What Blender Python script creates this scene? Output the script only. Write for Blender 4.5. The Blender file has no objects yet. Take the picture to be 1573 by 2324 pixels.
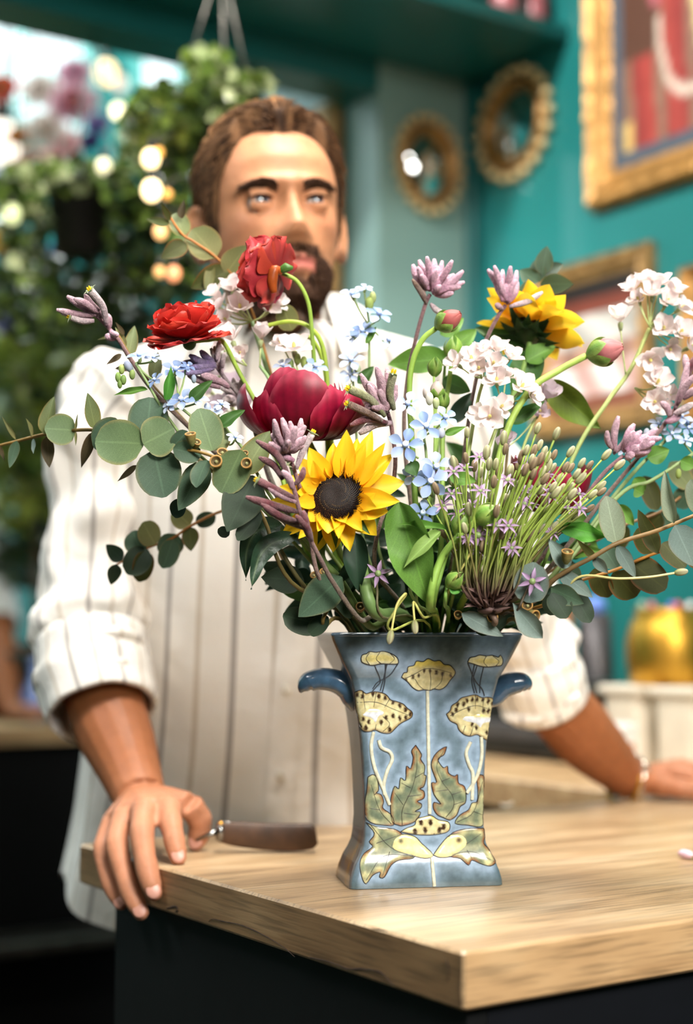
import bpy, math, random
import numpy as np
from mathutils import Vector, Matrix, noise, geometry
from mathutils.bvhtree import BVHTree

SC = bpy.context.scene
COL = SC.collection
R = math.radians
rnd = random.Random(7)

# ------------------------------------------------------------------ camera
F_PX, CX, CY = 3450.0, 786.5, 1162.0           # focal length in pixels of the 1573 x 2324 frame
PITCH = math.atan(278 / F_PX)
CAMP = Vector((0, 0, 1.17))
FW = Vector((0, math.cos(PITCH), math.sin(PITCH)))
UP = Vector((0, -math.sin(PITCH), math.cos(PITCH)))
RT = Vector((1, 0, 0))
cam_data = bpy.data.cameras.new('camera')
cam_data.sensor_fit = 'HORIZONTAL'
cam_data.sensor_width = 24.0
cam_data.lens = F_PX / 1573 * 24.0
cam_data.clip_start = 0.05
cam_data.dof.use_dof = True
cam_data.dof.focus_distance = 1.285
cam_data.dof.aperture_fstop = 2.35
cam_data.dof.aperture_blades = 0
cam = bpy.data.objects.new('camera', cam_data)
COL.objects.link(cam)
cam.location = CAMP
cam.rotation_euler = (math.pi / 2 + PITCH, 0, 0)
SC.camera = cam

# ------------------------------------------------------------------ light
SC.view_settings.view_transform = 'Standard'
SC.view_settings.look = 'None'
SC.view_settings.gamma = 1
SC.view_settings.exposure = 0.08
SC.view_settings.use_curve_mapping = False
world = bpy.data.worlds.new('daylight')
SC.world = world
world.use_nodes = True
bg = world.node_tree.nodes['Background']
bg.inputs[0].default_value = (0.86, 0.95, 1.0, 1)
bg.inputs[1].default_value = 2.2

def area(name, loc, target, size, power, color, size_y=None, spread=180):
    d = bpy.data.lights.new(name, 'AREA')
    d.energy = power
    d.color = color
    d.size = size
    d.spread = math.radians(spread)
    if size_y:
        d.shape = 'RECTANGLE'
        d.size_y = size_y
    o = bpy.data.objects.new(name, d)
    COL.objects.link(o)
    o.location = loc
    o.rotation_euler = (Vector(target) - Vector(loc)).to_track_quat('-Z', 'Y').to_euler()
    return o

area('shopfront_light', (0.9, -0.75, 2.5), (-0.05, 1.5, 1.15), 0.8, 17, (1.0, 0.96, 0.90), None, 66)
area('ceiling_panel_light', (0.15, 1.35, 2.97), (0.0, 1.6, 1.0), 0.5, 34, (1.0, 0.95, 0.88), None, 130)
area('left_ceiling_light', (-1.5, 1.3, 2.95), (-0.35, 1.9, 1.0), 0.7, 12, (0.98, 0.98, 1.0), None, 110)
area('conservatory_roof_light', (-1.6, 5.2, 4.1), (-1.4, 4.6, 1.0), 2.0, 260, (0.95, 1.0, 0.97))
def spot(name, loc, target, angle, power, color, blend=.6):
    d = bpy.data.lights.new(name, 'SPOT')
    d.energy = power; d.color = color; d.spot_size = math.radians(angle); d.spot_blend = blend; d.shadow_soft_size = .06
    o = bpy.data.objects.new(name, d); COL.objects.link(o)
    o.location = loc
    o.rotation_euler = (Vector(target) - Vector(loc)).to_track_quat('-Z', 'Y').to_euler()
    return o
spot('right_wall_fill', (-0.45, 2.15, 2.95), (0.5, 2.95, 1.95), 62, 135, (1.0, 0.97, 0.92))  # added fill, unseen: brightens the wall that the narrow key light misses
spot('corner_spot', (-1.0, 1.5, 2.95), (0.22, 3.28, 1.62), 30, 170, (1.0, 0.99, 0.96))

# ------------------------------------------------------------------ pixel -> world
def ray(px, py):
    return (FW + RT * ((px - CX) / F_PX) - UP * ((py - CY) / F_PX))

def W(px, py, d):
    return CAMP + ray(px, py) * d

def Wz(px, py, z):
    r = ray(px, py)
    return CAMP + r * ((z - CAMP.z) / r.z)

def Wpl(px, py, p0, n):
    r = ray(px, py)
    return CAMP + r * ((Vector(p0) - CAMP).dot(n) / r.dot(n))

# ------------------------------------------------------------------ helpers
def lin(h):
    h = h.lstrip('#')
    out = []
    for i in (0, 2, 4):
        c = int(h[i:i + 2], 16) / 255
        out.append(c / 12.92 if c <= 0.04045 else ((c + 0.055) / 1.055) ** 2.4)
    return tuple(out)

def mixc(a, b, t):
    t = max(0.0, min(1.0, t))
    return tuple(a[i] + (b[i] - a[i]) * t for i in range(3))

def sstep(a, b, x):
    t = max(0.0, min(1.0, (x - a) / (b - a)))
    return t * t * (3 - 2 * t)

def catmull(P, n=6):
    P = [Vector(p) for p in P]
    if len(P) < 3:
        return [P[0].lerp(P[-1], i / n) for i in range(n + 1)]
    Q = [P[0] * 2 - P[1]] + P + [P[-1] * 2 - P[-2]]
    out = []
    for i in range(1, len(Q) - 2):
        a, b, c, d = Q[i - 1:i + 3]
        for k in range(n):
            t = k / n
            out.append(0.5 * ((2 * b) + (c - a) * t + (2 * a - 5 * b + 4 * c - d) * t * t + (3 * b - a - 3 * c + d) * t ** 3))
    out.append(P[-1].copy())
    return out

def lerp_list(L, t):
    x = t * (len(L) - 1)
    i = min(int(x), len(L) - 2)
    return L[i] + (L[i + 1] - L[i]) * (x - i)

def frameM(loc, zdir, ref=None, roll=0.0, scale=(1, 1, 1)):
    """matrix whose Z axis runs along zdir"""
    z = Vector(zdir).normalized()
    ref = Vector(ref) if ref is not None else Vector((0, 0, 1))
    x = ref.cross(z)
    if x.length < 1e-4:
        x = Vector((1, 0, 0)).cross(z)
    x.normalize()
    y = z.cross(x)
    m = Matrix((x, y, z)).transposed().to_4x4()
    m = Matrix.Translation(loc) @ m @ Matrix.Rotation(roll, 4, 'Z')
    return m @ Matrix.Diagonal((*scale, 1))

class MB:
    def __init__(s, col=(0.5, 0.5, 0.5)):
        s.v, s.f, s.c, s.t = [], [], [], []
        s.col = col

    def add(s, vs, fs, cs=None, ts=None):
        o = len(s.v)
        s.v += [tuple(p) for p in vs]
        s.f += [tuple(i + o for i in f) for f in fs]
        n = len(vs)
        s.c += list(cs) if cs is not None else [s.col] * n
        s.t += list(ts) if ts is not None else [(0, 0, 0)] * n
        return s

    def grid(s, fn, nu, nv, cf=None, wrap=False):
        """fn(u, v) -> point; u across (nu cells), v along (nv cells)"""
        vs, cs, ts, fs = [], [], [], []
        U = nu if wrap else nu + 1
        for j in range(nv + 1):
            for i in range(U):
                u, v = i / nu, j / nv
                vs.append(fn(u, v))
                cs.append(cf(u, v) if cf else s.col)
                ts.append((u, v, 0))
        for j in range(nv):
            for i in range(nu):
                a, b = j * U + i, j * U + (i + 1) % U
                fs.append((a, b, b + U, a + U))
        return s.add(vs, fs, cs, ts)

    def tube(s, pts, rad, seg=6, cap=True, cf=None, flat=1.0):
        pts = [Vector(p) for p in pts]
        n = len(pts)
        rads = [lerp_list(rad, i / (n - 1)) for i in range(n)] if isinstance(rad, (list, tuple)) else [rad] * n
        t0 = (pts[1] - pts[0]).normalized()
        x = t0.orthogonal().normalized()
        vs, cs, ts, fs = [], [], [], []
        for i in range(n):
            a, b = pts[max(0, i - 1)], pts[min(n - 1, i + 1)]
            t = (b - a)
            t = t.normalized() if t.length > 1e-9 else t0
            x = (x - t * x.dot(t)).normalized()
            y = t.cross(x)
            for k in range(seg):
                an = 2 * math.pi * k / seg
                vs.append(pts[i] + (x * math.cos(an) + y * math.sin(an) * flat) * rads[i])
                cs.append(cf(i / (n - 1)) if cf else s.col)
                ts.append((k / seg, i / (n - 1), 0))
        for i in range(n - 1):
            for k in range(seg):
                a, b = i * seg + k, i * seg + (k + 1) % seg
                fs.append((a, b, b + seg, a + seg))
        if cap:
            fs.append(tuple(range(seg - 1, -1, -1)))
            fs.append(tuple((n - 1) * seg + k for k in range(seg)))
        return s.add(vs, fs, cs, ts)

    def lathe(s, prof, seg=24, M=None, cf=None, caps=True):
        """prof: (radius, z) list"""
        vs, cs, ts, fs = [], [], [], []
        n = len(prof)
        for i, (r, z) in enumerate(prof):
            for k in range(seg):
                an = 2 * math.pi * k / seg
                p = Vector((r * math.cos(an), r * math.sin(an), z))
                vs.append(M @ p if M else p)
                cs.append(cf(i / (n - 1)) if cf else s.col)
                ts.append((k / seg, i / (n - 1), 0))
        for i in range(n - 1):
            for k in range(seg):
                a, b = i * seg + k, i * seg + (k + 1) % seg
                fs.append((a, b, b + seg, a + seg))
        if caps:
            fs.append(tuple(range(seg - 1, -1, -1)))
            fs.append(tuple((n - 1) * seg + k for k in range(seg)))
        return s.add(vs, fs, cs, ts)

    def ball(s, c, r, seg=12, rings=8, M=None, cf=None):
        c = Vector(c)
        rx, ry, rz = r if isinstance(r, (tuple, list)) else (r, r, r)
        prof = []
        vs, cs, ts, fs = [], [], [], []
        for j in range(rings + 1):
            ph = math.pi * j / rings
            for k in range(seg):
                an = 2 * math.pi * k / seg
                p = Vector((rx * math.sin(ph) * math.cos(an), ry * math.sin(ph) * math.sin(an), -rz * math.cos(ph)))
                if M:
                    p = M @ p
                vs.append(p + c)
                cs.append(cf(j / rings) if cf else s.col)
                ts.append((k / seg, j / rings, 0))
        for j in range(rings):
            for k in range(seg):
                a, b = j * seg + k, j * seg + (k + 1) % seg
                fs.append((a, b, b + seg, a + seg))
        return s.add(vs, fs, cs, ts)

    def box(s, c, size, M=None, bev=0.0):
        cx, cy, cz = c
        hx, hy, hz = [q / 2 for q in size]
        if bev <= 0:
            vs = [Vector((cx + sx * hx, cy + sy * hy, cz + sz * hz)) for sz in (-1, 1) for sy in (-1, 1) for sx in (-1, 1)]
            fs = [(0, 2, 3, 1), (4, 5, 7, 6), (0, 1, 5, 4), (2, 6, 7, 3), (0, 4, 6, 2), (1, 3, 7, 5)]
        else:
            b = min(bev, hx * .99, hy * .99, hz * .99)
            rings = [(-hz, b), (-hz + b, 0), (hz - b, 0), (hz, b)]
            vs, fs = [], []
            for z, i in rings:
                x, y = hx - i, hy - i
                q = b
                for (px_, py_) in ((x - q, -y), (x, -y + q), (x, y - q), (x - q, y), (-x + q, y), (-x, y - q), (-x, -y + q), (-x + q, -y)):
                    vs.append(Vector((cx + px_, cy + py_, cz + z)))
            for j in range(3):
                for k in range(8):
                    a, b2 = j * 8 + k, j * 8 + (k + 1) % 8
                    fs.append((a, b2, b2 + 8, a + 8))
            fs.append(tuple(range(7, -1, -1)))
            fs.append(tuple(24 + k for k in range(8)))
        if M:
            vs = [M @ p for p in vs]
        return s.add(vs, fs)

    def mesh(s, name, mat, smooth=True):
        me = bpy.data.meshes.new(name)
        me.from_pydata(s.v, [], s.f)
        n = len(s.v)
        a = me.color_attributes.new('col', 'FLOAT_COLOR', 'POINT')
        buf = np.ones((n, 4), dtype=np.float32)
        buf[:, :3] = np.array(s.c, dtype=np.float32).reshape(n, 3)
        a.data.foreach_set('color', buf.ravel())
        b = me.attributes.new('luv', 'FLOAT_VECTOR', 'POINT')
        b.data.foreach_set('vector', np.array(s.t, dtype=np.float32).ravel())
        if smooth:
            me.polygons.foreach_set('use_smooth', np.ones(len(me.polygons), dtype=bool))
        if mat:
            me.materials.append(mat)
        me.update()
        return me

WM = {}
def put(name, me, parent=None, M=None):
    """link ONE object holding mesh me; M is its world matrix"""
    o = bpy.data.objects.new(name, me)
    COL.objects.link(o)
    M = M if M is not None else Matrix.Identity(4)
    if parent is not None:
        o.parent = parent
        o.matrix_basis = WM[parent.name].inverted() @ M
    else:
        o.matrix_basis = M
    WM[o.name] = M.copy()
    return o

def build(mb, name, mat, parent=None, smooth=True, M=None):
    """mesh given in world coordinates; origin goes to the parent's base (or M)"""
    if M is None:
        M = WM[parent.name].copy() if parent is not None else Matrix.Identity(4)
        if parent is not None:
            M = Matrix.Translation(M.translation)
    inv = M.inverted()
    mb.v = [tuple(inv @ Vector(p)) for p in mb.v]
    return put(name, mb.mesh(name, mat, smooth), parent, M)

def tag(o, label=None, cat=None, group=None, kind=None):
    if label: o['label'] = label
    if cat: o['category'] = cat
    if group: o['group'] = group
    if kind: o['kind'] = kind
    return o

def thing(name, label, cat, loc, group=None):
    o = put(name, None, None, Matrix.Translation(Vector(loc)))
    return tag(o, label, cat, group)

# ------------------------------------------------------------------ materials
def nt_new(name):
    m = bpy.data.materials.new(name)
    m.use_nodes = True
    nt = m.node_tree
    return m, nt, nt.nodes['Principled BSDF']

def vmat(name, rough=.5, spec=.4, trans=0.0, nz=.2, nscale=90, bump=0.0, bscale=300, metallic=0.0,
         sss=0.0, coat=0.0, jitter=0.0, veins=0.0, sheen=0.0, emit=0.0):
    """colour comes from the mesh attribute 'col', varied by noise"""
    m, nt, p = nt_new(name)
    N, L = nt.nodes, nt.links
    at = N.new('ShaderNodeAttribute'); at.attribute_name = 'col'
    tc = N.new('ShaderNodeTexCoord')
    no = N.new('ShaderNodeTexNoise'); no.inputs['Scale'].default_value = nscale; no.inputs['Detail'].default_value = 3
    L.new(tc.outputs['Object'], no.inputs['Vector'])
    mr = N.new('ShaderNodeMapRange')
    mr.inputs[1].default_value, mr.inputs[2].default_value = .3, .7
    mr.inputs[3].default_value, mr.inputs[4].default_value = 1 - nz, 1 + nz
    L.new(no.outputs[0], mr.inputs[0])
    hs = N.new('ShaderNodeHueSaturation')
    L.new(at.outputs['Color'], hs.inputs['Color'])
    val = mr.outputs[0]
    if jitter:
        oi = N.new('ShaderNodeObjectInfo')
        jr = N.new('ShaderNodeMapRange')
        jr.inputs[3].default_value, jr.inputs[4].default_value = 1 - jitter, 1 + jitter
        L.new(oi.outputs['Random'], jr.inputs[0])
        mu = N.new('ShaderNodeMath'); mu.operation = 'MULTIPLY'
        L.new(val, mu.inputs[0]); L.new(jr.outputs[0], mu.inputs[1])
        val = mu.outputs[0]
    if veins:
        av = N.new('ShaderNodeAttribute'); av.attribute_name = 'luv'
        sx = N.new('ShaderNodeSeparateXYZ'); L.new(av.outputs['Vector'], sx.inputs[0])
        def mth(op, a, b=None):
            q = N.new('ShaderNodeMath'); q.operation = op
            for i, z in enumerate((a, b)):
                if z is None: continue
                if isinstance(z, (int, float)): q.inputs[i].default_value = z
                else: L.new(z, q.inputs[i])
            return q.outputs[0]
        du = mth('ABSOLUTE', mth('SUBTRACT', sx.outputs[0], .5))
        ph = mth('SUBTRACT', mth('MULTIPLY', sx.outputs[1], 9.0), mth('MULTIPLY', du, 5.0))
        fr = mth('ABSOLUTE', mth('SUBTRACT', mth('FRACT', ph), .5))
        side = mth('LESS_THAN', fr, .06)
        mid = mth('LESS_THAN', du, .026)
        vv = mth('MAXIMUM', mth('MULTIPLY', side, .35), mid)
        val2 = mth('ADD', val, mth('MULTIPLY', vv, veins))
        val = val2
    L.new(val, hs.inputs['Value'])
    L.new(hs.outputs[0], p.inputs['Base Color'])
    p.inputs['Roughness'].default_value = rough
    p.inputs['Specular IOR Level'].default_value = spec
    p.inputs['Metallic'].default_value = metallic
    p.inputs['Coat Weight'].default_value = coat
    p.inputs['Coat Roughness'].default_value = .08
    if sheen:
        p.inputs['Sheen Weight'].default_value = sheen
    if sss:
        p.inputs['Subsurface Weight'].default_value = sss
        p.inputs['Subsurface Radius'].default_value = (.012, .005, .003)
        p.inputs['Subsurface Scale'].default_value = .6
    if bump:
        nb = N.new('ShaderNodeTexNoise'); nb.inputs['Scale'].default_value = bscale; nb.inputs['Detail'].default_value = 4
        L.new(tc.outputs['Object'], nb.inputs['Vector'])
        b = N.new('ShaderNodeBump'); b.inputs['Strength'].default_value = bump; b.inputs['Distance'].default_value = .002
        L.new(nb.outputs[0], b.inputs['Height']); L.new(b.outputs[0], p.inputs['Normal'])
    if trans:
        out = N['Material Output']
        tr = N.new('ShaderNodeBsdfTranslucent')
        L.new(hs.outputs[0], tr.inputs['Color'])
        mx = N.new('ShaderNodeMixShader'); mx.inputs[0].default_value = trans
        L.new(p.outputs[0], mx.inputs[1]); L.new(tr.outputs[0], mx.inputs[2])
        L.new(mx.outputs[0], out.inputs['Surface'])
    return m

def pmat(name, col, rough=.5, metallic=0.0, spec=.5, nz=.1, nscale=20, bump=0.0, bscale=80, emit=None, estr=0.0, coat=0.0):
    m, nt, p = nt_new(name)
    N, L = nt.nodes, nt.links
    c = lin(col) if isinstance(col, str) else col
    tc = N.new('ShaderNodeTexCoord')
    no = N.new('ShaderNodeTexNoise'); no.inputs['Scale'].default_value = nscale; no.inputs['Detail'].default_value = 4
    L.new(tc.outputs['Object'], no.inputs['Vector'])
    cr = N.new('ShaderNodeValToRGB')
    cr.color_ramp.elements[0].position, cr.color_ramp.elements[1].position = .3, .7
    cr.color_ramp.elements[0].color = (*[q * (1 - nz) for q in c], 1)
    cr.color_ramp.elements[1].color = (*[min(1, q * (1 + nz)) for q in c], 1)
    L.new(no.outputs[0], cr.inputs[0]); L.new(cr.outputs[0], p.inputs['Base Color'])
    p.inputs['Roughness'].default_value = rough
    p.inputs['Metallic'].default_value = metallic
    p.inputs['Specular IOR Level'].default_value = spec
    p.inputs['Coat Weight'].default_value = coat
    if bump:
        nb = N.new('ShaderNodeTexNoise'); nb.inputs['Scale'].default_value = bscale; nb.inputs['Detail'].default_value = 4
        L.new(tc.outputs['Object'], nb.inputs['Vector'])
        b = N.new('ShaderNodeBump'); b.inputs['Strength'].default_value = bump; b.inputs['Distance'].default_value = .004
        L.new(nb.outputs[0], b.inputs['Height']); L.new(b.outputs[0], p.inputs['Normal'])
    if emit:
        p.inputs['Emission Color'].default_value = (*lin(emit), 1)
        p.inputs['Emission Strength'].default_value = estr
    return m

def wood_mat(name, dark, mid, light, ang=0.0, rough=.45):
    """oak with the grain along a horizontal world direction (ang from +X)"""
    m, nt, p = nt_new(name)
    N, L = nt.nodes, nt.links
    tc = N.new('ShaderNodeTexCoord')
    vr = N.new('ShaderNodeMapping'); vr.inputs['Rotation'].default_value = (0, 0, -ang)
    L.new(tc.outputs['Object'], vr.inputs['Vector'])
    def nz(scale, sx, sy, sz, detail=6, dist=0):
        mp = N.new('ShaderNodeMapping'); mp.inputs['Scale'].default_value = (sx, sy, sz)
        L.new(vr.outputs[0], mp.inputs['Vector'])
        q = N.new('ShaderNodeTexNoise'); q.inputs['Scale'].default_value = scale; q.inputs['Detail'].default_value = detail
        q.inputs['Distortion'].default_value = dist
        L.new(mp.outputs[0], q.inputs['Vector'])
        return q.outputs[0]
    g1 = nz(6, .5, 5, 5, 5, .6)
    g2 = nz(40, .35, 7, 7, 3)
    g3 = nz(7, .8, 1.5, 1.5, 3)
    cr = N.new('ShaderNodeValToRGB')
    e = cr.color_ramp.elements
    e[0].position, e[0].color = .34, (*lin(dark), 1)
    e[1].position, e[1].color = .64, (*lin(light), 1)
    x = cr.color_ramp.elements.new(.5); x.color = (*lin(mid), 1)
    mx = N.new('ShaderNodeMix'); mx.data_type = 'FLOAT'; mx.inputs[0].default_value = .4
    L.new(g1, mx.inputs[2]); L.new(g3, mx.inputs[3])
    L.new(mx.outputs[0], cr.inputs[0])
    mr = N.new('ShaderNodeMapRange')
    mr.inputs[1].default_value, mr.inputs[2].default_value, mr.inputs[3].default_value, mr.inputs[4].default_value = .36, .52, .62, 1.0
    L.new(g2, mr.inputs[0])
    hs = N.new('ShaderNodeHueSaturation')
    L.new(cr.outputs[0], hs.inputs['Color']); L.new(mr.outputs[0], hs.inputs['Value'])
    L.new(hs.outputs[0], p.inputs['Base Color'])
    p.inputs['Roughness'].default_value = rough
    b = N.new('ShaderNodeBump'); b.inputs['Strength'].default_value = .25; b.inputs['Distance'].default_value = .001
    L.new(g2, b.inputs['Height']); L.new(b.outputs[0], p.inputs['Normal'])
    return m
# ------------------------------------------------------------------ room frame (metres, floor at z = 0)
HT = 0.95                                           # counter height
cN = Wz(1051, 2161, HT)                             # nearest corner of the counter
cL = Wz(180, 1915, HT)                              # its far left corner
vdir = (cL - cN).normalized()                       # along the counter's short side, away from the camera
udir = Vector((vdir.y, -vdir.x, 0))                 # along its long side, to the right
ZV = Vector((0, 0, 1))
wallP = Wz(1330, 1789, HT) + udir * 0.62            # a point on the right-hand wall
_r = ray(1080, 1000); _h = Vector((_r.x, _r.y, 0))
# corner of the two teal walls: solve wallP + t*vdir = CAMP + k*_h
_det = vdir.x * -_h.y + _h.x * vdir.y
_dx, _dy = CAMP.x - wallP.x, CAMP.y - wallP.y
_t = (_dx * -_h.y + _h.x * _dy) / _det
cC = Vector((wallP.x + vdir.x * _t, wallP.y + vdir.y * _t, 0))
nR = -udir                                          # right wall faces the room
nB = -vdir                                          # back wall faces the room
ANG = math.atan2(udir.y, udir.x)
RM = Matrix.Rotation(ANG, 4, 'Z')                   # room axes: x = udir, y = vdir

def room(u, v, z):                                  # room coordinates measured from the wall corner
    return Vector((cC.x, cC.y, 0)) + udir * u + vdir * v + ZV * z
def ruv(p):
    q = Vector((p.x - cC.x, p.y - cC.y, 0))
    return q.dot(udir), q.dot(vdir), p.z
def rbox(mb, u0, u1, v0, v1, z0, z1, bev=0.0):
    M = Matrix.Translation(room((u0 + u1) / 2, (v0 + v1) / 2, (z0 + z1) / 2)) @ RM
    return mb.box((0, 0, 0), (abs(u1 - u0), abs(v1 - v0), abs(z1 - z0)), M, bev)

M_teal = pmat('teal_paint', '#1d7371', .34, nz=.06, nscale=3, bump=.05, bscale=40, coat=.4)
M_tealglare = pmat('teal_glare_tint', '#809f98', .4, nz=.05, nscale=3)  # teal wall with its pale glare put into the base colour
M_tealdark = pmat('teal_gloss_paint', '#155f5e', .34, nz=.06, nscale=3)
M_floor = pmat('floor_boards', '#4a3a2c', .5, nz=.25, nscale=5)
M_white = pmat('white_paint', '#d9e4e0', .6, nz=.04)
M_black = pmat('black_laminate', '#090a0b', .65, spec=.25, nz=.15, nscale=30)
M_navy = pmat('navy_laminate', '#080a10', .6, spec=.25, nz=.15, nscale=30)
M_darkpanel = pmat('black_board', '#050506', .7, spec=.2, nz=.2)

def struct(name, mb, mat, smooth=False, parent=None):
    o = build(mb, name, mat, parent, smooth)
    if parent is None:
        o['kind'] = 'structure'
    return o

OPEN_U = -0.262 if False else None
_p = Wpl(860, 900, cC, nB)
OPEN_U = ruv(_p)[0]                                 # left end of the back wall piece
SH_Z = 2.43                                         # underside of the high shelf
LIN_Z = Wpl(407, 153, room(0, .12, 0), nB).z                     # underside of the lintel
FV = 3.05
struct('floor', rbox(MB(), -3.75, 1.42, -5.2, FV + .1, -.06, 0), M_floor)
struct('wall_right', rbox(MB(), 0, .12, -5.2, .12, 0, 3.0), M_teal)
struct('wall_back', rbox(MB(), OPEN_U, 0, 0, .12, 0, 3.0), M_tealglare)
struct('trim_1', rbox(MB(), -3.6, OPEN_U, 0, .12, LIN_Z, 3.0), M_tealdark)          # lintel over the opening
struct('trim_2', rbox(MB(), -.03, -.001, -.03, -.001, 0, SH_Z, .004), M_tealdark)   # strip in the corner
struct('ceiling', rbox(MB(), -3.6, 0.12, -5.2, .0199, 3.0, 3.06), M_tealdark)
struct('wall_left', rbox(MB(), -3.75, -3.6, -5.2, FV + .1, 0, 4.36), M_teal)
struct('wall_front', rbox(MB(), -3.75, .12, -5.32, -5.2001, 0, 3.06), M_teal)
struct('wall_passage', rbox(MB(), OPEN_U, OPEN_U + .12, .1201, .62, 0, 3.0), M_tealdark)
# conservatory beyond the opening: far wall with glazing
def far(px, py): return ruv(Wpl(px, py, room(0, FV, 0), nB))
fw = [(-3.6, -3.0), (-1.9, -1.55)]
_a = far(-160, 60); _b = far(215, 330); _c = far(300, 120); _d = far(432, 300); _e = far(325, 300); _f = far(372, 470)
wins = [(-3.2, -.75, 1.9, 3.95), (_a[0], _b[0], _b[2], _a[2] + .25), (_c[0], _d[0], _d[2], _c[2] + .2)]
mb = MB()
us = [-3.6] + [q for w in wins for q in w[:2]] + [1.3]
for q in range(0, 8, 2): rbox(mb, us[q], us[q + 1], FV, FV + .1, 0, 4.3)
for w in wins:
    rbox(mb, w[0], w[1], FV, FV + .1, 0, w[2]); rbox(mb, w[0], w[1], FV, FV + .1, w[3], 4.3)
struct('wall_far', mb, M_teal)
gm, gnt, gp = nt_new('window_glass')
gp.inputs['Base Color'].default_value = (.9, 1, .98, 1); gp.inputs['Transmission Weight'].default_value = 1
gp.inputs['Roughness'].default_value = .05; gp.inputs['IOR'].default_value = 1.05
M_tealpale = pmat('pale_teal_frame', '#5d9c98', .5)
for k, w in enumerate(wins):
    fr = MB()
    t = .05
    rbox(fr, w[0], w[1], FV - .02, FV + .05, w[2], w[2] + t); rbox(fr, w[0], w[1], FV - .02, FV + .05, w[3] - t, w[3])
    rbox(fr, w[0], w[0] + t, FV - .02, FV + .05, w[2], w[3]); rbox(fr, w[1] - t, w[1], FV - .02, FV + .05, w[2], w[3])
    o = struct('window_%d' % (k + 1), fr, M_tealpale)
    g = MB(); rbox(g, w[0] + t, w[1] - t, FV, FV + .006, w[2] + t, w[3] - t)
    build(g, 'pane', gm, o, False)
    if k == 1:   # raking glazing bars
        for (x0, y0, x1, y1) in ((30, 250, 175, 130), (-60, 330, 60, 60)):
            p0 = Wpl(x0, y0, room(0, FV - .03, 0), nB); p1 = Wpl(x1, y1, room(0, FV - .03, 0), nB)
            build(MB().tube([p0, p1], .022, 4), 'glazing_bar', M_tealpale, o, False)
struct('wall_side', rbox(MB(), 1.3, 1.42, .1201, FV + .1, 0, 4.36), M_teal)
struct('wall_above', rbox(MB(), -3.6, 1.3, .02, .12, 3.0601, 4.36), M_white)
struct('ceiling_far', rbox(MB(), -3.6, 1.3, .1201, FV + .1, 4.3, 4.36), M_white)

# high shelf running along the back wall
sh = thing('wall_shelf', 'long dark teal shelf high on the back wall over the opening', 'shelf', room(-1.8, -.15, SH_Z))
_f = ruv(Wpl(1284, 53, cC, nR))
SHD = _f[1]
build(rbox(MB(), -3.6, -.001, SHD, -.001, SH_Z, SH_Z + .022, .003), 'board', M_tealdark, sh, False)
build(rbox(MB(), -3.6, -.001, SHD - .012, SHD - .0005, SH_Z - .004, SH_Z + .03, .003), 'edge_strip', M_tealdark, sh, False)
M_rose = pmat('rose_glaze', '#b96a70', .25, nz=.2)
for (px, r, hh, lb) in ((1150, .030, .12, 'pink glazed jar on the high teal shelf, further from its right end'), (1216, .028, .10, 'pink glazed jar on the high teal shelf, close to its right end')):
    p = Wpl(px, 6, room(0, SHD + .045, 0), nB)
    u0, v0, _ = ruv(p)
    j = thing('shelf_jar', lb, 'jar', room(u0, SHD + .05, SH_Z + .022), 'jars on the high shelf')
    M = Matrix.Translation(room(u0, SHD + .05, SH_Z + .0225))
    build(MB().lathe([(r * .7, 0), (r, .02), (r, hh * .8), (r * .7, hh)], 18, M), 'body', M_rose, j)
    build(MB().lathe([(r * .72, hh), (r * .72, hh + .012), (.008, hh + .02), (.01, hh + .035), (.003, hh + .04)], 18, M), 'lid', M_rose, j)

# ------------------------------------------------------------------ counter
CTH = .0405
WD = (cL - cN).length
lu = -ruv(cN)[0] - .004                             # length to the right wall
M_oak_top = wood_mat('oak_worktop', '#8b7052', '#b0926d', '#c9af8c', ANG, .36)
M_oak_end = wood_mat('oak_worktop_end', '#66492f', '#8a6a48', '#a58560', ANG + math.pi / 2, .5)
M_oak_long = wood_mat('oak_worktop_front', '#a37d55', '#c9a376', '#dcbd92', ANG, .45)
ct = thing('worktop', 'thick oak counter top with worn chipped edges that carries the vase', 'worktop', cN - ZV * CTH)
def cpt(a, b, z): return cN + udir * a + vdir * b + ZV * (z - HT)
mb = MB(); e = .0022
# slab with softened rim: top face, bevel and sides
def slab(a0, a1, b0, b1, z0, z1):
    m = MB()
    M = Matrix.Translation(cpt((a0 + a1) / 2, (b0 + b1) / 2, (z0 + z1) / 2)) @ RM
    return m.box((0, 0, 0), (a1 - a0, b1 - b0, z1 - z0), M, e)
core = slab(.0, lu, .0, WD, HT - CTH, HT)
core_o = build(core, 'board', M_oak_top, ct, False)
me = core_o.data
me.materials.append(M_oak_end); me.materials.append(M_oak_long)
for p in me.polygons:
    n = p.normal
    if abs(n.z) < .9:
        p.material_index = 1 if abs(n.dot(udir)) > .75 else (2 if abs(n.dot(vdir)) > .75 else 0)
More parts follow.
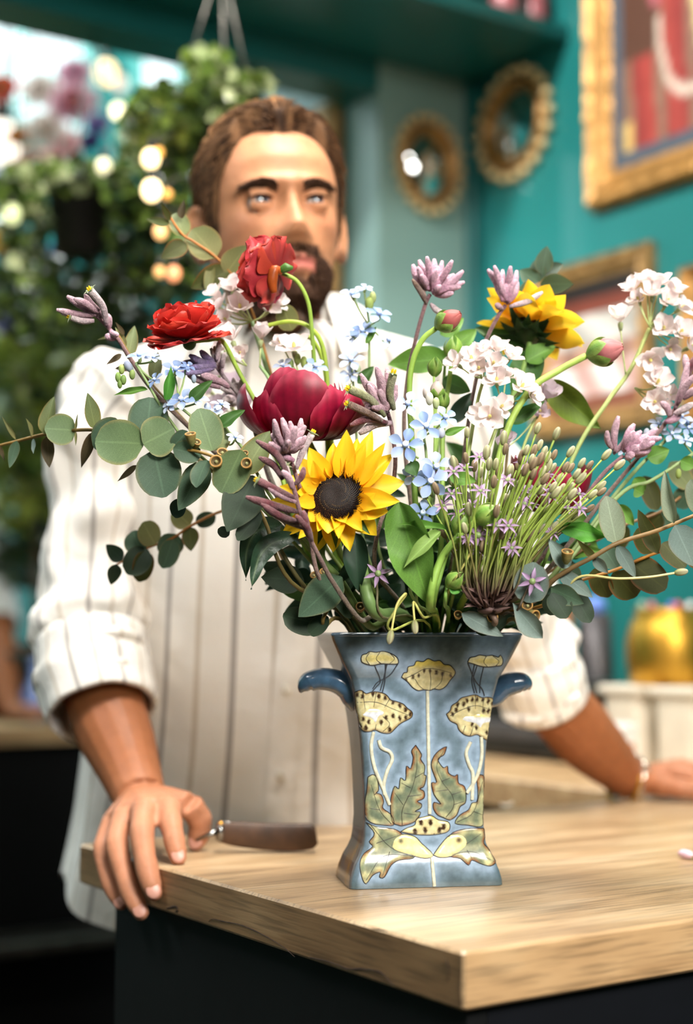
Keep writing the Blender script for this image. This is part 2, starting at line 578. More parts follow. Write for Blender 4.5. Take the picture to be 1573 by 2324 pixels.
# splits and chips along the worn left end
M_crack = pmat('dark_split', '#2a1a10', .9)
def facept(px, py): return Wpl(px, py, cpt(-.0006, 0, HT), -udir)
def ribbon(pts, w, name, lab=None):
    P = catmull([facept(*q) for q in pts], 8)
    m = MB()
    n = len(P) - 1
    vs, fs = [], []
    for i, p in enumerate(P):
        ww = w * (.35 + .65 * abs(noise.noise(p * 60))) * math.sin(math.pi * (i + .6) / (n + 1.2)) ** .4
        for dz, du in ((-ww, 0), (0, -.0006), (ww, 0)):
            vs.append(p + ZV * dz + udir * du)
    for i in range(n):
        for k in range(2):
            fs.append((i * 3 + k, i * 3 + k + 1, i * 3 + k + 4, i * 3 + k + 3))
    m.add(vs, fs)
    return build(m, name, M_crack, ct, False)
ribbon([(474, 2092), (483, 2086), (510, 2092), (545, 2099), (590, 2118), (640, 2147), (670, 2172)], .0011, 'split')
ribbon([(700, 2172), (735, 2180), (765, 2189), (790, 2199), (830, 2200), (865, 2208), (893, 2236)], .0012, 'split')
ribbon([(845, 2108), (862, 2110), (884, 2116)], .0012, 'split')
ribbon([(378, 2062), (398, 2058), (404, 2065), (398, 2069)], .003, 'chip')
ribbon([(1013, 2176), (1019, 2202), (1017, 2226)], .0017, 'knot')
rc = [(1046, 2160), (1049, 2200), (1046, 2240), (1049, 2285)]
ribbon(rc, .0012, 'split')

cb = thing('counter_base', 'black panelled counter body under the oak top', 'counter', cpt(.3, .3, 0))
build(rbox(MB(), *[0] * 6) if False else MB().box((0, 0, 0), (.018, WD - .075, HT - CTH), Matrix.Translation(cpt(.022, .012 + (WD - .075) / 2, (HT - CTH) / 2)) @ RM, .001), 'end_panel', M_black, cb, False)
build(MB().box((0, 0, 0), (lu - .032, .018, HT - CTH), Matrix.Translation(cpt(.0315 + (lu - .032) / 2, .021, (HT - CTH) / 2)) @ RM, .001), 'front_panel', M_navy, cb, False)
build(MB().box((0, 0, 0), (lu - .06, .018, HT - CTH), Matrix.Translation(cpt(.032 + (lu - .06) / 2, WD - .075, (HT - CTH) / 2)) @ RM, .001), 'back_panel', M_black, cb, False)

# second worktop along the right wall, behind the first
bu0 = -.62
bv0 = ruv(cpt(0, WD, HT))[1] + .002
bw = thing('back_worktop', 'oak worktop along the teal wall behind the main counter', 'worktop', room(bu0 / 2, bv0 / 2, HT - .045))
build(rbox(MB(), bu0, -.001, bv0, -.001, HT - .045, HT - .0006, .002), 'board', M_oak_long, bw, False)
bb = thing('back_counter_base', 'dark cabinet base under the worktop by the teal wall', 'cabinet', room(bu0 / 2, bv0 / 2, 0))
build(rbox(MB(), bu0 + .04, -.002, bv0 + .05, -.002, .09, HT - .0455), 'carcass', M_darkpanel, bb, False)
build(rbox(MB(), bu0 + .08, -.002, bv0 + .05, -.002, 0, .0895), 'plinth', M_darkpanel, bb, False)
for k in range(2):
    v0 = bv0 + .06 + k * (-bv0 - .09) / 2
    d = build(rbox(MB(), bu0 + .022, bu0 + .0395, v0, v0 + (-bv0 - .1) / 2, .1, HT - .06, .002), 'door', M_darkpanel, bb, False)
    build(rbox(MB(), bu0 + .006, bu0 + .022, v0 + .05, v0 + .16, HT - .12, HT - .108, .003), 'handle', M_darkpanel, d, False)

# ------------------------------------------------------------------ gilt frames on the right wall
M_gilt = pmat('gilt', '#b98a4c', .48, metallic=.45, nz=.3, nscale=25, bump=.4, bscale=60)
M_rim = pmat('gilt_rim', '#a87a40', .3, metallic=.45, nz=.2)
M_gilt2 = pmat('old_gilt', '#9a7848', .5, metallic=.4, nz=.35, nscale=40, bump=.8, bscale=90)
M_mat = pmat('slate_mount', '#4d5763', .8, nz=.08)
M_paint = vmat('painted_canvas', .5, .4, nz=.12, nscale=40)
def wallframe(tg, P0, ax, nrm, w, h, bd, mat, paint, mount=0.0, carve=True, depth=.035):
    """P0 = lower near corner on the wall, ax = direction along the wall"""
    def pt(a, z, d): return P0 + ax * a + ZV * z + nrm * d
    prof = [(0, .002), (0, depth * .6), (bd * .12, depth), (bd * .35, depth * .8), (bd * .55, depth * .95), (bd * .8, depth * .5), (bd, depth * .4), (bd, .002)]
    for k in range(4):
        m = MB()
        def cor(kk, ins):
            return [(ins, ins), (w - ins, ins), (w - ins, h - ins), (ins, h - ins)][kk % 4]
        vs, fs = [], []
        n = 40
        for j in range(n + 1):
            for (ins, d) in prof:
                a = cor(k, ins); b = cor(k + 1, ins)
                x = a[0] + (b[0] - a[0]) * j / n; z = a[1] + (b[1] - a[1]) * j / n
                dd = d
                if carve and .1 * bd < ins < .9 * bd:
                    dd += .14 * depth * noise.noise(Vector((x * 55, z * 55, ins * 90 + k)))
                vs.append(pt(x, z, dd))
        q = len(prof)
        for j in range(n):
            for i in range(q - 1):
                fs.append((j * q + i, j * q + i + 1, (j + 1) * q + i + 1, (j + 1) * q + i))
        m.add(vs, fs)
        build(m, 'frame_rail', mat, tg, False)
    if mount:
        m = MB()
        for (a0, a1, z0, z1) in ((bd, w - bd, bd, bd + mount), (bd, w - bd, h - bd - mount, h - bd), (bd, bd + mount, bd + mount, h - bd - mount), (w - bd - mount, w - bd, bd + mount, h - bd - mount)):
            m.add([pt(a0, z0, .012), pt(a1, z0, .012), pt(a1, z1, .012), pt(a0, z1, .012)], [(0, 1, 2, 3)])
        build(m, 'mount', M_mat, tg, False)
    i = bd + mount * .9
    m = MB().grid(lambda s, t: pt(i + s * (w - 2 * i), i + t * (h - 2 * i), .011), 56, 64, paint)
    build(m, 'canvas', M_paint, tg, False)
    build(MB().add([pt(0, 0, .001), pt(w, 0, .001), pt(w, h, .001), pt(0, h, .001), pt(0, 0, .01), pt(w, 0, .01), pt(w, h, .01), pt(0, h, .01)],
                   [(0, 1, 2, 3), (7, 6, 5, 4)]), 'backing', M_gilt2, tg, False)

def seg_d(p, a, b):
    ax, ay = b[0] - a[0], b[1] - a[1]
    t = max(0, min(1, ((p[0] - a[0]) * ax + (p[1] - a[1]) * ay) / (ax * ax + ay * ay + 1e-9)))
    return math.hypot(p[0] - a[0] - ax * t, p[1] - a[1] - ay * t)
def poly_d(p, L): return min(seg_d(p, L[i], L[i + 1]) for i in range(len(L) - 1))

# the near end of each frame is its far corner as seen along the wall; axis runs towards the camera (-vdir)
b0 = Wpl(1353, 482, cC, nR)
b1 = Wpl(1412, 396, cC, nR)
A = lambda h: lin(h)
def paint1(s, t):
    # s grows towards the viewer's right; dark red robe, string of pale beads, gold sash, brown ground
    c = mixc(A('#6b4330'), A('#8a5a3c'), .5 + .5 * math.sin(s * 7 + t * 5))
    if t < .62 and s > .03:
        c = mixc(A('#8f3532'), A('#a8443c'), .5 + .5 * math.sin(s * 40 + t * 6))
        if math.sin(s * 31 + 2 * t) > .55: c = A('#8a6a58')
    if s < .24 and t > .30: c = A('#5a3a2c')
    if (s - .22) ** 2 * 3 + (t - .52) ** 2 < .006: c = A('#b5606a')
    if .42 + (.5 - t) * .25 < s < .66 + (.5 - t) * .35 and t > .1: c = A('#e8cf96') if t > .2 else A('#b8812e')
    bead = [(.235, .40), (.25, .30), (.29, .20), (.36, .145), (.46, .13), (.62, .17), (.7, .3)]
    if poly_d((s, t), bead) < .018: c = A('#d8c4b4')
    if poly_d((s, t), [(.34, .72), (.4, .6), (.5, .55), (.62, .6), (.66, .75)]) < .03: c = A('#d9bf8c')
    if s < .07 and t < .1: c = A('#d9b46a')
    return c
f1 = thing('framed_painting', 'large gilt framed painting of a red robe with pale beads on teal wall', 'painting', b0, 'gilt framed pictures on the teal wall')
wallframe(f1, b0, -vdir, nR, .62, .80, .066, M_gilt, paint1, .03)

t1 = Wpl(1490, 548, cC, nR); l1 = Wpl(1226, 800, cC, nR)
w2 = (t1 - Vector((l1.x, l1.y, t1.z))).dot(-vdir)
def paint2(s, t):
    c = A('#7d4a36')
    if t > .86: c = A('#1d1512')
    elif t > .74: c = A('#6e3426')
    elif t > .5: c = mixc(A('#9c9890'), A('#c9c4bc'), .5 + .5 * math.sin(s * 9 + t * 14))
    elif t > .36: c = A('#b48a74') if math.sin(s * 20) > 0 else A('#8d6a5c')
    elif t > .12: c = mixc(A('#e6e2de'), A('#b78f86'), .5 + .5 * math.sin(s * 13 + t * 9))
    return c
h2 = .36
P2 = Vector((l1.x, l1.y, t1.z - h2))
f2 = thing('framed_painting', 'carved gilt framed landscape half hidden behind the back sunflower', 'painting', P2, 'gilt framed pictures on the teal wall')
wallframe(f2, P2, -vdir, nR, w2, h2, .045, M_gilt2, paint2, 0, True, .03)
t3 = Wpl(1567, 612, cC, nR)
P3 = t3 - ZV * .30
f3 = thing('framed_painting', 'small gilt frame cut off at the edge of view beside the carved landscape', 'painting', P3, 'gilt framed pictures on the teal wall')
wallframe(f3, P3, -vdir, nR, .25, .30, .03, M_gilt, paint2, .02)
# frame on the wall of the passage behind the man's head
pw = room(OPEN_U - .001, 0, 0)
q0 = Wpl(836, 652, pw, -udir); q1 = Wpl(836, 225, pw, -udir)
qv = ruv(q0)[1]
P4 = room(OPEN_U - .001, max(.14, qv), q0.z)
f4 = thing('framed_print', 'pale print in a gold frame hanging behind the man with the beard', 'picture', P4, 'gilt framed pictures on the teal wall')
wallframe(f4, P4, vdir, -udir, .40, q1.z - q0.z + .03, .07, M_gilt2, lambda s, t: mixc(A('#a9b0a4'), A('#d8d6cc'), t), 0)

# ------------------------------------------------------------------ oval convex mirrors with beaded gilt rims
mm, mnt, mp_ = nt_new('mirror_glass')
mp_.inputs['Base Color'].default_value = (.8, .84, .84, 1); mp_.inputs['Metallic'].default_value = 1; mp_.inputs['Roughness'].default_value = .03
M_bead = pmat('gilt_bead', '#f4d49c', .12, metallic=.25, nz=.15)
def mirror(label, P0, ax, nrm, px_c, px_l, px_r, py_t, py_b):
    c = Wpl(px_c[0], px_c[1], P0, nrm)
    hw = (Wpl(px_r, px_c[1], P0, nrm) - Wpl(px_l, px_c[1], P0, nrm)).length / 2
    hh = (Wpl(px_c[0], py_t, P0, nrm) - Wpl(px_c[0], py_b, P0, nrm)).length / 2
    hw = min(hw, hh * .98)
    t = thing('beaded_mirror', label, 'mirror', c, 'oval mirrors in the corner')
    def pt(a, r, d): return c + ax * (hw * r * math.cos(a)) + ZV * (hh * r * math.sin(a)) + nrm * d
    m = MB()
    m.grid(lambda s, q: pt(s * 2 * math.pi, q * .66 + 1e-4, .008 + .022 * (1 - q * q)), 40, 10, wrap=True)
    build(m, 'glass', mm, t)
    m = MB()
    pr = [(.64, .006), (.66, .016), (.69, .020), (.73, .014), (.75, .02), (.80, .022), (.84, .012), (.86, .001)]
    m.grid(lambda s, q: pt(s * 2 * math.pi, *lerp_pair(pr, q)), 56, 14, wrap=True)
    build(m, 'rim', M_rim, t)
    bm_ = MB().ball((0, 0, 0), 1, 10, 7).mesh('bead', M_bead)
    for k in range(20):
        a = 2 * math.pi * k / 20
        s = .105 * (hw + hh) / 2
        put('bead', bm_, t, Matrix.Translation(pt(a, .96, .014)) @ Matrix.Diagonal((s, s, s * .9, 1)))
def lerp_pair(pr, q):
    x = q * (len(pr) - 1); i = min(int(x), len(pr) - 2); f = x - i
    return pr[i][0] + (pr[i + 1][0] - pr[i][0]) * f, pr[i][1] + (pr[i + 1][1] - pr[i][1]) * f
mirror('oval beaded gilt mirror nearest the big painting, right of the wall corner', cC + nR * .001, vdir, nR, (1176, 284), 1256, 1096, 158, 408)
mirror('oval beaded gilt mirror left of the wall corner, lit brightly along its lower rim', cC + nB * .001, udir, nB, (966, 376), 893, 1040, 266, 488)
# ------------------------------------------------------------------ things on the worktop by the wall
M_brass = pmat('brass', '#c99a3c', .42, metallic=1, nz=.12)
M_cream = pmat('cream_ceramic', '#d6cbb8', .5, nz=.08)
M_china = pmat('white_china', '#f2eee8', .25, nz=.03)
M_blue = pmat('blue_print', '#7f8fb5', .3)
M_terra = pmat('terracotta', '#c97a42', .6, nz=.12)
M_grey = pmat('grey_metal', '#5d5a5c', .45, metallic=.6, nz=.15)
M_blackp = pmat('black_plastic', '#141414', .4, nz=.1)
TB = HT - .0006
def onback(px, d):                                  # point on the back worktop below a pixel column at depth d
    p = W(px, 1500, d); return Vector((p.x, p.y, TB))
for px, lb in ((1448, 'cream fluted box under the brass pot, nearer the white tin'), (1592, 'cream fluted box under the brass pot, cut by the edge of view')):
    p = onback(1448, 2.63) - vdir * (.125 if px > 1500 else 0)
    o = thing('fluted_box', lb, 'box', p, 'cream boxes on the back worktop')
    M = Matrix.Translation(p) @ RM
    n = 64
    def fl(s, q):
        a = s * 2 * math.pi
        sq = 1 / max(abs(math.cos(a)), abs(math.sin(a))) if True else 1
        sq = min(sq, 1.24)
        r = .045 * sq * (1 + .012 * math.cos(a * 24))
        return M @ Vector((r * math.cos(a), r * math.sin(a), q * .118))
    build(MB().grid(fl, 144, 3, wrap=True), 'body', M_cream, o)
    build(MB().box((0, 0, .126), (.104, .104, .016), M, .004), 'lid', M_cream, o, False)
    build(MB().box((0, 0, .003), (.09, .09, .005), M), 'base', M_cream, o, False)
p = onback(1520, 2.64); p.z = TB + .1342
o = thing('brass_pot', 'rounded brass pot holding pens on top of the cream boxes', 'pot', p)
prof = [(.062, 0), (.068, .004), (.074, .04), (.074, .075), (.066, .105), (.056, .122), (.058, .127), (.054, .127), (.05, .118), (.06, .09), (.06, .01), (.002, .008)]
build(MB().lathe(prof, 40, Matrix.Translation(p), caps=False), 'body', M_brass, o)
build(MB().lathe([(.0585, .1275), (.0595, .130), (.0575, .132), (.054, .1275)], 40, Matrix.Translation(p), caps=False), 'rim', M_brass, o)
for k, (px, colr, lb) in enumerate(((1478, '#c9596a', 'pink capped pen standing in the brass pot'), (1456, '#8fae9c', 'pale green pen standing in the brass pot'), (1524, '#5a6fd0', 'blue capped pen standing in the brass pot'),
                                    (1538, '#d63a4a', 'red capped pen standing in the brass pot'), (1568, '#f0f0f0', 'white capped pen standing in the brass pot'))):
    q = W(px, 1366, 2.64)
    b = p + Vector(((q.x - p.x) * .5, (k % 3 - 1) * .012, .012))
    t = thing('pen', lb, 'pen', b, 'pens in the brass pot')
    mt = pmat('pen_' + 'abcde'[k], colr, .35, nz=.03)
    build(MB().tube([b, b.lerp(q, .75)], .0045, 10), 'barrel', mt, t)
    build(MB().tube([b.lerp(q, .75), b.lerp(q, .97), q], [.0062, .0062, .004], 10), 'cap', mt, t)
p = onback(1385, 2.42)
o = thing('octagonal_tin', 'white octagonal tin with faint blue print beside the forearm', 'tin', p)
M = Matrix.Translation(p) @ Matrix.Rotation(.3, 4, 'Z')
oc = [(.040, 0), (.042, .004), (.042, .062), (.038, .068)]
build(MB().lathe(oc, 8, M), 'body', M_china, o, False)
build(MB().lathe([(.0425, .0685), (.0425, .078), (.036, .082)], 8, M), 'lid', M_china, o, False)
for k in range(8):
    a = math.pi / 4 * (k + .5)
    MM = M @ Matrix.Rotation(a, 4, 'Z') @ Matrix.Translation((.0392, 0, .034))
    build(MB().box((0, 0, 0), (.0006, .018, .034), MM), 'panel_print', M_blue if k % 2 else M_terra, o, False)
p = onback(1255, 2.78)
o = thing('card_printer', 'low black machine on the back worktop behind the rolled sleeve', 'printer', p)
M = Matrix.Translation(p) @ RM
build(MB().box((0, 0, .066), (.20, .28, .13), M, .012), 'body', M_blackp, o, False)
build(MB().box((-.02, 0, .1345), (.13, .24, .007), M, .002), 'lid', M_blackp, o, False)
build(MB().box((-.1015, 0, .05), (.004, .2, .03), M, .001), 'slot', M_grey, o, False)
p = onback(1352, 2.80); p.z = TB + .138
o = thing('perforated_holder', 'grey perforated metal holder with a blue topped brush, on the black machine', 'holder', p)
M = Matrix.Translation(p) @ RM
build(MB().lathe([(.033, 0), (.030, .12), (.028, .12), (.03, .004), (.001, .003)], 28, M, caps=False), 'body', M_grey, o)
hm = MB().lathe([(.0028, 0), (.0028, .0009), (.0012, .0010)], 6).mesh('perforation', M_blackp)
for zz in range(9):
    for k in range(18):
        a = 2 * math.pi * (k + .5 * (zz % 2)) / 18
        r = .0331 - .003 * (zz + 1) / 10
        put('perforation', hm, o, frameM(M @ Vector((r * math.cos(a), r * math.sin(a), .012 + .0115 * zz)), RM.to_3x3() @ Vector((math.cos(a), math.sin(a), .02))))
t = thing('round_brush', 'blue topped brush standing in the grey perforated holder', 'brush', p + ZV * .006)
build(MB().tube([p + ZV * .006, p + ZV * .12], .008, 10), 'handle', M_grey, t)
M_blu = pmat('blue_plastic', '#6f8fe0', .4)
build(MB().ball(p + ZV * .135, (.022, .022, .018), 16, 10), 'head', M_blu, t)
p = onback(1262, 2.80); p.z = TB + .138
o = thing('terracotta_vase', 'orange terracotta cylinder vase standing on the black machine', 'vase', p)
build(MB().lathe([(.024, 0), (.027, .003), (.030, .10), (.030, .135), (.026, .135), (.025, .01), (.001, .008)], 28, Matrix.Translation(p), caps=False), 'body', M_terra, o)
build(MB().lathe([(.0302, .118), (.032, .121), (.032, .134), (.0302, .137)], 28, Matrix.Translation(p), caps=False), 'collar', M_terra, o)

# ------------------------------------------------------------------ knife on the counter
kb = Wz(610, 1935, HT)
kn = thing('pruning_knife', 'folding knife with a curved wooden handle lying near the hand', 'knife', kb)
M_walnut = pmat('walnut_handle', '#48301f', .5, nz=.35, nscale=60)
M_steel = pmat('steel', '#8a8a88', .25, metallic=1)
def kp(px, z):
    a = Wz(px, 1930, HT); return Vector((a.x, kb.y + .001, HT + z))
hp = catmull([kp(503, .0205), kp(540, .0185), kp(600, .0160), kp(660, .0152), kp(700, .0160), kp(719, .0172)], 6)
for sd in (-1, 1):
    m = MB()
    m.tube([q + Vector((0, sd * .0042, 0)) for q in hp], [.0095, .0115, .0125, .0130, .0135, .0135, .0132, .0125, .0085], 14, flat=1)
    c = sum((Vector(v) for v in m.v), Vector()) / len(m.v)
    m.v = [(v[0], c.y + (v[1] - c.y) * .30, v[2]) for v in m.v]
    build(m, 'handle_scale', M_walnut, kn)
m = MB().tube([q + Vector((0, 0, .001)) for q in hp[1:-2]], .0105, 10)
c = kb.y + .001
m.v = [(v[0], c + (v[1] - c) * .16, v[2]) for v in m.v]
build(m, 'blade', M_steel, kn)
build(MB().tube([kp(494, .0215), kp(510, .0212)], [.0092, .0118], 14), 'bolster', M_steel, kn)
build(MB().tube([kp(505, .0285) + Vector((0, -.008, 0)), kp(505, .0285) + Vector((0, .008, 0))], .003, 10), 'pivot_pin', pmat('brass_pin', '#c08a3a', .3, metallic=1), kn)
build(MB().tube([kp(448, .012), kp(470, .017), kp(496, .0212)], [.0012, .002, .004], 6), 'tang', M_steel, kn)

# fallen petal and a scrap on the counter
pb = Wz(1557, 1950, HT)
t = thing('fallen_petal', 'small pink and white bud lying on the bare counter', 'petal', pb)
M_petalw = vmat('pale_petal', .45, .3, .15, .08)
build(MB(lin('#e8c8d8')).ball(pb + ZV * .005, (.0045, .011, .0045), 12, 8, Matrix.Rotation(.5, 3, 'Z')), 'bud', M_petalw, t)
build(MB(lin('#b9a06a')).tube([pb + Vector((.004, -.009, .003)), pb + Vector((.011, -.022, .0016))], .0013, 6), 'stalk', M_petalw, t)
pb = Wz(1150, 1832, HT)
t = thing('paper_scrap', 'tiny pale scrap on the far edge of the counter behind the vase', 'scrap', pb)
m = MB(lin('#e8dcc8'))
m.grid(lambda s, q: pb + Vector(((s - .5) * .016, (q - .5) * .008, .001 + .008 * abs(s - .4) ** 1.5 + .003 * math.sin(q * 3))), 8, 4)
build(m, 'sheet', M_petalw, t)

# ------------------------------------------------------------------ counter far left with dark front and metal ledge
lp = Wz(60, 1650, HT)
lu0, lv0, _ = ruv(lp)
lc = thing('far_worktop', 'oak worktop of the dark counter in the back left', 'worktop', room(lu0, lv0, HT - .04))
build(rbox(MB(), lu0 - 1.4, lu0 + .55, lv0 - .02, lv0 + .6, HT - .04, HT, .003), 'board', M_oak_long, lc, False)
lb_ = thing('far_counter_base', 'black counter front in the back left with a steel foot ledge', 'counter', room(lu0, lv0, 0))
build(rbox(MB(), lu0 - 1.38, lu0 + .5, lv0 + .03, lv0 + .58, 0, HT - .0405), 'carcass', M_darkpanel, lb_, False)
lz = W(70, 2085, 3.75).z
build(rbox(MB(), lu0 - 1.38, lu0 + .5, lv0 - .12, lv0 + .029, lz - .03, lz, .006), 'foot_ledge', pmat('worn_steel', '#6b6660', .35, metallic=.8, nz=.3), lb_, False)
# ------------------------------------------------------------------ the painted vase
vA, vB = Wz(793, 2020, HT), Wz(1146, 2010, HT)
vw = (vB - vA).normalized()                        # along the front face
vn = Vector((vw.y, -vw.x, 0))                      # front face normal, to the viewer
vhw0 = (vB - vA).length / 2
VASP = .60                                         # depth / width
vO = (vA + vB) / 2 - vn * vhw0 * VASP              # centre of the foot on the counter
vdep = (vO - CAMP).dot(FW)
rows = [(2020, 793, 1146), (2008, 794, 1146), (1990, 799, 1141), (1964, 808, 1131), (1945, 815, 1118), (1925, 821, 1108), (1905, 823, 1103.5), (1888, 824.5, 1103), (1868, 827, 1102),
        (1838, 825.5, 1102), (1790, 824, 1104), (1740, 820, 1105.5), (1690, 815, 1109), (1640, 809, 1115), (1590, 801, 1123.5), (1548, 791, 1136), (1506, 774, 1167), (1480, 763, 1181), (1458, 754, 1193), (1450, 752, 1195)]
vprof = []
for (y, xl, xr) in rows:
    d = vdep - vhw0 * VASP
    for _ in range(4):
        hw = (xr - xl) / 2 / F_PX * d / max(.2, vw.x)
        d = vdep - hw * VASP
    vprof.append((hw, W(966, y, d).z - HT))
z0 = vprof[0][1]
vprof = [(h, z - z0) for h, z in vprof]
VH = vprof[-1][1]
VZ = HT + .0004
def vase_hw(z):
    for (h0, a), (h1, b) in zip(vprof, vprof[1:]):
        if z <= b or b == VH:
            t = (z - a) / (b - a) if b > a else 0
            t = max(0, min(1, t))
            return h0 + (h1 - h0) * t
def rrect(a, b, r, nf=44, ns=20, nc=6):
    """rounded rectangle, front side first (y = -b), counter-clockwise"""
    P = []
    def side(p, q, n):
        for i in range(n):
            t = i / n
            P.append((p[0] + (q[0] - p[0]) * t, p[1] + (q[1] - p[1]) * t))
    def arc(cx, cy, a0, n):
        for i in range(n):
            an = a0 + math.pi / 2 * i / n
            P.append((cx + r * math.cos(an), cy + r * math.sin(an)))
    side((-a + r, -b), (a - r, -b), nf); arc(a - r, -b + r, -math.pi / 2, nc)
    side((a, -b + r), (a, b - r), ns); arc(a - r, b - r, 0, nc)
    side((a - r, b), (-a + r, b), nf); arc(-a + r, b - r, math.pi / 2, nc)
    side((-a, b - r), (-a, -b + r), ns); arc(-a + r, -b + r, math.pi, nc)
    return P
def vpt(x, y, z): return vO + vw * x - vn * y + ZV * (VZ - HT + z)
NZ = 110
def vloft(zs, inset, rad=.007):
    vs = []
    for z in zs:
        h = vase_hw(z) - inset
        for (x, y) in rrect(h, h * VASP / 1.0 if inset == 0 else vase_hw(z) * VASP - inset, min(rad, h * .3)):
            vs.append(vpt(x, y, z))
    n = len(vs) // len(zs)
    fs = []
    for j in range(len(zs) - 1):
        for i in range(n):
            fs.append((j * n + i, j * n + (i + 1) % n, (j + 1) * n + (i + 1) % n, (j + 1) * n + i))
    return vs, fs, n
zs = [VH * j / NZ for j in range(NZ + 1)]
ovs, ofs, vn_ = vloft(zs, 0)
vbvh = BVHTree.FromPolygons(ovs, ofs)
def c8(x, y): return 640 + x / 2.6217, 1380 + y / 2.6217
def onvase(x, y, off=.0005):
    d = ray(*c8(x, y)).normalized()
    h = vbvh.ray_cast(CAMP, d)
    if h[0] is None:
        for dx in range(4, 60, 4):
            for s in (-1, 1):
                h = vbvh.ray_cast(CAMP, ray(*c8(x + s * dx, y)).normalized())
                if h[0] is not None: break
            if h[0] is not None: break
    nn = h[1] if h[1].dot(vn) > 0 or h[1].dot(d) < 0 else -h[1]
    return h[0] + nn * off, nn

poppy_top = [(712, 410), (725, 385), (745, 380), (750, 350), (785, 340), (800, 315), (840, 318), (870, 300), (905, 315), (940, 312), (965, 335), (1000, 340), (1030, 375), (1025, 400), (1000, 430), (975, 465), (940, 485), (905, 480), (880, 490), (845, 485), (810, 490), (775, 470), (750, 440)]
bud_l = [(470, 300), (478, 278), (505, 270), (520, 258), (560, 262), (600, 256), (640, 266), (675, 285), (690, 305), (688, 330), (640, 332), (590, 330), (540, 340), (500, 332), (475, 320)]
bud_r = [(1105, 322), (1118, 295), (1150, 288), (1175, 278), (1215, 284), (1250, 280), (1285, 292), (1300, 280), (1315, 310), (1305, 340), (1270, 345), (1225, 350), (1180, 345), (1140, 332)]
poppy_l = [(434, 500), (470, 488), (500, 508), (540, 497), (580, 500), (620, 515), (645, 545), (680, 555), (720, 570), (745, 595), (775, 620), (770, 650), (735, 670), (700, 690), (670, 720), (640, 745), (590, 740), (555, 725), (520, 735), (485, 730), (464, 700), (455, 650), (442, 600)]
poppy_r = [(978, 630), (1000, 610), (1010, 580), (1040, 560), (1065, 535), (1100, 525), (1150, 515), (1190, 532), (1230, 530), (1260, 548), (1252, 620), (1242, 690), (1226, 780), (1190, 770), (1160, 752), (1120, 762), (1080, 750), (1050, 720), (1040, 690), (1000, 670)]
leaf_il = [(795, 815), (830, 870), (825, 900), (850, 940), (845, 990), (858, 1000), (845, 1060), (820, 1075), (845, 1090), (845, 1130), (805, 1150), (830, 1165), (825, 1190), (790, 1210), (825, 1215), (800, 1260), (770, 1280), (715, 1295), (690, 1290), (655, 1270), (645, 1180), (650, 1120), (670, 1060), (695, 1075), (705, 1010), (735, 1025), (740, 940), (765, 955), (780, 890), (770, 850)]
leaf_ir = [(980, 825), (965, 870), (935, 890), (930, 910), (960, 950), (985, 940), (990, 980), (1025, 1000), (1045, 990), (1050, 1040), (1085, 1060), (1095, 1110), (1090, 1160), (1060, 1180), (1040, 1230), (1000, 1260), (960, 1245), (925, 1230), (900, 1190), (905, 1155), (945, 1165), (905, 1110), (890, 1040), (920, 1035), (890, 950), (895, 900), (920, 860), (960, 830)]
leaf_ol = [(512, 1005), (540, 990), (565, 1010), (575, 1080), (560, 1100), (590, 1110), (605, 1150), (600, 1190), (650, 1230), (665, 1290), (600, 1290), (540, 1280), (500, 1240), (496, 1150), (506, 1090)]
leaf_or = [(1170, 990), (1200, 1000), (1208, 1060), (1206, 1150), (1200, 1240), (1185, 1300), (1100, 1290), (1030, 1280), (1060, 1230), (1110, 1200), (1130, 1160), (1160, 1150), (1165, 1080), (1160, 1030)]
leaf_bl = [(502, 1275), (560, 1300), (640, 1310), (700, 1330), (760, 1400), (790, 1450), (780, 1490), (700, 1500), (650, 1530), (610, 1600), (580, 1600), (585, 1570), (540, 1590), (500, 1640), (475, 1600), (465, 1520), (490, 1460), (540, 1420), (520, 1390), (550, 1340)]
leaf_br = [(1198, 1310), (1140, 1310), (1060, 1320), (1000, 1350), (960, 1440), (1000, 1480), (1060, 1490), (1110, 1530), (1130, 1500), (1180, 1520), (1240, 1535), (1272, 1505), (1235, 1440), (1200, 1400), (1208, 1350)]
fl_c = [(705, 1330), (740, 1310), (790, 1290), (800, 1255), (850, 1240), (890, 1235), (930, 1260), (985, 1270), (1000, 1300), (985, 1330), (930, 1345), (860, 1350), (780, 1345)]
fl_l = [(650, 1420), (670, 1370), (720, 1345), (790, 1360), (830, 1400), (900, 1470), (850, 1490), (760, 1470), (680, 1450)]
fl_r = [(900, 1470), (950, 1400), (1000, 1350), (1060, 1345), (1095, 1370), (1100, 1410), (1060, 1450), (1000, 1480), (940, 1485)]
band_l = [(462, 640), (490, 618), (500, 600), (545, 595), (585, 600), (612, 618), (600, 640), (575, 650), (560, 690), (530, 660), (500, 650)]
band_r = [(1058, 660), (1090, 640), (1130, 640), (1160, 625), (1200, 630), (1246, 650), (1240, 680), (1200, 690), (1180, 720), (1150, 690), (1100, 680)]
stems = [[(865, 490), (870, 800), (878, 1225)], [(890, 1485), (897, 1560), (906, 1655)], [(545, 735), (530, 820), (548, 940), (595, 1060), (640, 1170)], [(575, 785), (592, 830), (640, 855), (655, 900), (625, 970), (605, 1050), (610, 1110)],
         [(1185, 765), (1187, 880), (1160, 1000), (1100, 1100)], [(1122, 795), (1095, 860), (1112, 930), (1135, 990), (1130, 1140)]]
strings = [[(550, 338), (585, 430), (560, 470), (535, 498)], [(625, 332), (605, 420), (585, 490)], [(690, 330), (640, 400), (570, 440), (540, 480)], [(615, 335), (612, 430), (598, 500)],
           [(1105, 325), (1150, 430), (1190, 480), (1205, 522)], [(1160, 345), (1140, 420), (1160, 505)], [(1200, 348), (1180, 440), (1176, 505)], [(1145, 335), (1130, 430), (1145, 505)]]
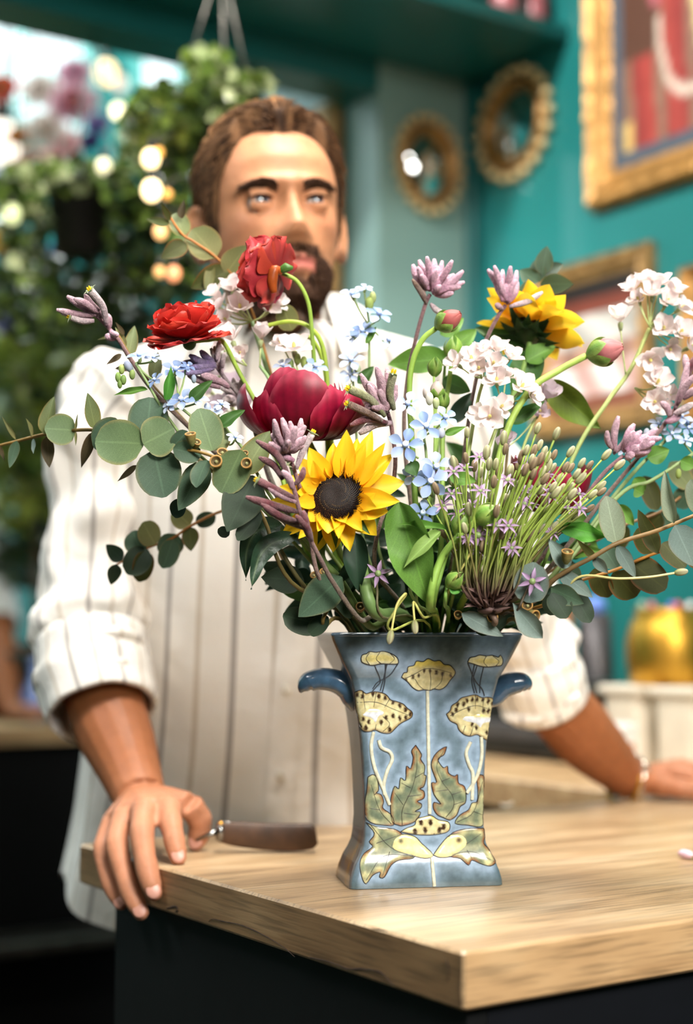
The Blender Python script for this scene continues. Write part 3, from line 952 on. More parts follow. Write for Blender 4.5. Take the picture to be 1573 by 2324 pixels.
MOTIFS = [poppy_top, bud_l, bud_r, poppy_l, poppy_r, leaf_il, leaf_ir, leaf_ol, leaf_or, leaf_bl, leaf_br, fl_c, fl_l, fl_r]

vase = thing('painted_vase', 'blue glazed flared pottery vase painted with cream poppies and leaves', 'vase', vpt(0, 0, 0))
# glaze colour: pale blue haze around the motifs, smoky blue-green towards rim and corners
def inside(p, poly):
    x, y = p; r = False; j = len(poly) - 1
    for i in range(len(poly)):
        xi, yi = poly[i]; xj, yj = poly[j]
        if (yi > y) != (yj > y) and x < (xj - xi) * (y - yi) / (yj - yi) + xi: r = not r
        j = i
    return r
segs = []
for poly in MOTIFS:
    for i in range(len(poly)): segs.append((*poly[i], *poly[(i + 1) % len(poly)]))
for st in stems:
    for a, b in zip(st, st[1:]): segs.append((*a, *b))
SG = np.array(segs)
def proj8(P):
    q = np.array([tuple(Vector(p) - CAMP) for p in P])
    f = q @ np.array(FW); x = q @ np.array(RT) / f * F_PX + CX; y = CY - q @ np.array(UP) / f * F_PX
    return (x - 640) * 2.6217, (y - 1380) * 2.6217
ox, oy = proj8(ovs)
dmin = np.full(len(ox), 1e9)
for s in SG:
    ax, ay, bx, by = s
    dx, dy = bx - ax, by - ay
    t = np.clip(((ox - ax) * dx + (oy - ay) * dy) / (dx * dx + dy * dy + 1e-9), 0, 1)
    dmin = np.minimum(dmin, np.hypot(ox - ax - dx * t, oy - ay - dy * t))
cs = []
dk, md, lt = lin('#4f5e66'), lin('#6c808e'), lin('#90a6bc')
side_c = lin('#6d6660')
per = len(ovs) // (NZ + 1)
for i, p in enumerate(ovs):
    k = i % per
    z = (i // per) / NZ
    nse = .5 + .5 * noise.noise(Vector(p) * 45) * 1.2
    if k <= 50 or k >= per - 3:
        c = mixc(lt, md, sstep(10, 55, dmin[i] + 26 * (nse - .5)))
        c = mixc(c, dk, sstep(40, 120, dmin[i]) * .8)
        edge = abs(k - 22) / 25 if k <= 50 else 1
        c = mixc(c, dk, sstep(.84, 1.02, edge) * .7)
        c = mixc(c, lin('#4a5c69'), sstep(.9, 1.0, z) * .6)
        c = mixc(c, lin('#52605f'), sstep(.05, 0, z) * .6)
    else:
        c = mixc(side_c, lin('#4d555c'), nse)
        g = noise.noise(Vector((p[0] * 60, p[1] * 60, p[2] * 22)))
        if k > per - 34:
            c = mixc(c, lin('#9a7038'), sstep(.05, .45, g) * (.9 if z < .33 else .45))  # golden-brown reflections on the narrow side, painted into the glaze colour
    cs.append(c)
M_glaze = vmat('blue_glaze', .22, .5, nz=.16, nscale=160, coat=.3)
mb = MB()
mb.add(ovs, ofs, cs)
build(mb, 'body', M_glaze, vase)
# rolled rim, inner wall, foot
M_glazein = pmat('dark_inner_glaze', '#27323a', .25, nz=.15)
mb = MB(lin('#566878'))
rimrows = []
hh_ = vase_hw(VH)
for (ins, dz) in ((0, 0), (-.0008, .0014), (0, .0028), (.002, .0034), (.0042, .0026), (.005, .0004), (.005, -.004)):
    rimrows.append([vpt(x, y, VH + dz) for (x, y) in rrect(hh_ - ins, hh_ * VASP - ins, .007)])
n = len(rimrows[0])
fs = [(j * n + i, j * n + (i + 1) % n, (j + 1) * n + (i + 1) % n, (j + 1) * n + i) for j in range(len(rimrows) - 1) for i in range(n)]
mb.add(sum(rimrows, []), fs)
build(mb, 'rim', M_glaze, vase)
zin = [VH * (.06 + .94 * j / 24) - .002 * (j == 24) for j in range(25)]
vs, fs, n = vloft(zin, .005)
fs = [tuple(reversed(f)) for f in fs] + [tuple(range(n))]
build(MB(lin('#27323a')).add(vs, fs), 'inner_wall', M_glazein, vase)
h0_ = vase_hw(0)
build(MB(lin('#3b4650')).add([vpt(x, y, 0) for (x, y) in rrect(h0_, h0_ * VASP, .007)], [tuple(range(n))]), 'foot', M_glazein, vase, False)

# handles: horn shaped lugs on both narrow sides
def handle(sgn, pts, rad, side_off):
    P = catmull(pts, 10)
    c = [lin('#4d6c88')] * 4
    m = MB()
    x = vw * sgn
    nn = len(P)
    vs, cs2, fs = [], [], []
    for i, p in enumerate(P):
        t = (P[min(i + 1, nn - 1)] - P[max(0, i - 1)]).normalized()
        s = vn
        up = t.cross(s).normalized()
        q = i / (nn - 1)
        rr = lerp_list(rad, q)
        for k in range(18):
            a = 2 * math.pi * k / 18
            vs.append(p + s * (math.cos(a) * rr * 1.45) + up * (math.sin(a) * rr))
            cs2.append(mixc(lin('#527698'), lin('#2e4152'), .5 - .5 * math.sin(a) * sgn + .35 * noise.noise(p * 90)))
    for i in range(nn - 1):
        for k in range(18):
            a, b = i * 18 + k, i * 18 + (k + 1) % 18
            fs.append((a, b, b + 18, a + 18))
    fs.append(tuple(range(17, -1, -1))); fs.append(tuple((nn - 1) * 18 + k for k in range(18)))
    m.add(vs, fs, cs2)
    build(m, 'handle', M_glaze, vase)
dl = vdep - .005
handle(-1, [W(812, 1604, dl), W(800, 1585, dl), W(787, 1562, dl), W(762, 1546, dl), W(728, 1541, dl), W(700, 1548, dl), W(687, 1561, dl), W(681, 1572, dl)], [.0075, .0095, .0105, .0105, .0100, .009, .0055, .001], 0)
dl = vdep + .018
handle(1, [W(1108, 1590, dl), W(1122, 1580, dl), W(1140, 1560, dl), W(1160, 1551, dl), W(1183, 1549, dl), W(1197, 1557, dl), W(1203, 1564, dl)], [.0075, .0092, .0105, .0105, .0092, .006, .001], 0)

# the painted poppies and leaves: raised slip outlines filled with coloured glaze
M_slip = vmat('painted_slip', .2, .5, nz=.18, nscale=260, coat=.35)
M_line = vmat('slip_outline', .3, .5, nz=.1)
def poly_edge_d(p, poly):
    return min(seg_d(p, poly[i], poly[(i + 1) % len(poly)]) for i in range(len(poly)))
def motif(name, poly, cf, lines=(), off=.0006, lw=.00042, step=13):
    pts = []
    n = len(poly)
    P = catmull([Vector((*q, 0)) for q in poly + poly[:1]], 3)[:-1]
    outline = [(q.x, q.y) for q in P]
    pts = list(outline)
    xs = [p[0] for p in outline]; ys = [p[1] for p in outline]
    x = min(xs)
    while x < max(xs):
        y = min(ys)
        while y < max(ys):
            q = (x + (2.5 if int(y / step) % 2 else -2.5), y)
            if inside(q, outline) and poly_edge_d(q, outline) > step * .35: pts.append(q)
            y += step
        x += step
    edges = [(i, (i + 1) % len(outline)) for i in range(len(outline))]
    r = geometry.delaunay_2d_cdt([Vector(p) for p in pts], edges, [], 1, 1e-4)
    m = MB()
    vs, cs = [], []
    for q in r[0]:
        d = poly_edge_d((q.x, q.y), outline)
        p, nn = onvase(q.x, q.y, off * sstep(-2, 14, d) + .0002)
        vs.append(p); cs.append(cf(q.x, q.y, d))
    fs = []
    for f in r[2]:
        a, b, c = vs[f[0]], vs[f[1]], vs[f[2]]
        if (b - a).cross(c - a).dot(a - CAMP) > 0: f = list(reversed(f))
        fs.append(tuple(f))
    m.add(vs, fs, cs)
    o = build(m, name, M_slip, vase)
    m = MB(lin('#231c19'))
    L = [onvase(*q, .0004)[0] for q in outline + outline[:1]]
    m.tube(L, lw, 5, False)
    for ln in lines:
        Q = catmull([Vector((*q, 0)) for q in ln], 5)
        m.tube([onvase(q.x, q.y, .0007)[0] for q in Q], [lw * .9, lw * .6], 5, False)
    build(m, 'outline', M_line, o)
    return o
cr, ye, br, gr, rd, wh = lin('#e9e3b6'), lin('#e6d267'), lin('#3a261a'), lin('#68795f'), lin('#8f5c3c'), lin('#dfe3ea')
def spots(L, rx=9, ry=15):
    def f(x, y):
        return max((1 - ((x - a) / rx) ** 2 - ((y - b) / ry) ** 2) for a, b in L)
    return f
def poppyc(sp, yband=None, rim=0):
    def f(x, y, d):
        c = mixc(cr, lin('#c2b079'), .5 + .5 * noise.noise(Vector((x * .03, y * .03, 2))))
        if rim: c = mixc(c, lin('#8a6a3c'), sstep(16, 4, d) * rim)
        if yband: c = mixc(c, ye, sstep(yband[1], yband[0], y) * .9)
        return mixc(c, br, sstep(-.3, .4, sp(x, y)))
    return f
sp1 = spots([(735, 425), (778, 408), (813, 402), (846, 370), (880, 370), (917, 380), (955, 388), (1005, 402)])
motif('painted_poppy', poppy_top, poppyc(sp1, (330, 365)), [[(740, 415), (800, 385), (850, 360), (920, 362), (1010, 385)], [(790, 420), (815, 460), (845, 485)], [(955, 395), (945, 440), (905, 480)], [(880, 380), (885, 430), (880, 488)]], step=9)
motif('painted_bud', bud_l, lambda x, y, d: mixc(cr, ye, sstep(10, 24, d) * .6), [[(520, 335), (500, 300), (520, 262)], [(590, 330), (560, 300), (585, 258)], [(640, 265), (668, 300), (640, 330)]], step=9)
motif('painted_bud', bud_r, lambda x, y, d: mixc(cr, ye, sstep(10, 24, d) * .6), [[(1215, 285), (1200, 320), (1225, 350)], [(1270, 345), (1290, 315), (1255, 285)]], step=9)
spl = spots([(450, 515), (480, 525), (540, 510), (575, 525), (612, 535), (660, 560), (700, 580), (735, 605), (762, 630), (735, 650), (700, 655), (660, 640), (618, 650), (515, 675), (485, 660), (590, 680), (470, 700), (640, 720), (500, 710)], 11, 17)
motif('painted_poppy', poppy_l, poppyc(spl, None, .8), [[(450, 560), (560, 560), (660, 600), (760, 640)], [(555, 720), (560, 690)], [(600, 645), (640, 690), (600, 735)], [(640, 540), (610, 590)], [(560, 500), (545, 590)], [(480, 495), (495, 600)]], step=9)
motif('painted_petal_band', band_l, lambda x, y, d: mixc(wh, ye, sstep(625, 600, y)), [], off=.0012, step=9)
spr = spots([(1035, 605), (1045, 575), (1080, 572), (1100, 550), (1132, 545), (1160, 545), (1195, 545), (1225, 555), (1250, 570), (1015, 630), (1155, 710), (1130, 690), (1200, 610), (1225, 610), (1110, 600), (1215, 740)], 10, 16)
motif('painted_poppy', poppy_r, poppyc(spr, None, .8), [[(1000, 640), (1080, 600), (1160, 580), (1250, 610)], [(1120, 758), (1140, 700)], [(1090, 700), (1075, 745)], [(1150, 518), (1150, 600)], [(1200, 540), (1190, 620)]], step=9)
motif('painted_petal_band', band_r, lambda x, y, d: mixc(wh, ye, sstep(660, 635, y)), [], off=.0012, step=9)
def leafc(yel, seed):
    def f(x, y, d):
        n1 = .5 + .5 * noise.noise(Vector((x * .02, y * .02, seed)))
        c = mixc(gr, lin('#a8ab88'), n1)
        c = mixc(c, lin('#d6d09a'), yel * sstep(.3, .8, n1))
        c = mixc(c, lin('#505f55'), sstep(20, 38, d) * .6)
        return mixc(c, rd, sstep(22, 4, d) * sstep(.3, .62, .5 + .5 * noise.noise(Vector((x * .012, y * .012, seed + 5)))))
    return f
motif('painted_leaf', leaf_il, leafc(.4, 1), [[(715, 1290), (715, 1200), (770, 1080), (800, 960), (800, 850)], [(720, 1170), (670, 1100)], [(745, 1120), (830, 1110)], [(765, 1070), (710, 1040)], [(790, 1010), (840, 980)], [(725, 1220), (800, 1230)]])
motif('painted_leaf', leaf_ir, leafc(.5, 2), [[(975, 1245), (1020, 1180), (1010, 1110), (950, 1030), (920, 940), (960, 850)], [(1010, 1110), (1070, 1090)], [(990, 1080), (915, 1090)], [(950, 1030), (1000, 1010)], [(1020, 1170), (1080, 1150)]])
motif('painted_leaf', leaf_ol, leafc(.5, 3), [[(650, 1285), (580, 1200), (530, 1050)], [(580, 1200), (520, 1190)], [(550, 1110), (572, 1090)]])
motif('painted_leaf', leaf_or, leafc(.6, 4), [[(1040, 1275), (1140, 1210), (1190, 1030)], [(1140, 1210), (1190, 1230)]])
motif('painted_leaf', leaf_bl, leafc(1, 5), [[(780, 1480), (640, 1420), (520, 1280)], [(760, 1470), (600, 1480), (500, 1620)], [(640, 1450), (600, 1590)], [(560, 1400), (700, 1350)]])
motif('painted_leaf', leaf_br, leafc(1, 6), [[(980, 1450), (1100, 1400), (1200, 1330)], [(1000, 1470), (1130, 1450), (1260, 1510)], [(1100, 1440), (1130, 1490)]])
spc = spots([(825, 1275), (882, 1275), (935, 1320), (960, 1300), (790, 1330), (850, 1320)], 13, 22)
motif('painted_poppy', fl_c, poppyc(spc, (1240, 1250)), [[(780, 1340), (800, 1290)], [(850, 1345), (850, 1250)], [(905, 1345), (910, 1255)], [(940, 1340), (960, 1275)]], off=.0012, step=9)
motif('painted_petal', fl_l, lambda x, y, d: mixc(mixc(cr, ye, .35), lin('#5d5a48'), sstep(24, 4, math.hypot(x - 705, y - 1385))), [[(880, 1470), (790, 1420), (690, 1420)]], off=.0014, step=11)
motif('painted_petal', fl_r, lambda x, y, d: mixc(mixc(cr, ye, .35), lin('#5d4a38'), sstep(28, 5, math.hypot(x - 1050, y - 1380))), [[(920, 1470), (1000, 1420), (1080, 1420)]], off=.0014, step=11)
for st in stems:
    Q = catmull([Vector((*q, 0)) for q in st], 8)
    build(MB(lin('#d9d7c0')).tube([onvase(q.x, q.y, .0003)[0] for q in Q], .0017, 6, False, flat=1), 'painted_stem', M_slip, vase)
    o = MB(lin('#231c19'))
    for sd in (-6.5, 6.5):
        o.tube([onvase(q.x + sd, q.y, .0004)[0] for q in Q], .0004, 5, False)
    build(o, 'stem_outline', M_line, vase)
for st in strings:
    Q = catmull([Vector((*q, 0)) for q in st], 6)
    build(MB(lin('#3d4148')).tube([onvase(q.x, q.y, .0003)[0] for q in Q], .00055, 5, False), 'painted_thread', M_line, vase)
MOUTH = vpt(0, 0, VH)
# ------------------------------------------------------------------ people
def interp(T, x):
    if x <= T[0][0]: return T[0][1]
    for (a, p), (b, q) in zip(T, T[1:]):
        if x <= b:
            t = (x - a) / (b - a); t = t * t * (3 - 2 * t) * .5 + t * .5
            return p + (q - p) * t
    return T[-1][1]
H_F = [(-.121, .050), (-.116, .072), (-.105, .085), (-.085, .088), (-.07, .089), (-.047, .090), (-.025, .089), (0, .088), (.02, .094), (.045, .094), (.07, .084), (.09, .064), (.103, .038), (.112, 0)]
H_B = [(-.121, .0), (-.105, .03), (-.085, .056), (-.05, .082), (-.025, .090), (0, .096), (.03, .101), (.06, .094), (.085, .073), (.103, .042), (.112, 0)]
H_A = [(-.121, .018), (-.116, .030), (-.105, .042), (-.085, .054), (-.07, .060), (-.047, .066), (-.025, .0705), (0, .073), (.03, .075), (.06, .071), (.085, .056), (.103, .032), (.112, 0)]
def g(x, c, s): return math.exp(-((x - c) / s) ** 2)
NP = [(-.056, 0), (-.050, .008), (-.043, .022), (-.036, .027), (-.022, .020), (-.005, .012), (.012, .006), (.03, 0)]
def headS(phi, z):
    """head surface, metres; eyes at z = 0, face towards -y; phi from the nose"""
    a, f, b = interp(H_A, z), interp(H_F, z), interp(H_B, z)
    s, c = math.sin(phi), math.cos(phi)
    n = 2 / 2.25
    x = a * math.copysign(abs(s) ** n, s)
    y = -(f if c > 0 else b) * math.copysign(abs(c) ** n, c)
    if c > 0:
        ax = abs(x); k = sstep(0, .3, c)
        d = interp(NP, z) * math.exp(-(ax / (.0085 + .006 * sstep(-.01, -.038, z))) ** 2.6)
        d += .004 * g(ax, .013, .006) * g(z, -.044, .006)
        d -= .0125 * g(ax, .031, .016) * g(z, -.002, .0115)
        d += .0070 * g(ax, .026, .024) * g(z, .0165, .0085)
        d += .0045 * g(ax, .048, .018) * g(z, -.026, .015)
        d += .0075 * g(ax, 0, .020) * g(z, -.0665, .0048) + .0085 * g(ax, 0, .018) * g(z, -.0795, .0055)
        d -= .003 * g(ax, 0, .02) * g(z, -.0725, .0022)
        d -= .004 * g(ax, 0, .02) * g(z, -.0905, .005)
        d += .008 * g(ax, 0, .020) * g(z, -.106, .012)
        d -= .003 * g(ax, .045, .015) * g(z, -.06, .02)
        y -= d * k
    return Vector((x, y, z))
def head_mb(m, MH, nphi=150, nz=112):
    zt = [-.121 + .233 * (j / nz) for j in range(nz + 1)]
    def ph(u):
        t = u * 2 - 1
        return math.pi * (t * .55 + .45 * t * abs(t) ** 1.2)
    m.grid(lambda u, v: MH @ headS(ph(u), zt[int(round(v * nz))]), nphi, nz, wrap=True)
    # close chin floor
    n0 = len(m.v); 
    m.add([MH @ headS(ph(i / nphi), -.121) for i in range(nphi)], [tuple(range(nphi - 1, -1, -1))])
    for s in (-1, 1):   # ears
        E = MH @ Matrix.Translation((s * .0805, .006, -.012)) @ Matrix.Rotation(s * R(-32), 4, 'Z') @ Matrix.Rotation(R(-8), 4, 'X')
        m.ball(E @ Vector((0, 0, 0)), 1, 16, 12, (E.to_3x3() @ Matrix.Diagonal((.006, .017, .032))))
        rim = [Vector((0, .017 * math.cos(q), .032 * math.sin(q) - .001)) for q in [R(-150 + 300 * i / 16 - 0) for i in range(17)]]
        rim = [Vector((s * .004, p.y * (1 if p.z > -.01 else .8), p.z)) for p in rim]
        m.tube([E @ p for p in rim], .0045, 7)
        for q in (-.5, .5):
            m.ball(E @ Vector((0, -.006, -.026)), .008, 8, 6)
    # eyelids: bands of a shell around each eye
    for s in (-1, 1):
        ec = Vector((s * .0315, -.0735, -.001))
        for (a0, a1) in ((R(16), R(95)), (R(-20), R(-80))):
            P = []
            for j in range(7):
                el = a0 + (a1 - a0) * j / 6
                row = []
                for i in range(17):
                    az = R(-54 + 108 * i / 16)
                    e2 = el * (math.cos(az) ** .55)
                    rr = .0142
                    row.append(ec + Vector((rr * 1.12 * math.sin(az), -rr * math.cos(az) * math.cos(e2), rr * math.sin(e2))))
                P.append(row)
            for row in P[:4]:
                m.tube([MH @ q for q in row], .0021, 6)
def remeshed(mb, name, vox):
    me = bpy.data.meshes.new(name + '_tmp')
    me.from_pydata(mb.v, [], mb.f)
    o = bpy.data.objects.new(name + '_tmp', me)
    COL.objects.link(o)
    md = o.modifiers.new('r', 'REMESH'); md.mode = 'VOXEL'; md.voxel_size = vox; md.use_smooth_shade = True
    sm = o.modifiers.new('s', 'SMOOTH'); sm.factor = .5; sm.iterations = 2
    dg = bpy.context.evaluated_depsgraph_get()
    out = bpy.data.meshes.new_from_object(o.evaluated_get(dg))
    bpy.data.objects.remove(o); bpy.data.meshes.remove(me)
    out.name = name
    return out

M_skin = vmat('skin', .52, .3, nz=.10, nscale=70, bump=.18, bscale=220, sss=.12)
M_hair = vmat('hair', .75, .15, nz=.12, nscale=60)
M_nail = pmat('fingernail', '#b98574', .4, nz=.05)
M_eye = vmat('eyeball', .08, .6, nz=.03, coat=.6)
SK_FACE, SK_ARM, SK_HAND = lin('#bd8460'), lin('#9c5f3a'), lin('#b37a5c')

def shirt_mat(name, base, c1, c2):
    m, nt, p = nt_new(name)
    N, L = nt.nodes, nt.links
    av = N.new('ShaderNodeAttribute'); av.attribute_name = 'luv'
    sx = N.new('ShaderNodeSeparateXYZ'); L.new(av.outputs['Vector'], sx.inputs[0])
    def mth(op, a, b=None, c=None):
        q = N.new('ShaderNodeMath'); q.operation = op
        for i, z in enumerate((a, b, c)):
            if z is None: continue
            if isinstance(z, (int, float)): q.inputs[i].default_value = z
            else: L.new(z, q.inputs[i])
        return q.outputs[0]
    fr = mth('FRACT', sx.outputs[0])
    def band(c, w):
        d = mth('ABSOLUTE', mth('SUBTRACT', fr, c))
        q = N.new('ShaderNodeMapRange'); q.interpolation_type = 'SMOOTHSTEP'
        q.inputs[1].default_value, q.inputs[2].default_value = w, w * .5
        q.inputs[3].default_value, q.inputs[4].default_value = 0, 1
        L.new(d, q.inputs[0]); return q.outputs[0]
    def mix(f, a, b):
        q = N.new('ShaderNodeMix'); q.data_type = 'RGBA'
        L.new(f, q.inputs[0])
        for i, z in ((6, a), (7, b)):
            if isinstance(z, tuple): q.inputs[i].default_value = (*z, 1)
            else: L.new(z, q.inputs[i])
        return q.outputs[2]
    c = mix(mth('MULTIPLY', band(.25, .055), .62), lin(base), lin(c1))
    c = mix(mth('MULTIPLY', band(.75, .05), .55), c, lin(c2))
    L.new(c, p.inputs['Base Color'])
    p.inputs['Roughness'].default_value = .85
    p.inputs['Specular IOR Level'].default_value = .2
    p.inputs['Sheen Weight'].default_value = .15
    tc = N.new('ShaderNodeTexCoord')
    nb = N.new('ShaderNodeTexNoise'); nb.inputs['Scale'].default_value = 14; nb.inputs['Detail'].default_value = 6
    L.new(tc.outputs['Object'], nb.inputs['Vector'])
    b = N.new('ShaderNodeBump'); b.inputs['Strength'].default_value = .35; b.inputs['Distance'].default_value = .02
    L.new(nb.outputs[0], b.inputs['Height']); L.new(b.outputs[0], p.inputs['Normal'])
    return m
M_shirt = shirt_mat('striped_linen', '#f5f0e9', '#5b5050', '#b8a488')
M_tee = shirt_mat('white_cotton', '#e9e6e0', '#e9e6e0', '#e9e6e0')
M_trouser = pmat('black_trousers', '#191613', .85, nz=.2, nscale=60)
M_shoe = pmat('black_leather', '#120f0d', .4, nz=.2)

def noise3(p, s, seed=0): return noise.noise(Vector((p[0] * s + seed, p[1] * s - seed, p[2] * s + 2 * seed)))

def add_hand(m, wrist, digits, r=.0088):
    """digits: thumb, index, middle, ring, little; each a list from the knuckle to the tip"""
    for k, D in enumerate(digits):
        k0 = D[0]
        base = wrist.lerp(k0, .12)
        m.tube(catmull([base, wrist.lerp(k0, .55), k0], 5), [.0165, .0155, .0128] if k else [.0165, .0165, .0135], 10)
        P = catmull(D, 6)
        s = 1.1 if k == 0 else (1.0, 1.0, 1.04, .98, .86)[k]
        n = len(P)
        rad = [r * s * q for q in (1.22, 1.1, 1.0, 1.08, .98, .92, .97, .9, .84, .5)]
        m.tube(P, rad, 12)
        m.ball(P[-1] - (P[-1] - P[-2]).normalized() * r * .25, r * s * .74, 10, 8)
    for a, b in ((1, 2), (2, 3), (3, 4)):
        m.tube([wrist.lerp(digits[a][0], .3).lerp(wrist.lerp(digits[b][0], .3), .5), digits[a][0].lerp(digits[b][0], .5)], [.0165, .0115], 10)
    m.tube([wrist.lerp(digits[0][0], .35).lerp(wrist.lerp(digits[1][0], .35), .5), digits[0][0].lerp(digits[1][0], .5) * .75 + wrist * .25], [.016, .0105], 10)

def nails(person, digits, towards, r=.0108):
    me = MB().ball((0, 0, 0), 1, 14, 8).mesh('fingernail', M_nail)
    for k, D in enumerate(digits):
        P = catmull(D, 6)
        t = (P[-1] - P[-3]).normalized()
        nrm = (towards[k] if isinstance(towards, list) else towards)
        nrm = (nrm - t * nrm.dot(t)).normalized()
        x = nrm.cross(t)
        s = r * (1.1 if k == 0 else (1.0, 1.0, 1.04, .98, .86)[k])
        c = P[-1] - t * s * .35 + nrm * s * .62
        M = Matrix((x, t, nrm)).transposed().to_4x4()
        put('fingernail', me, person, Matrix.Translation(c) @ M @ Matrix.Diagonal((s * .62, s * .72, s * .18, 1)))

def loft(m, rows, nu, nv, fn=None, stripe=.054, u0=0.0, cap=False):
    """rows: list of (centre, xaxis, yaxis, rx, ry); superelliptic tube; luv.x counts stripes"""
    C = catmull([r_[0] for r_ in rows], 10)
    K = len(C) - 1
    def at(L, v):
        return lerp_list(L, v)
    X = [r_[1] for r_ in rows]; Y = [r_[2] for r_ in rows]; RX = [r_[3] for r_ in rows]; RY = [r_[4] for r_ in rows]
    rmean = sum(RX) / len(RX) * .5 + sum(RY) / len(RY) * .5
    vs, ts, fs = [], [], []
    for j in range(nv + 1):
        v = j / nv
        c = at(C, v); x = at(X, v); y = at(Y, v); rx = at(RX, v); ry = at(RY, v)
        for i in range(nu + 1):
            a = 2 * math.pi * i / nu
            ca, sa = math.cos(a), math.sin(a)
            n_ = 2 / 2.3
            p = c + x * (rx * math.copysign(abs(ca) ** n_, ca)) + y * (ry * math.copysign(abs(sa) ** n_, sa))
            if fn: p = fn(p, (x * ca + y * sa).normalized(), a, v)
            vs.append(p)
            ts.append((u0 + a * rmean / stripe, v, 0))
    for j in range(nv):
        for i in range(nu):
            q = j * (nu + 1) + i
            fs.append((q, q + 1, q + nu + 2, q + nu + 1))
    m.add(vs, fs, None, ts)
    return m

def axes(P, ref):
    out = []
    for i in range(len(P)):
        t = (P[min(i + 1, len(P) - 1)] - P[max(0, i - 1)]).normalized()
        x = (ref - t * ref.dot(t)).normalized()
        out.append((x, t.cross(x)))
    return out

def make_person(S):
    feet = S['feet']
    base = (feet[0] + feet[1]) / 2; base.z = 0
    per = thing('person', S['label'], 'person', base)
    MH = S['head']
    m = MB()
    head_mb(m, MH, *S.get('res', (150, 112)))
    nk0, nk1 = MH @ Vector((0, .028, -.06)), S['neck']
    m.tube(catmull([nk0, nk0.lerp(nk1, .5), nk1], 5), [.056, .055, .066], 20)
    ch, pv = S['chest'], S['pelvis']
    sr, sl = S['shoulders']
    side = (sl - sr).normalized()
    # torso
    fr_ = Vector((side.y, -side.x, 0)).normalized()
    rows = [(nk1 + ZV * .0, .05, .05), (nk1.lerp(ch, .35), .13, .075), (ch, .155, .095), (ch.lerp(pv, .5), .14, .09), (pv, .155, .1), (pv - ZV * .08, .15, .095)]
    mm2 = MB()
    loft(mm2, [(c, side, fr_, a, b) for c, a, b in rows], 28, 24)
    n = 29
    mm2.f += [tuple(range(n - 2, -1, -1)), tuple(24 * n + i for i in range(n - 1))]
    m.add(mm2.v, mm2.f)
    m.ball(ch.lerp(nk1, .4), (.13, .08, .1), 16, 10)
    for A, hand in zip(S['arms'], S['hands']):
        m.tube(catmull(A, 8), [.052, .047, .043, .040, .042, .044, .040, .033, .0275], 16)
        add_hand(m, A[-1], hand, S.get('fr', .0114))
    for k, ft in enumerate(feet):
        hip = pv + side * (-.085, .085)[k] - ZV * .05
        m.tube(catmull([hip, hip.lerp(ft + ZV * .08, .5) - fr_ * -.01, ft + ZV * .08], 8), [.085, .07, .055, .05, .04], 14)
        m.tube([ft + ZV * .07, ft + ZV * .035 + fr_ * .05, ft + ZV * .025 + fr_ * .14], [.04, .035, .025], 10)
    me = remeshed(m, 'body', S.get('vox', .0027))
    nvt = len(me.vertices)
    co = np.empty(nvt * 3, dtype=np.float32); me.vertices.foreach_get('co', co); co = co.reshape(-1, 3)
    Mi = np.array(MH.inverted())
    L = co @ Mi[:3, :3].T + Mi[:3, 3]
    x, y, z = L[:, 0], L[:, 1], L[:, 2]
    ax = np.abs(x)
    def ss(a, b, q):
        t = np.clip((q - a) / (b - a), 0, 1); return t * t * (3 - 2 * t)
    ishead = (z > -.15) & (z < .14) & (ax < .11) & (np.abs(y) < .14)
    col = np.tile(np.array(SK_ARM), (nvt, 1))
    def blend(c, w):
        nonlocal col
        col = col * (1 - w[:, None]) + np.array(c)[None, :] * w[:, None]
    blend(SK_FACE, ishead * ss(-.15, -.10, z))
    # hands paler, ruddier
    for hand, A in zip(S['hands'], S['arms']):
        w = A[-1]; k_ = hand[2][0]
        d = (k_ - w).normalized(); q = (co - np.array(w)) @ np.array(d)
        near = np.linalg.norm(co - np.array(k_), axis=1) < .16
        blend(SK_HAND, near * ss(-.02, .06, q))
    blend(lin('#b5664f'), ishead * np.exp(-((ax - .05) / .02) ** 2 - ((z + .028) / .015) ** 2) * .25 * (y < 0))
    if S.get('beard'):
        nzv = np.array([.5 + .5 * noise.noise(Vector(p) * 130) for p in L]) if nvt < 4e5 else .5
        line = np.interp(ax, [0, .010, .022, .03, .045, .058, .066, .071, .08], [-.088, -.089, -.074, -.061, -.066, -.070, -.062, -.045, -.03])
        beard = ss(-.003, .006, line - z) * ishead * (y < .012) * (z > -.135)
        mous = ishead * (y < -.06) * ss(.032, .024, ax) * ss(-.050, -.055, z) * ss(-.0685, -.0625, z)
        side_m = ishead * (y < -.05) * ss(.018, .024, ax) * ss(.04, .03, ax) * ss(-.055, -.06, z) * (z > -.09)
        soul = ishead * (y < -.07) * ss(.012, .006, ax) * ss(-.083, -.087, z)
        b = np.clip(np.maximum.reduce([beard, mous, side_m, soul]), 0, 1) * (.72 + .28 * nzv)
        blend(lin('#3f2b20'), b * .86)
        lips = ishead * (y < -.075) * ss(.026, .018, ax) * np.exp(-((z + .0735) / .0095) ** 4)
        blend(lin('#b0625c'), lips * .85)
    else:
        blend(lin('#a85f55'), ishead * (y < -.075) * ss(.026, .018, ax) * np.exp(-((z + .0735) / .009) ** 4) * .7)
    buf = np.ones((nvt, 4), dtype=np.float32); buf[:, :3] = col
    a = me.color_attributes.new('col', 'FLOAT_COLOR', 'POINT'); a.data.foreach_set('color', buf.ravel())
    # mesh origin at the person's base
    co2 = co - np.array(base)
    me.vertices.foreach_set('co', co2.ravel().astype(np.float32)); me.update()
    me.materials.clear(); me.materials.append(M_skin)
    put('body', me, per, Matrix.Translation(base))

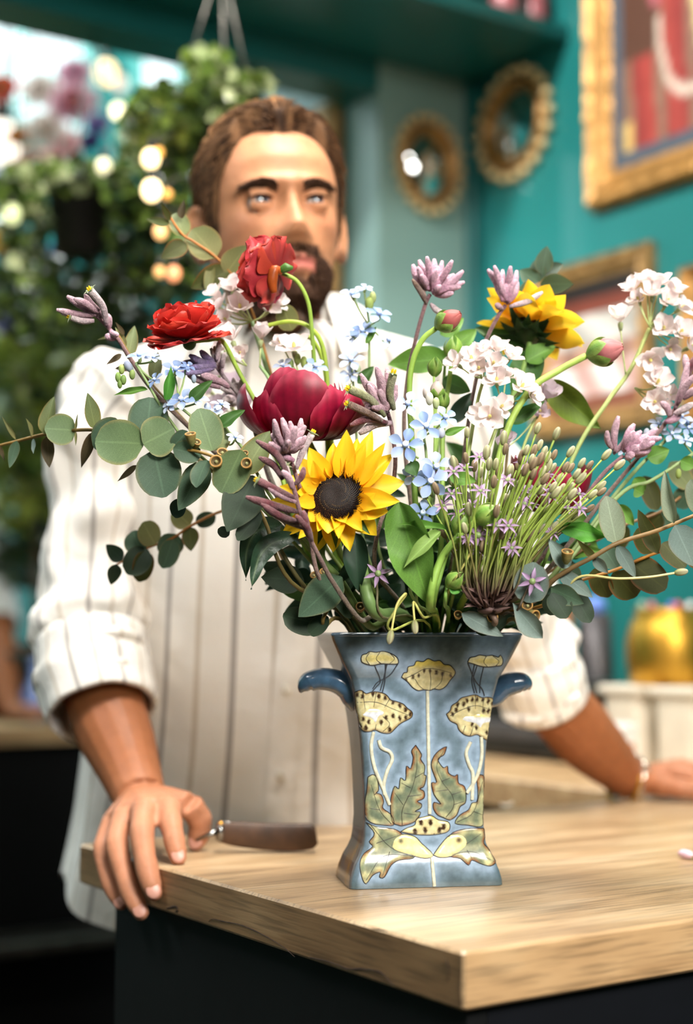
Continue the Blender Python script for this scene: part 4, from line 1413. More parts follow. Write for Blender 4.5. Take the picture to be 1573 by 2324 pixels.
    # eyes
    for s in (-1, 1):
        gz = S['gaze']
        c = MH @ Vector((s * .0315, -.0735, -.001))
        M = frameM(c, gz)
        def ec(v):
            ang = 180 * (1 - v)
            if ang < 13: return (.004, .004, .005)
            if ang < 31: return lin('#4a5f70')
            if ang < 34: return lin('#20282e')
            return lin('#b5b0ac')
        build(MB().ball((0, 0, 0), .0124, 20, 40, None, ec), 'eye', M_eye, per, True, M=None) if False else None
        mb = MB(); mb.ball((0, 0, 0), .0124, 20, 40, M.to_3x3(), ec)
        mb.v = [tuple(Vector(p) + c) for p in mb.v]
        build(mb, 'eye', M_eye, per)
        L_ = []
        for i in range(15):
            az = R(-52 + 104 * i / 14); e2 = R(13) * (math.cos(az) ** .55)
            L_.append(MH @ (Vector((s * .0315, -.0735, -.001)) + Vector((.0156 * 1.1 * math.sin(az), -.0164 * math.cos(az) * math.cos(e2), .0156 * math.sin(e2)))))
        build(MB(lin('#1c120e')).tube(L_, [.0004, .0015, .0013, .0004], 5), 'eyelash', M_hair, per)
    # hair cap
    HL = [(0, .078), (20, .083), (38, .078), (50, .055), (60, .034), (67, .008), (73, -.026), (84, -.034), (92, -.004), (104, .002), (116, -.03), (140, -.07), (180, -.085)]
    def hl(phi): return interp(HL, abs(math.degrees(phi)))
    def capp(phi, v, extra=0.0):
        z0 = hl(phi)
        z = z0 + (.1119 - z0) * (1 - (1 - v) ** 1.25)
        p = headS(phi, z)
        c = Vector((p.x, p.y * .9, p.z - .012)).normalized()
        top = sstep(.03, .10, z)
        th = (.005 + .013 * top + .006 * top * max(0, math.cos(phi))) * sstep(-.02, .22, v)
        th *= 1 + .25 * noise.noise(Vector((phi * 3, v * 2, 0)))
        th += .0018 * noise.noise(Vector((phi * 26, v * 5, 3)))
        return p + c * (th + extra)
    hcol, hcol2 = S['hair']
    def ccol(u, v):
        return mixc(hcol, hcol2, .12 + .35 * noise.noise(Vector((u * 60, v * 4, 1))) + .85 * sstep(.25, .8, v))
    mb = MB(); mb.grid(lambda u, v: MH @ capp((u * 2 - 1) * math.pi, v), 120, 36, ccol, wrap=True)
    hair = build(mb, 'hair', M_hair, per)
    rr = random.Random(3)
    mb = MB()
    nst = S.get('strands', 3600)
    for k in range(nst):
        phi = rr.uniform(-math.pi, math.pi); v = rr.random() ** .8
        p = capp(phi, v, .0002)
        top = sstep(.35, .8, v)
        fwd = Vector((.75, .45, .25)) if v > .4 else Vector((0, .5, -.9))
        d = (Vector((.6, .55, .1)) * top + Vector((-.1 * math.sin(phi), .55, -.75)) * (1 - top)).normalized()
        nrm = Vector((p.x, p.y * .9, p.z)).normalized()
        d = (d - nrm * d.dot(nrm) * .85 + nrm * (.22 + .25 * top * rr.random())).normalized()
        ln = rr.uniform(.012, .02) + .022 * top
        q1 = p + d * ln * .5; q2 = p + d * ln - nrm * ln * .22 + Vector((0, 0, -.1)) * ln
        c = mixc(hcol, hcol2, rr.random() * .35 + .6 * top)
        mb.col = c
        mb.tube([MH @ p, MH @ q1, MH @ q2], [.0007, .0006, .0002], 3, False)
    build(mb, 'hair_strands', M_hair, hair)['kind'] = 'stuff'
    # eyebrows and beard hairs
    for s in (-1, 1):
        mb = MB(lin('#432f22'))
        for k in range(330):
            t = rr.random(); xx = s * (.011 + .037 * t)
            zz = .0110 + .0045 * math.sin(min(1, t * 1.25) * 1.9) + rr.uniform(-.0052, .0042) * (1 - .45 * t)
            ph_ = math.asin(max(-.99, min(.99, xx / interp(H_A, zz)))) 
            p = headS(ph_, zz)
            d = Vector((s * .8, .15 * t, .55 - .8 * t)).normalized()
            mb.tube([MH @ (p + Vector((0, -.0006, 0))), MH @ (p + d * .007 + Vector((0, -.0022, 0)))], [.0005, .0003], 3, False)
        build(mb, 'eyebrow', M_hair, per)['kind'] = 'stuff'
    if S.get('beard'):
        mb = MB(lin('#33221a'))
        n = 0
        while n < 3000:
            ph_ = rr.gauss(0, .75); zz = rr.uniform(-.119, .0)
            p = headS(ph_, zz)
            axx = abs(p.x)
            ln = np.interp(axx, [0, .010, .022, .03, .045, .058, .066, .071, .08], [-.088, -.089, -.074, -.061, -.066, -.070, -.062, -.045, -.03])
            ok = zz < ln or (axx < .028 and -.064 < zz < -.052)
            if axx < .022 and -.084 < zz < -.063: ok = False
            if not ok or p.y > .0: continue
            n += 1
            mb.col = mixc(lin('#2c1d16'), lin('#5d3f2a'), rr.random() * .7)
            d = Vector((p.x * 4, -.5, -.9)).normalized()
            mb.tube([MH @ p, MH @ (p + d * rr.uniform(.004, .009))], [.0006, .0003], 3, False)
        build(mb, 'beard', M_hair, per)['kind'] = 'stuff'
    return per, side, fr_

# ---- the florist behind the counter
HR = Matrix.Rotation(R(17), 4, 'Z') @ Matrix.Rotation(R(-4), 4, 'X') @ Matrix.Rotation(R(-4.5), 4, 'Y') @ Matrix.Diagonal((.985, .985, .985, 1))
HC = W(658, 450, 1.63) - HR.to_3x3() @ Vector((0, -.086, 0))
MH = Matrix.Translation(HC) @ HR
wr = W(318, 1812, 1.575)
arm_r = [W(290, 860, 1.83), W(212, 1130, 1.81), W(205, 1430, 1.755), W(238, 1600, 1.69), W(280, 1710, 1.635), wr]
hand_r = [
    [W(430, 1828, 1.545), W(452, 1858, 1.55), W(452, 1890, 1.553), W(443, 1918, 1.551)],
    [W(382, 1832, 1.508), W(388, 1868, 1.482), W(396, 1908, 1.468), W(406, 1953, 1.459)],
    [W(328, 1838, 1.500), W(322, 1890, 1.470), W(334, 1972, 1.445), W(351, 2032, 1.436)],
    [W(284, 1850, 1.512), W(265, 1915, 1.485), W(293, 2015, 1.462), W(323, 2076, 1.450)],
    [W(254, 1870, 1.530), W(234, 1925, 1.510), W(249, 2000, 1.488), W(277, 2056, 1.476)]]
wl = W(1432, 1772, 2.04)
arm_l = [W(985, 870, 1.86), W(1085, 1150, 1.88), W(1212, 1520, 1.90), W(1300, 1640, 1.95), W(1372, 1716, 2.0), wl]
hand_l = [
    [W(1500, 1782, 2.0), W(1545, 1788, 1.985), W(1580, 1794, 1.985), W(1605, 1798, 1.985)],
    [W(1530, 1752, 2.02), W(1592, 1768, 2.0), W(1630, 1788, 1.99), W(1655, 1801, 1.985)],
    [W(1540, 1742, 2.06), W(1606, 1758, 2.05), W(1648, 1778, 2.04), W(1672, 1794, 2.035)],
    [W(1540, 1742, 2.10), W(1602, 1756, 2.10), W(1640, 1772, 2.09), W(1665, 1786, 2.085)],
    [W(1530, 1744, 2.14), W(1580, 1760, 2.15), W(1612, 1772, 2.15), W(1632, 1780, 2.15)]]
fl_x = W(600, 1900, 1.90)
spec = dict(label='bearded man in a striped cream shirt leaning on the counter behind the flowers', head=MH, neck=W(668, 800, 1.775),
            chest=W(655, 1010, 1.86), pelvis=W(610, 1950, 1.92), shoulders=(W(290, 860, 1.85), W(985, 870, 1.88)),
            arms=(arm_r, arm_l), hands=(hand_r, hand_l), feet=(Vector((fl_x.x - .12, 1.96, 0)), Vector((fl_x.x + .14, 1.98, 0))),
            gaze=Vector((.42, -.9, .09)), beard=True, hair=(lin('#322218'), lin('#b8875c')))
man, mside, mfr = make_person(spec)
nails(man, hand_r, [Vector((.1, -.8, .6)), Vector((0, -.75, .65)), Vector((.1, -.95, .3)), Vector((.05, -.97, .2)), Vector((0, -.97, .2))])
nails(man, hand_l, Vector((0, -.2, .97)))

# shirt: torso, sleeves, cuffs, collar, placket, buttons
def vfold(p, n, a, v):
    k = sstep(.12, .5, v)
    d = .006 * noise.noise(Vector((a * 3.2, v * 1.3, 1))) * 1.5 + .0035 * math.sin(a * 9 + 3 * noise.noise(Vector((a, v * 3, 4))) + v * 3) * k
    d += .006 * noise.noise(Vector((a * 2.2 + v * 5, v * 6, 9)))
    p = p + n * d
    if v > .78:   # curved shirt tail
        p = p - ZV * (sstep(.78, 1, v) * .045 * (abs(math.sin(a)) - .5) * 2 * .8)
    return p
cxs = [(752, 655, .078, .070, 1.775), (775, 655, .135, .078, 1.785), (805, 655, .185, .095, 1.795), (860, 652, .212, .108, 1.81), (980, 645, .222, .118, 1.83), (1250, 632, .214, .122, 1.85),
       (1650, 618, .226, .122, 1.87), (1850, 607, .237, .125, 1.88), (2040, 596, .252, .128, 1.89)]
rows = [(W(cx, y, d), Vector((1, 0.03, 0)).normalized(), Vector((.03, -1, 0)).normalized(), a, b) for (y, cx, a, b, d) in cxs]
mb = MB()
# resample rows evenly along height so folds and stripes run true
loft(mb, rows, 150, 120, vfold, u0=.37)
shirt = build(mb, 'shirt', M_shirt, man)
def sfold(seed, amp):
    def f(p, n, a, v):
        d = amp * (noise.noise(Vector((math.cos(a) * 1.3 + seed, math.sin(a) * 1.3, v * 9))) + .6 * noise.noise(Vector((math.cos(a) * 2 + seed, math.sin(a) * 2, v * 20))))
        d += amp * .5 * math.sin(v * 38 + 2.5 * math.cos(a + seed)) * sstep(.1, .4, v)
        return p + n * d
    return f
def sleeve(P, RADS, seed):
    ax_ = axes(P, Vector((1, 0, 0)))
    m = MB()
    loft(m, [(P[i], ax_[i][0], -ax_[i][1], RADS[i], RADS[i]) for i in range(len(P))], 60, 90, sfold(seed, .0115), stripe=.05)
    return build(m, 'sleeve', M_shirt, shirt)
PR = [W(360, 862, 1.80), W(285, 893, 1.80), W(222, 1000, 1.80), W(215, 1200, 1.79), W(202, 1400, 1.755), W(212, 1510, 1.725), W(226, 1590, 1.695)]
sleeve(PR, [.035, .060, .0565, .056, .0585, .059, .056], 1)
PL = [W(930, 862, 1.83), W(995, 900, 1.85), W(1065, 1050, 1.865), W(1140, 1300, 1.88), W(1196, 1470, 1.89), W(1222, 1545, 1.905), W(1238, 1588, 1.915)]
sleeve(PL, [.035, .060, .057, .054, .053, .052, .048], 5)
def cuff(P, rads, seed):
    ax_ = axes(P, Vector((1, 0, 0)))
    m = MB()
    prof = [(0.0, .0), (.02, .004), (.5, .006), (.9, .0055), (.985, .004), (1.0, .001), (.985, -.0015), (.9, -.003), (.4, -.004)]
    C = catmull(P, 8)
    fo = sfold(seed, .0025)
    def f(u, v):
        pv_, off = lerp_pair(prof, v)
        c = lerp_list(C, pv_); i = min(int(pv_ * (len(P) - 1)), len(P) - 1)
        x, y = ax_[i]; r_ = lerp_list(rads, pv_) + off
        a = u * 2 * math.pi
        n = x * math.cos(a) - y * math.sin(a)
        return fo(c + n * r_, n, a, pv_ * .3)
    m.grid(f, 60, 40, None, wrap=True)
    m.t = [(q[0] * 2 * math.pi * rads[0] / .05, q[1], 0) for q in m.t]
    return build(m, 'cuff', M_shirt, shirt)
cuff([W(203, 1452, 1.74), W(214, 1540, 1.713), W(232, 1618, 1.68)], [.0595, .0600, .0565], 2)
cuff([W(1203, 1490, 1.895), W(1222, 1545, 1.905), W(1243, 1600, 1.92)], [.0535, .0525, .0485], 7)
# collar
nb = W(664, 772, 1.775)
def collar_pt(u, v):
    a = R(-60 + 300 * u) + math.pi * 0 
    r_ = .062 + .006 * v
    h = .012 + .042 * v - .012 * (abs(u - .5) * 2) ** 3
    return nb + Vector((math.cos(a) * r_ * 1.08, math.sin(a) * r_, h)) + Vector((0, 0, 0))
mb = MB(); mb.grid(collar_pt, 50, 6); mb.t = [(0, 0, 0)] * len(mb.v)
col_o = build(mb, 'collar', M_shirt, shirt)
for s in (-1, 1):
    a0 = R(-60) if s > 0 else R(240)
    top = nb + Vector((math.cos(a0) * .073, math.sin(a0) * .068, .046))
    tip = nb + Vector((s * .060, -.085, -.035))
    out = nb + Vector((s * .088, -.02, .030))
    mb = MB()
    mb.grid(lambda u, v: top.lerp(tip, v).lerp(out.lerp(tip + Vector((s * .028, .02, .012)), v), u) + Vector((s * .003, -.006, 0)) * math.sin(u * 3), 8, 10)
    mb.t = [(0, 0, 0)] * len(mb.v)
    build(mb, 'collar_flap', M_shirt, col_o)
# placket and buttons down the front
sb = BVHTree.FromPolygons([tuple(WM[shirt.name] @ v.co) for v in shirt.data.vertices], [tuple(p.vertices) for p in shirt.data.polygons])
def onshirt(px, py, off):
    d = ray(px, py).normalized(); h = sb.ray_cast(CAMP, d)
    return h[0] - d * off if h[0] is not None else W(px, py, 1.74)
pl = [(690, 900), (684, 1100), (672, 1300), (655, 1500), (640, 1700), (628, 1880), (620, 2000)]
mb = MB()
PC = catmull([Vector((*q, 0)) for q in pl], 8)
mb.grid(lambda u, v: onshirt(lerp_list(PC, v).x + (u - .5) * 62, lerp_list(PC, v).y, .0022 + .001 * (1 - (2 * u - 1) ** 2)), 6, 60)
mb.t = [(.02 + .96 * (q[0]) if False else .5, q[1], 0) for q in mb.t]
build(mb, 'placket', M_shirt, shirt)
M_btn = pmat('shirt_button', '#d9d0c0', .3, nz=.05)
btn = MB().lathe([(.0006, .0018), (.003, .002), (.0048, .0024), (.0055, .0014), (.0055, 0)], 16).mesh('button', M_btn)
for k in range(6):
    q = lerp_list(PC, .06 + .165 * k)
    put('button', btn, shirt, frameM(onshirt(q.x, q.y, .0038), Vector((0, -1, .02))))
# trousers, belt, shoes
pv = spec['pelvis']
mb = MB()
hip = [(pv + ZV * .08, .168, .112), (pv, .178, .118), (pv - ZV * .09, .182, .12), (pv - ZV * .14, .17, .115)]
loft(mb, [(c, mside, mfr, a, b) for c, a, b in hip], 40, 14)
trs = build(mb, 'trousers', M_trouser, man)
for k, ft in enumerate(spec['feet']):
    hp_ = pv + mside * (-.088, .088)[k] - ZV * .08
    P = [hp_, hp_.lerp(ft, .45) + mfr * .012, ft + ZV * .06]
    mb = MB()
    loft(mb, [(P[0], mside, mfr, .094, .105), (P[1], mside, mfr, .075, .08), (P[2], mside, mfr, .062, .07)], 32, 30, lambda p, n, a, v: p + n * .004 * noise.noise(Vector((a, v * 12, k))))
    build(mb, 'trouser_leg', M_trouser, trs)
    mb = MB()
    mb.tube(catmull([ft + ZV * .06 - mfr * .05, ft + ZV * .05 + mfr * .03, ft + ZV * .035 + mfr * .12, ft + ZV * .028 + mfr * .2], 5), [.05, .055, .048, .042, .03], 14)
    mb.v = [(v[0], v[1], max(.001, v[2])) for v in mb.v]
    build(mb, 'shoe', M_shoe, man)
# bracelet on the far wrist
bd = (hand_l[2][0] - arm_l[-2]).normalized()
Mb = frameM(wl - bd * .004, bd)
Rb = .0345
M_silver = pmat('silver', '#d9d2c4', .2, metallic=1)
mb = MB()
for q in (-.004, .004):
    mb.tube([Mb @ Vector((Rb * math.cos(a), Rb * math.sin(a), q + .0015 * math.sin(5 * a))) for a in [2 * math.pi * i / 40 for i in range(41)]], .0028, 8, False)
br_ = build(mb, 'bracelet', M_silver, man)
br_['label'] = 'thin silver and gold bracelet on the wrist'
build(MB().tube([Mb @ Vector((Rb * math.cos(a), Rb * math.sin(a), -.0105)) for a in [2 * math.pi * i / 40 for i in range(41)]], .0019, 8, False), 'bangle', M_brass, br_)

# ---- somebody at the far left counter, one hand resting on the top
c0 = W(-150, 900, 4.35)
MH2 = Matrix.Translation(W(-190, 640, 4.3)) @ Matrix.Rotation(R(35), 4, 'Z') @ Matrix.Rotation(R(14), 4, 'X')
w2_ = W(22, 1590, 3.86)
arm2a = [W(-70, 1020, 4.32), W(-45, 1180, 4.28), W(-15, 1350, 4.15), W(0, 1470, 4.02), W(10, 1545, 3.93), w2_]
arm2b = [W(-330, 1020, 4.35), W(-360, 1180, 4.35), W(-370, 1380, 4.28), W(-340, 1480, 4.1), W(-320, 1550, 3.96), W(-300, 1602, 3.9)]
def flat_hand(w, dx, dy):
    d = Vector((dx, dy, 0)).normalized(); s = Vector((-d.y, d.x, 0))
    out = []
    for k, (l0, l1, o) in enumerate(((.045, .055, -.042), (.085, .085, -.028), (.09, .092, -.008), (.086, .086, .012), (.078, .066, .03))):
        k0 = w + d * l0 + s * o
        k0.z = HT + .026
        pts = [k0, k0 + d * l1 * .4 + ZV * .006, k0 + d * l1 * .75 - ZV * .004, k0 + d * l1 - ZV * .014]
        out.append(pts)
    return out
w2_.z = HT + .03; arm2b[-1].z = HT + .03
spec2 = dict(label='person in a white top at the far left counter, one bare forearm in view', head=MH2, neck=W(-190, 900, 4.38), chest=W(-195, 1090, 4.42), pelvis=W(-200, 1640, 4.5),
             shoulders=(W(-330, 1020, 4.38), W(-70, 1020, 4.36)), arms=(arm2b, arm2a), hands=(flat_hand(arm2b[-1], .8, -.6), flat_hand(w2_, .95, -.3)),
             feet=(Vector((W(-260, 1640, 4.5).x, 4.5, 0)), Vector((W(-140, 1640, 4.5).x, 4.5, 0))), gaze=Vector((.5, -.8, -.3)), hair=(lin('#241812'), lin('#4a3020')), vox=.006, res=(90, 70), strands=900)
p2, s2, f2_ = make_person(spec2)
mb = MB()
rows = [(spec2['neck'] + ZV * .01, .075, .065), (spec2['neck'] - ZV * .05, .16, .085), (spec2['chest'], .19, .115), (spec2['chest'].lerp(spec2['pelvis'], .5), .18, .115), (spec2['pelvis'] - ZV * .05, .19, .125)]
loft(mb, [(c, s2, f2_, a, b) for c, a, b in rows], 60, 40, lambda p, n, a, v: p + n * .006 * noise.noise(Vector((a * 2, v * 5, 2))))
tee = build(mb, 'top', M_tee, p2)
for A in (arm2a, arm2b):
    P = [A[0], A[1], A[2], A[3].lerp(A[2], .4)]
    ax_ = axes(P, Vector((1, 0, 0)))
    mb = MB(); loft(mb, [(P[i], ax_[i][0], -ax_[i][1], (.065, .06, .058, .058)[i], (.065, .06, .058, .058)[i]) for i in range(4)], 36, 20, sfold(3, .005))
    build(mb, 'sleeve', M_tee, tee)
for k, ft in enumerate(spec2['feet']):
    hp_ = spec2['pelvis'] + s2 * (-.09, .09)[k] + ZV * .02
    mb = MB()
    P = [hp_, hp_.lerp(ft, .5), ft + ZV * .05]
    loft(mb, [(P[0], s2, f2_, .1, .11), (P[1], s2, f2_, .078, .08), (P[2], s2, f2_, .06, .07)], 28, 16)
    build(mb, 'trouser_leg', M_trouser, p2)
    mb = MB(); mb.tube(catmull([ft + ZV * .06 - f2_ * .05, ft + ZV * .05 + f2_ * .03, ft + ZV * .03 + f2_ * .19], 5), [.05, .055, .045, .03], 12)
    mb.v = [(v[0], v[1], max(.001, v[2])) for v in mb.v]
    build(mb, 'shoe', M_shoe, p2)
# ------------------------------------------------------------------ bouquet: materials and shared shapes
M_leaf = vmat('leaf', .42, .4, .2, .24, 110, veins=.32, jitter=.12, bump=.25, bscale=500)
M_euc = vmat('eucalyptus_leaf', .52, .32, .14, .22, 80, jitter=.12, veins=.28, bump=.2, bscale=500)
M_stem = vmat('plant_stem', .5, .35, 0, .15, 120)
M_petal = vmat('petal', .5, .3, .25, .10, 140, jitter=.05)
M_ypetal = vmat('sunflower_petal', .5, .3, .28, .10, 160, jitter=.04)
M_red = vmat('red_petal', .42, .35, .2, .2, 120, jitter=.08)
M_velvet = vmat('velvety_flower', .8, .2, .05, .30, 420, sheen=.2, jitter=.12, bump=.8, bscale=1100)
M_seed = vmat('seed_head', .6, .3, 0, .25, 300)

PXM = 1 / F_PX
LEAFS = {}
def wprof(kind, t):
    if kind == 'round':  return math.sqrt(max(0, 1 - (2 * t - 1) ** 2)) ** .9 * (1 + .12 * (.5 - t))
    if kind == 'ovate':  return math.sin(math.pi * t ** .72) ** .8
    if kind == 'lance':  return math.sin(math.pi * min(1, t ** .65)) ** 1.0
    if kind == 'spoon':  return math.sin(math.pi * t ** 1.35) ** .8
    if kind == 'petal':  return (math.sin(math.pi * t ** .62) ** .75) * (1 if t < .8 else 1 - .15 * (t - .8) * 5)
    if kind == 'fan':    return math.sin(math.pi * min(1, .05 + .95 * t) ** 1.8 * .93) ** .6 * .98 + .02
def leafmesh(kind, mat, c0, c1, edge=None, curl=.15, cup=.12, wave=0.0, nu=6, nv=10, rib=None, seed=0, nm='leaf'):
    key = (kind, mat.name, c0, c1, edge, curl, cup, wave, seed, nm)
    if key in LEAFS: return LEAFS[key]
    A, B = lin(c0), lin(c1)
    E = lin(edge) if edge else None
    rb = lin(rib) if rib else None
    def fn(u, v):
        w = max(.0, wprof(kind, max(.002, min(.998, v)))) * .5
        s = (u - .5) * 2
        ang = curl * v * 1.6
        y = v * math.cos(ang * .6); z = -v * math.sin(ang * .6)
        z += cup * s * s * w
        z += wave * math.sin(v * 9 + seed + (2 if s > 0 else 0)) * s * s * w
        return (s * w, y, z)
    def cf(u, v):
        s = abs(u - .5) * 2
        c = mixc(A, B, v)
        if rb and s < .1: c = mixc(c, rb, .5)
        if E and s > .9: c = mixc(c, E, .75)
        return c
    me = MB().grid(fn, nu, nv, cf).mesh(nm, mat)
    LEAFS[key] = me
    return me
def place(th, name, me, a, b, w, roll=0.0, face=None, zs=None):
    """lay a unit leaf from point a to point b, width w (metres), its face turned to the viewer and rolled"""
    y = b - a; L = y.length; y = y / L
    f = face if face is not None else (CAMP - (a + b) / 2).normalized()
    z = f - y * f.dot(y)
    if z.length < 1e-3: z = y.orthogonal()
    z.normalize(); x = y.cross(z)
    M = Matrix.Translation(a) @ Matrix((x, y, z)).transposed().to_4x4() @ Matrix.Rotation(roll, 4, 'Y') @ Matrix.Diagonal((w, L, L, 1))
    return put(name, me, th, M)

def mouth(mx, my, z=None): return vpt(mx, my, VH if z is None else z)
BR = random.Random(11)
def newstem(name, label, cat, group, mx, my, pts, r, c0, c1, mat=None, seg=7):
    """a cut stem standing in the vase: thing + its stem tube. pts are (px, py, depth) from the rim outwards"""
    b = vpt(-mx * .35 + BR.uniform(-.006, .006), -my * .35, .03 + BR.uniform(0, .02))
    th = thing(name, label, cat, b, group)
    P = [b, mouth(mx, my)] + [W(*q) for q in pts]
    C = catmull(P, 7)
    A, B = lin(c0), lin(c1)
    build(MB().tube(C, r if isinstance(r, list) else [r, r, r * .8], seg, True, lambda t: mixc(A, B, t)), 'stem', mat or M_stem, th)
    return th
def twig(th, pts, r, c0, c1, name='side_stem', mat=None, seg=6):
    A, B = lin(c0), lin(c1)
    P = [W(*q) if not isinstance(q, Vector) else q for q in pts]
    return build(MB().tube(catmull(P, 5), r, seg, True, lambda t: mixc(A, B, t)), name, mat or M_stem, th)

# ------------------------------------------------------------------ eucalyptus
EUC = {'g': ('#64794f', '#708662', '#9a9060'), 'd': ('#3f5640', '#4c6450', '#6a6a48'), 'k': ('#263528', '#31422f', '#424a35'), 'p': ('#8a977c', '#93a08a', '#8a7d58'),
       'y': ('#6f7747', '#67744f', '#9a7a40'), 'o': ('#4c4f26', '#44491f', '#8a4f26'), 'b': ('#5a4d35', '#4d4632', '#7a5a3a'), 't': ('#7d7a4d', '#6d7349', '#8f7a4a'), 's': ('#6d807a', '#7b8c84', '#7d7a6a')}
def euc_leaf(th, x0, y0, x1, y1, w, k='g', d0=1.3, d1=None, kind='round', roll=None, seed=0):
    d1 = d0 if d1 is None else d1
    c = EUC[k]
    me = leafmesh(kind, M_euc, c[0], c[1], c[2], (.05, .18, -.12)[seed % 3], (.12, .22, .05)[seed % 3], .05, 12, 10, rib=None)
    rl = BR.uniform(-.35, .35) if roll is None else roll
    place(th, 'leaf', me, W(x0, y0, d0), W(x1, y1, d1), w * d0 * PXM / max(.35, math.cos(rl)), rl)
def gumnut(th, x, y, d, rpx, face):
    r = rpx * d * PXM
    M = frameM(W(x, y, d), face)
    A, B, C = lin('#6a7a4a'), lin('#a5793f'), lin('#5a4a2a')
    o = build(MB().lathe([(r * .35, -r * 2.2), (r * .7, -r * 1.6), (r * .92, -r * .5), (r, -.02 * r), (r * 1.02, .1 * r), (r * .86, .16 * r), (r * .7, .02 * r), (r * .62, -r * .25), (r * .001, -r * .3)], 20, M,
                         lambda t: mixc(A, B, t * 1.6) if t < .7 else C, False), 'gumnut', M_seed, th)
    build(MB(lin('#8c8a5c')).ball(M @ Vector((0, 0, -r * .22)), r * .3, 8, 6), 'nut_centre', M_seed, o)
def eucalyptus(label, mx, my, pts, leaves, d_of, nuts=(), r=.0017, c0='#5a5a38', c1='#8a6a30', sides=()):
    th = newstem('eucalyptus_branch', label, 'branch', 'eucalyptus branches in the bouquet', mx, my, pts, [r * 1.25, r * 1.1, r, r * .75], c0, c1)
    for s in sides: twig(th, s, r * .7, c0, c1)
    for i, L in enumerate(leaves):
        x0, y0, x1, y1, w, k = L[:6]
        kw = L[6] if len(L) > 6 else {}
        d0 = kw.get('d', d_of((x0 + x1) / 2)); d1 = d0 + kw.get('dd', BR.uniform(-.012, .012))
        euc_leaf(th, x0, y0, x1, y1, w, k, d0, d1, kw.get('kind', 'round'), kw.get('roll'), i)
    for (x, y, d, rr_, f) in nuts: gumnut(th, x, y, d, rr_, Vector(f))
    return th
def lind(x0, d0, x1, d1): return lambda x: d0 + (d1 - d0) * max(0, min(1, (x - x0) / (x1 - x0)))

eucalyptus('longest eucalyptus branch, reaching far left across the sleeve with big round leaves', -.058, -.015,
    [(690, 1330, 1.30), (600, 1190, 1.30), (500, 1085, 1.285), (440, 1035, 1.28), (390, 1014, 1.28), (326, 1006, 1.285), (265, 985, 1.30), (215, 976, 1.31), (165, 977, 1.32), (100, 986, 1.335), (40, 1001, 1.35), (-60, 1026, 1.365)],
    [(326, 1007, 214, 1001, 104, 'g', dict(roll=.1, d=1.275)), (331, 998, 343, 900, 92, 'd', dict(d=1.29)), (325, 1007, 396, 974, 94, 'g', dict(roll=-.25, d=1.272)), (350, 1022, 372, 1128, 104, 'd', dict(roll=.1, d=1.276)),
     (284, 968, 207, 1012, 78, 'd', dict(d=1.30, roll=.3)), (310, 1056, 268, 1093, 15, 'b', dict(kind='lance', d=1.30)),
     (172, 977, 102, 972, 72, 'g', dict(roll=.05)), (101, 985, 119, 899, 36, 'y', dict(kind='ovate')), (106, 990, 113, 1060, 30, 'b', dict(kind='ovate')),
     (216, 973, 200, 892, 36, 'y', dict(kind='ovate')), (214, 978, 180, 1068, 26, 'b', dict(kind='lance')), (38, 1000, 20, 1061, 24, 'd', dict(kind='ovate')), (36, 997, 4, 945, 10, 't', dict(kind='lance')),
     (70, 992, 65, 948, 8, 't', dict(kind='lance', roll=1.0)), (75, 996, 80, 1032, 11, 's', dict(kind='lance', roll=.9)), (172, 975, 176, 938, 6, 't', dict(kind='lance')), (172, 980, 172, 1012, 6, 't', dict(kind='lance')), (-2, 1010, 10, 1045, 10, 'b', dict(kind='lance'))],
    lind(0, 1.345, 330, 1.285))
eucalyptus('eucalyptus branch left of the sunflower carrying gumnuts and overlapping round leaves', -.05, -.02,
    [(660, 1320, 1.28), (600, 1180, 1.275), (545, 1090, 1.27), (500, 1045, 1.265), (450, 1025, 1.265), (400, 1020, 1.27)],
    [(482, 1023, 452, 926, 78, 'g', dict(d=1.272, roll=.2)), (462, 1060, 425, 1120, 60, 'd', dict(d=1.28)), (486, 1021, 508, 968, 52, 'y', dict(d=1.285)), (548, 1022, 502, 1120, 84, 'g', dict(d=1.255, roll=-.2)), (551, 1078, 613, 973, 66, 'y', dict(d=1.29, kind='ovate')),
     (577, 1080, 517, 1210, 96, 'k', dict(d=1.268, roll=.15, kind='ovate')), (391, 1014, 425, 979, 34, 'd', {}), (393, 1018, 459, 1034, 52, 'd', dict(d=1.262)), (468, 1048, 405, 1156, 66, 'd', dict(d=1.275, kind='ovate')),
     (420, 1140, 388, 1168, 40, 'k', dict(d=1.29)), (470, 1045, 440, 1100, 36, 'd', dict(d=1.26, roll=.7)), (590, 1160, 540, 1230, 40, 'k', {}), (520, 1215, 495, 1200, 26, 'k', dict(d=1.3))],
    lambda x: 1.27, [(432, 985, 1.258, 13, (-.1, -.45, .9)), (490, 1047, 1.25, 15, (-.1, -.95, .25)), (505, 1026, 1.262, 13, (.15, -.75, .6)), (559, 1051, 1.252, 13, (-.2, -.95, .2)), (447, 1003, 1.265, 10, (.3, -.7, .6)), (592, 1102, 1.27, 11, (0, -.9, .4)), (556, 1028, 1.27, 8, (0, -.8, .6))],
    r=.0016)
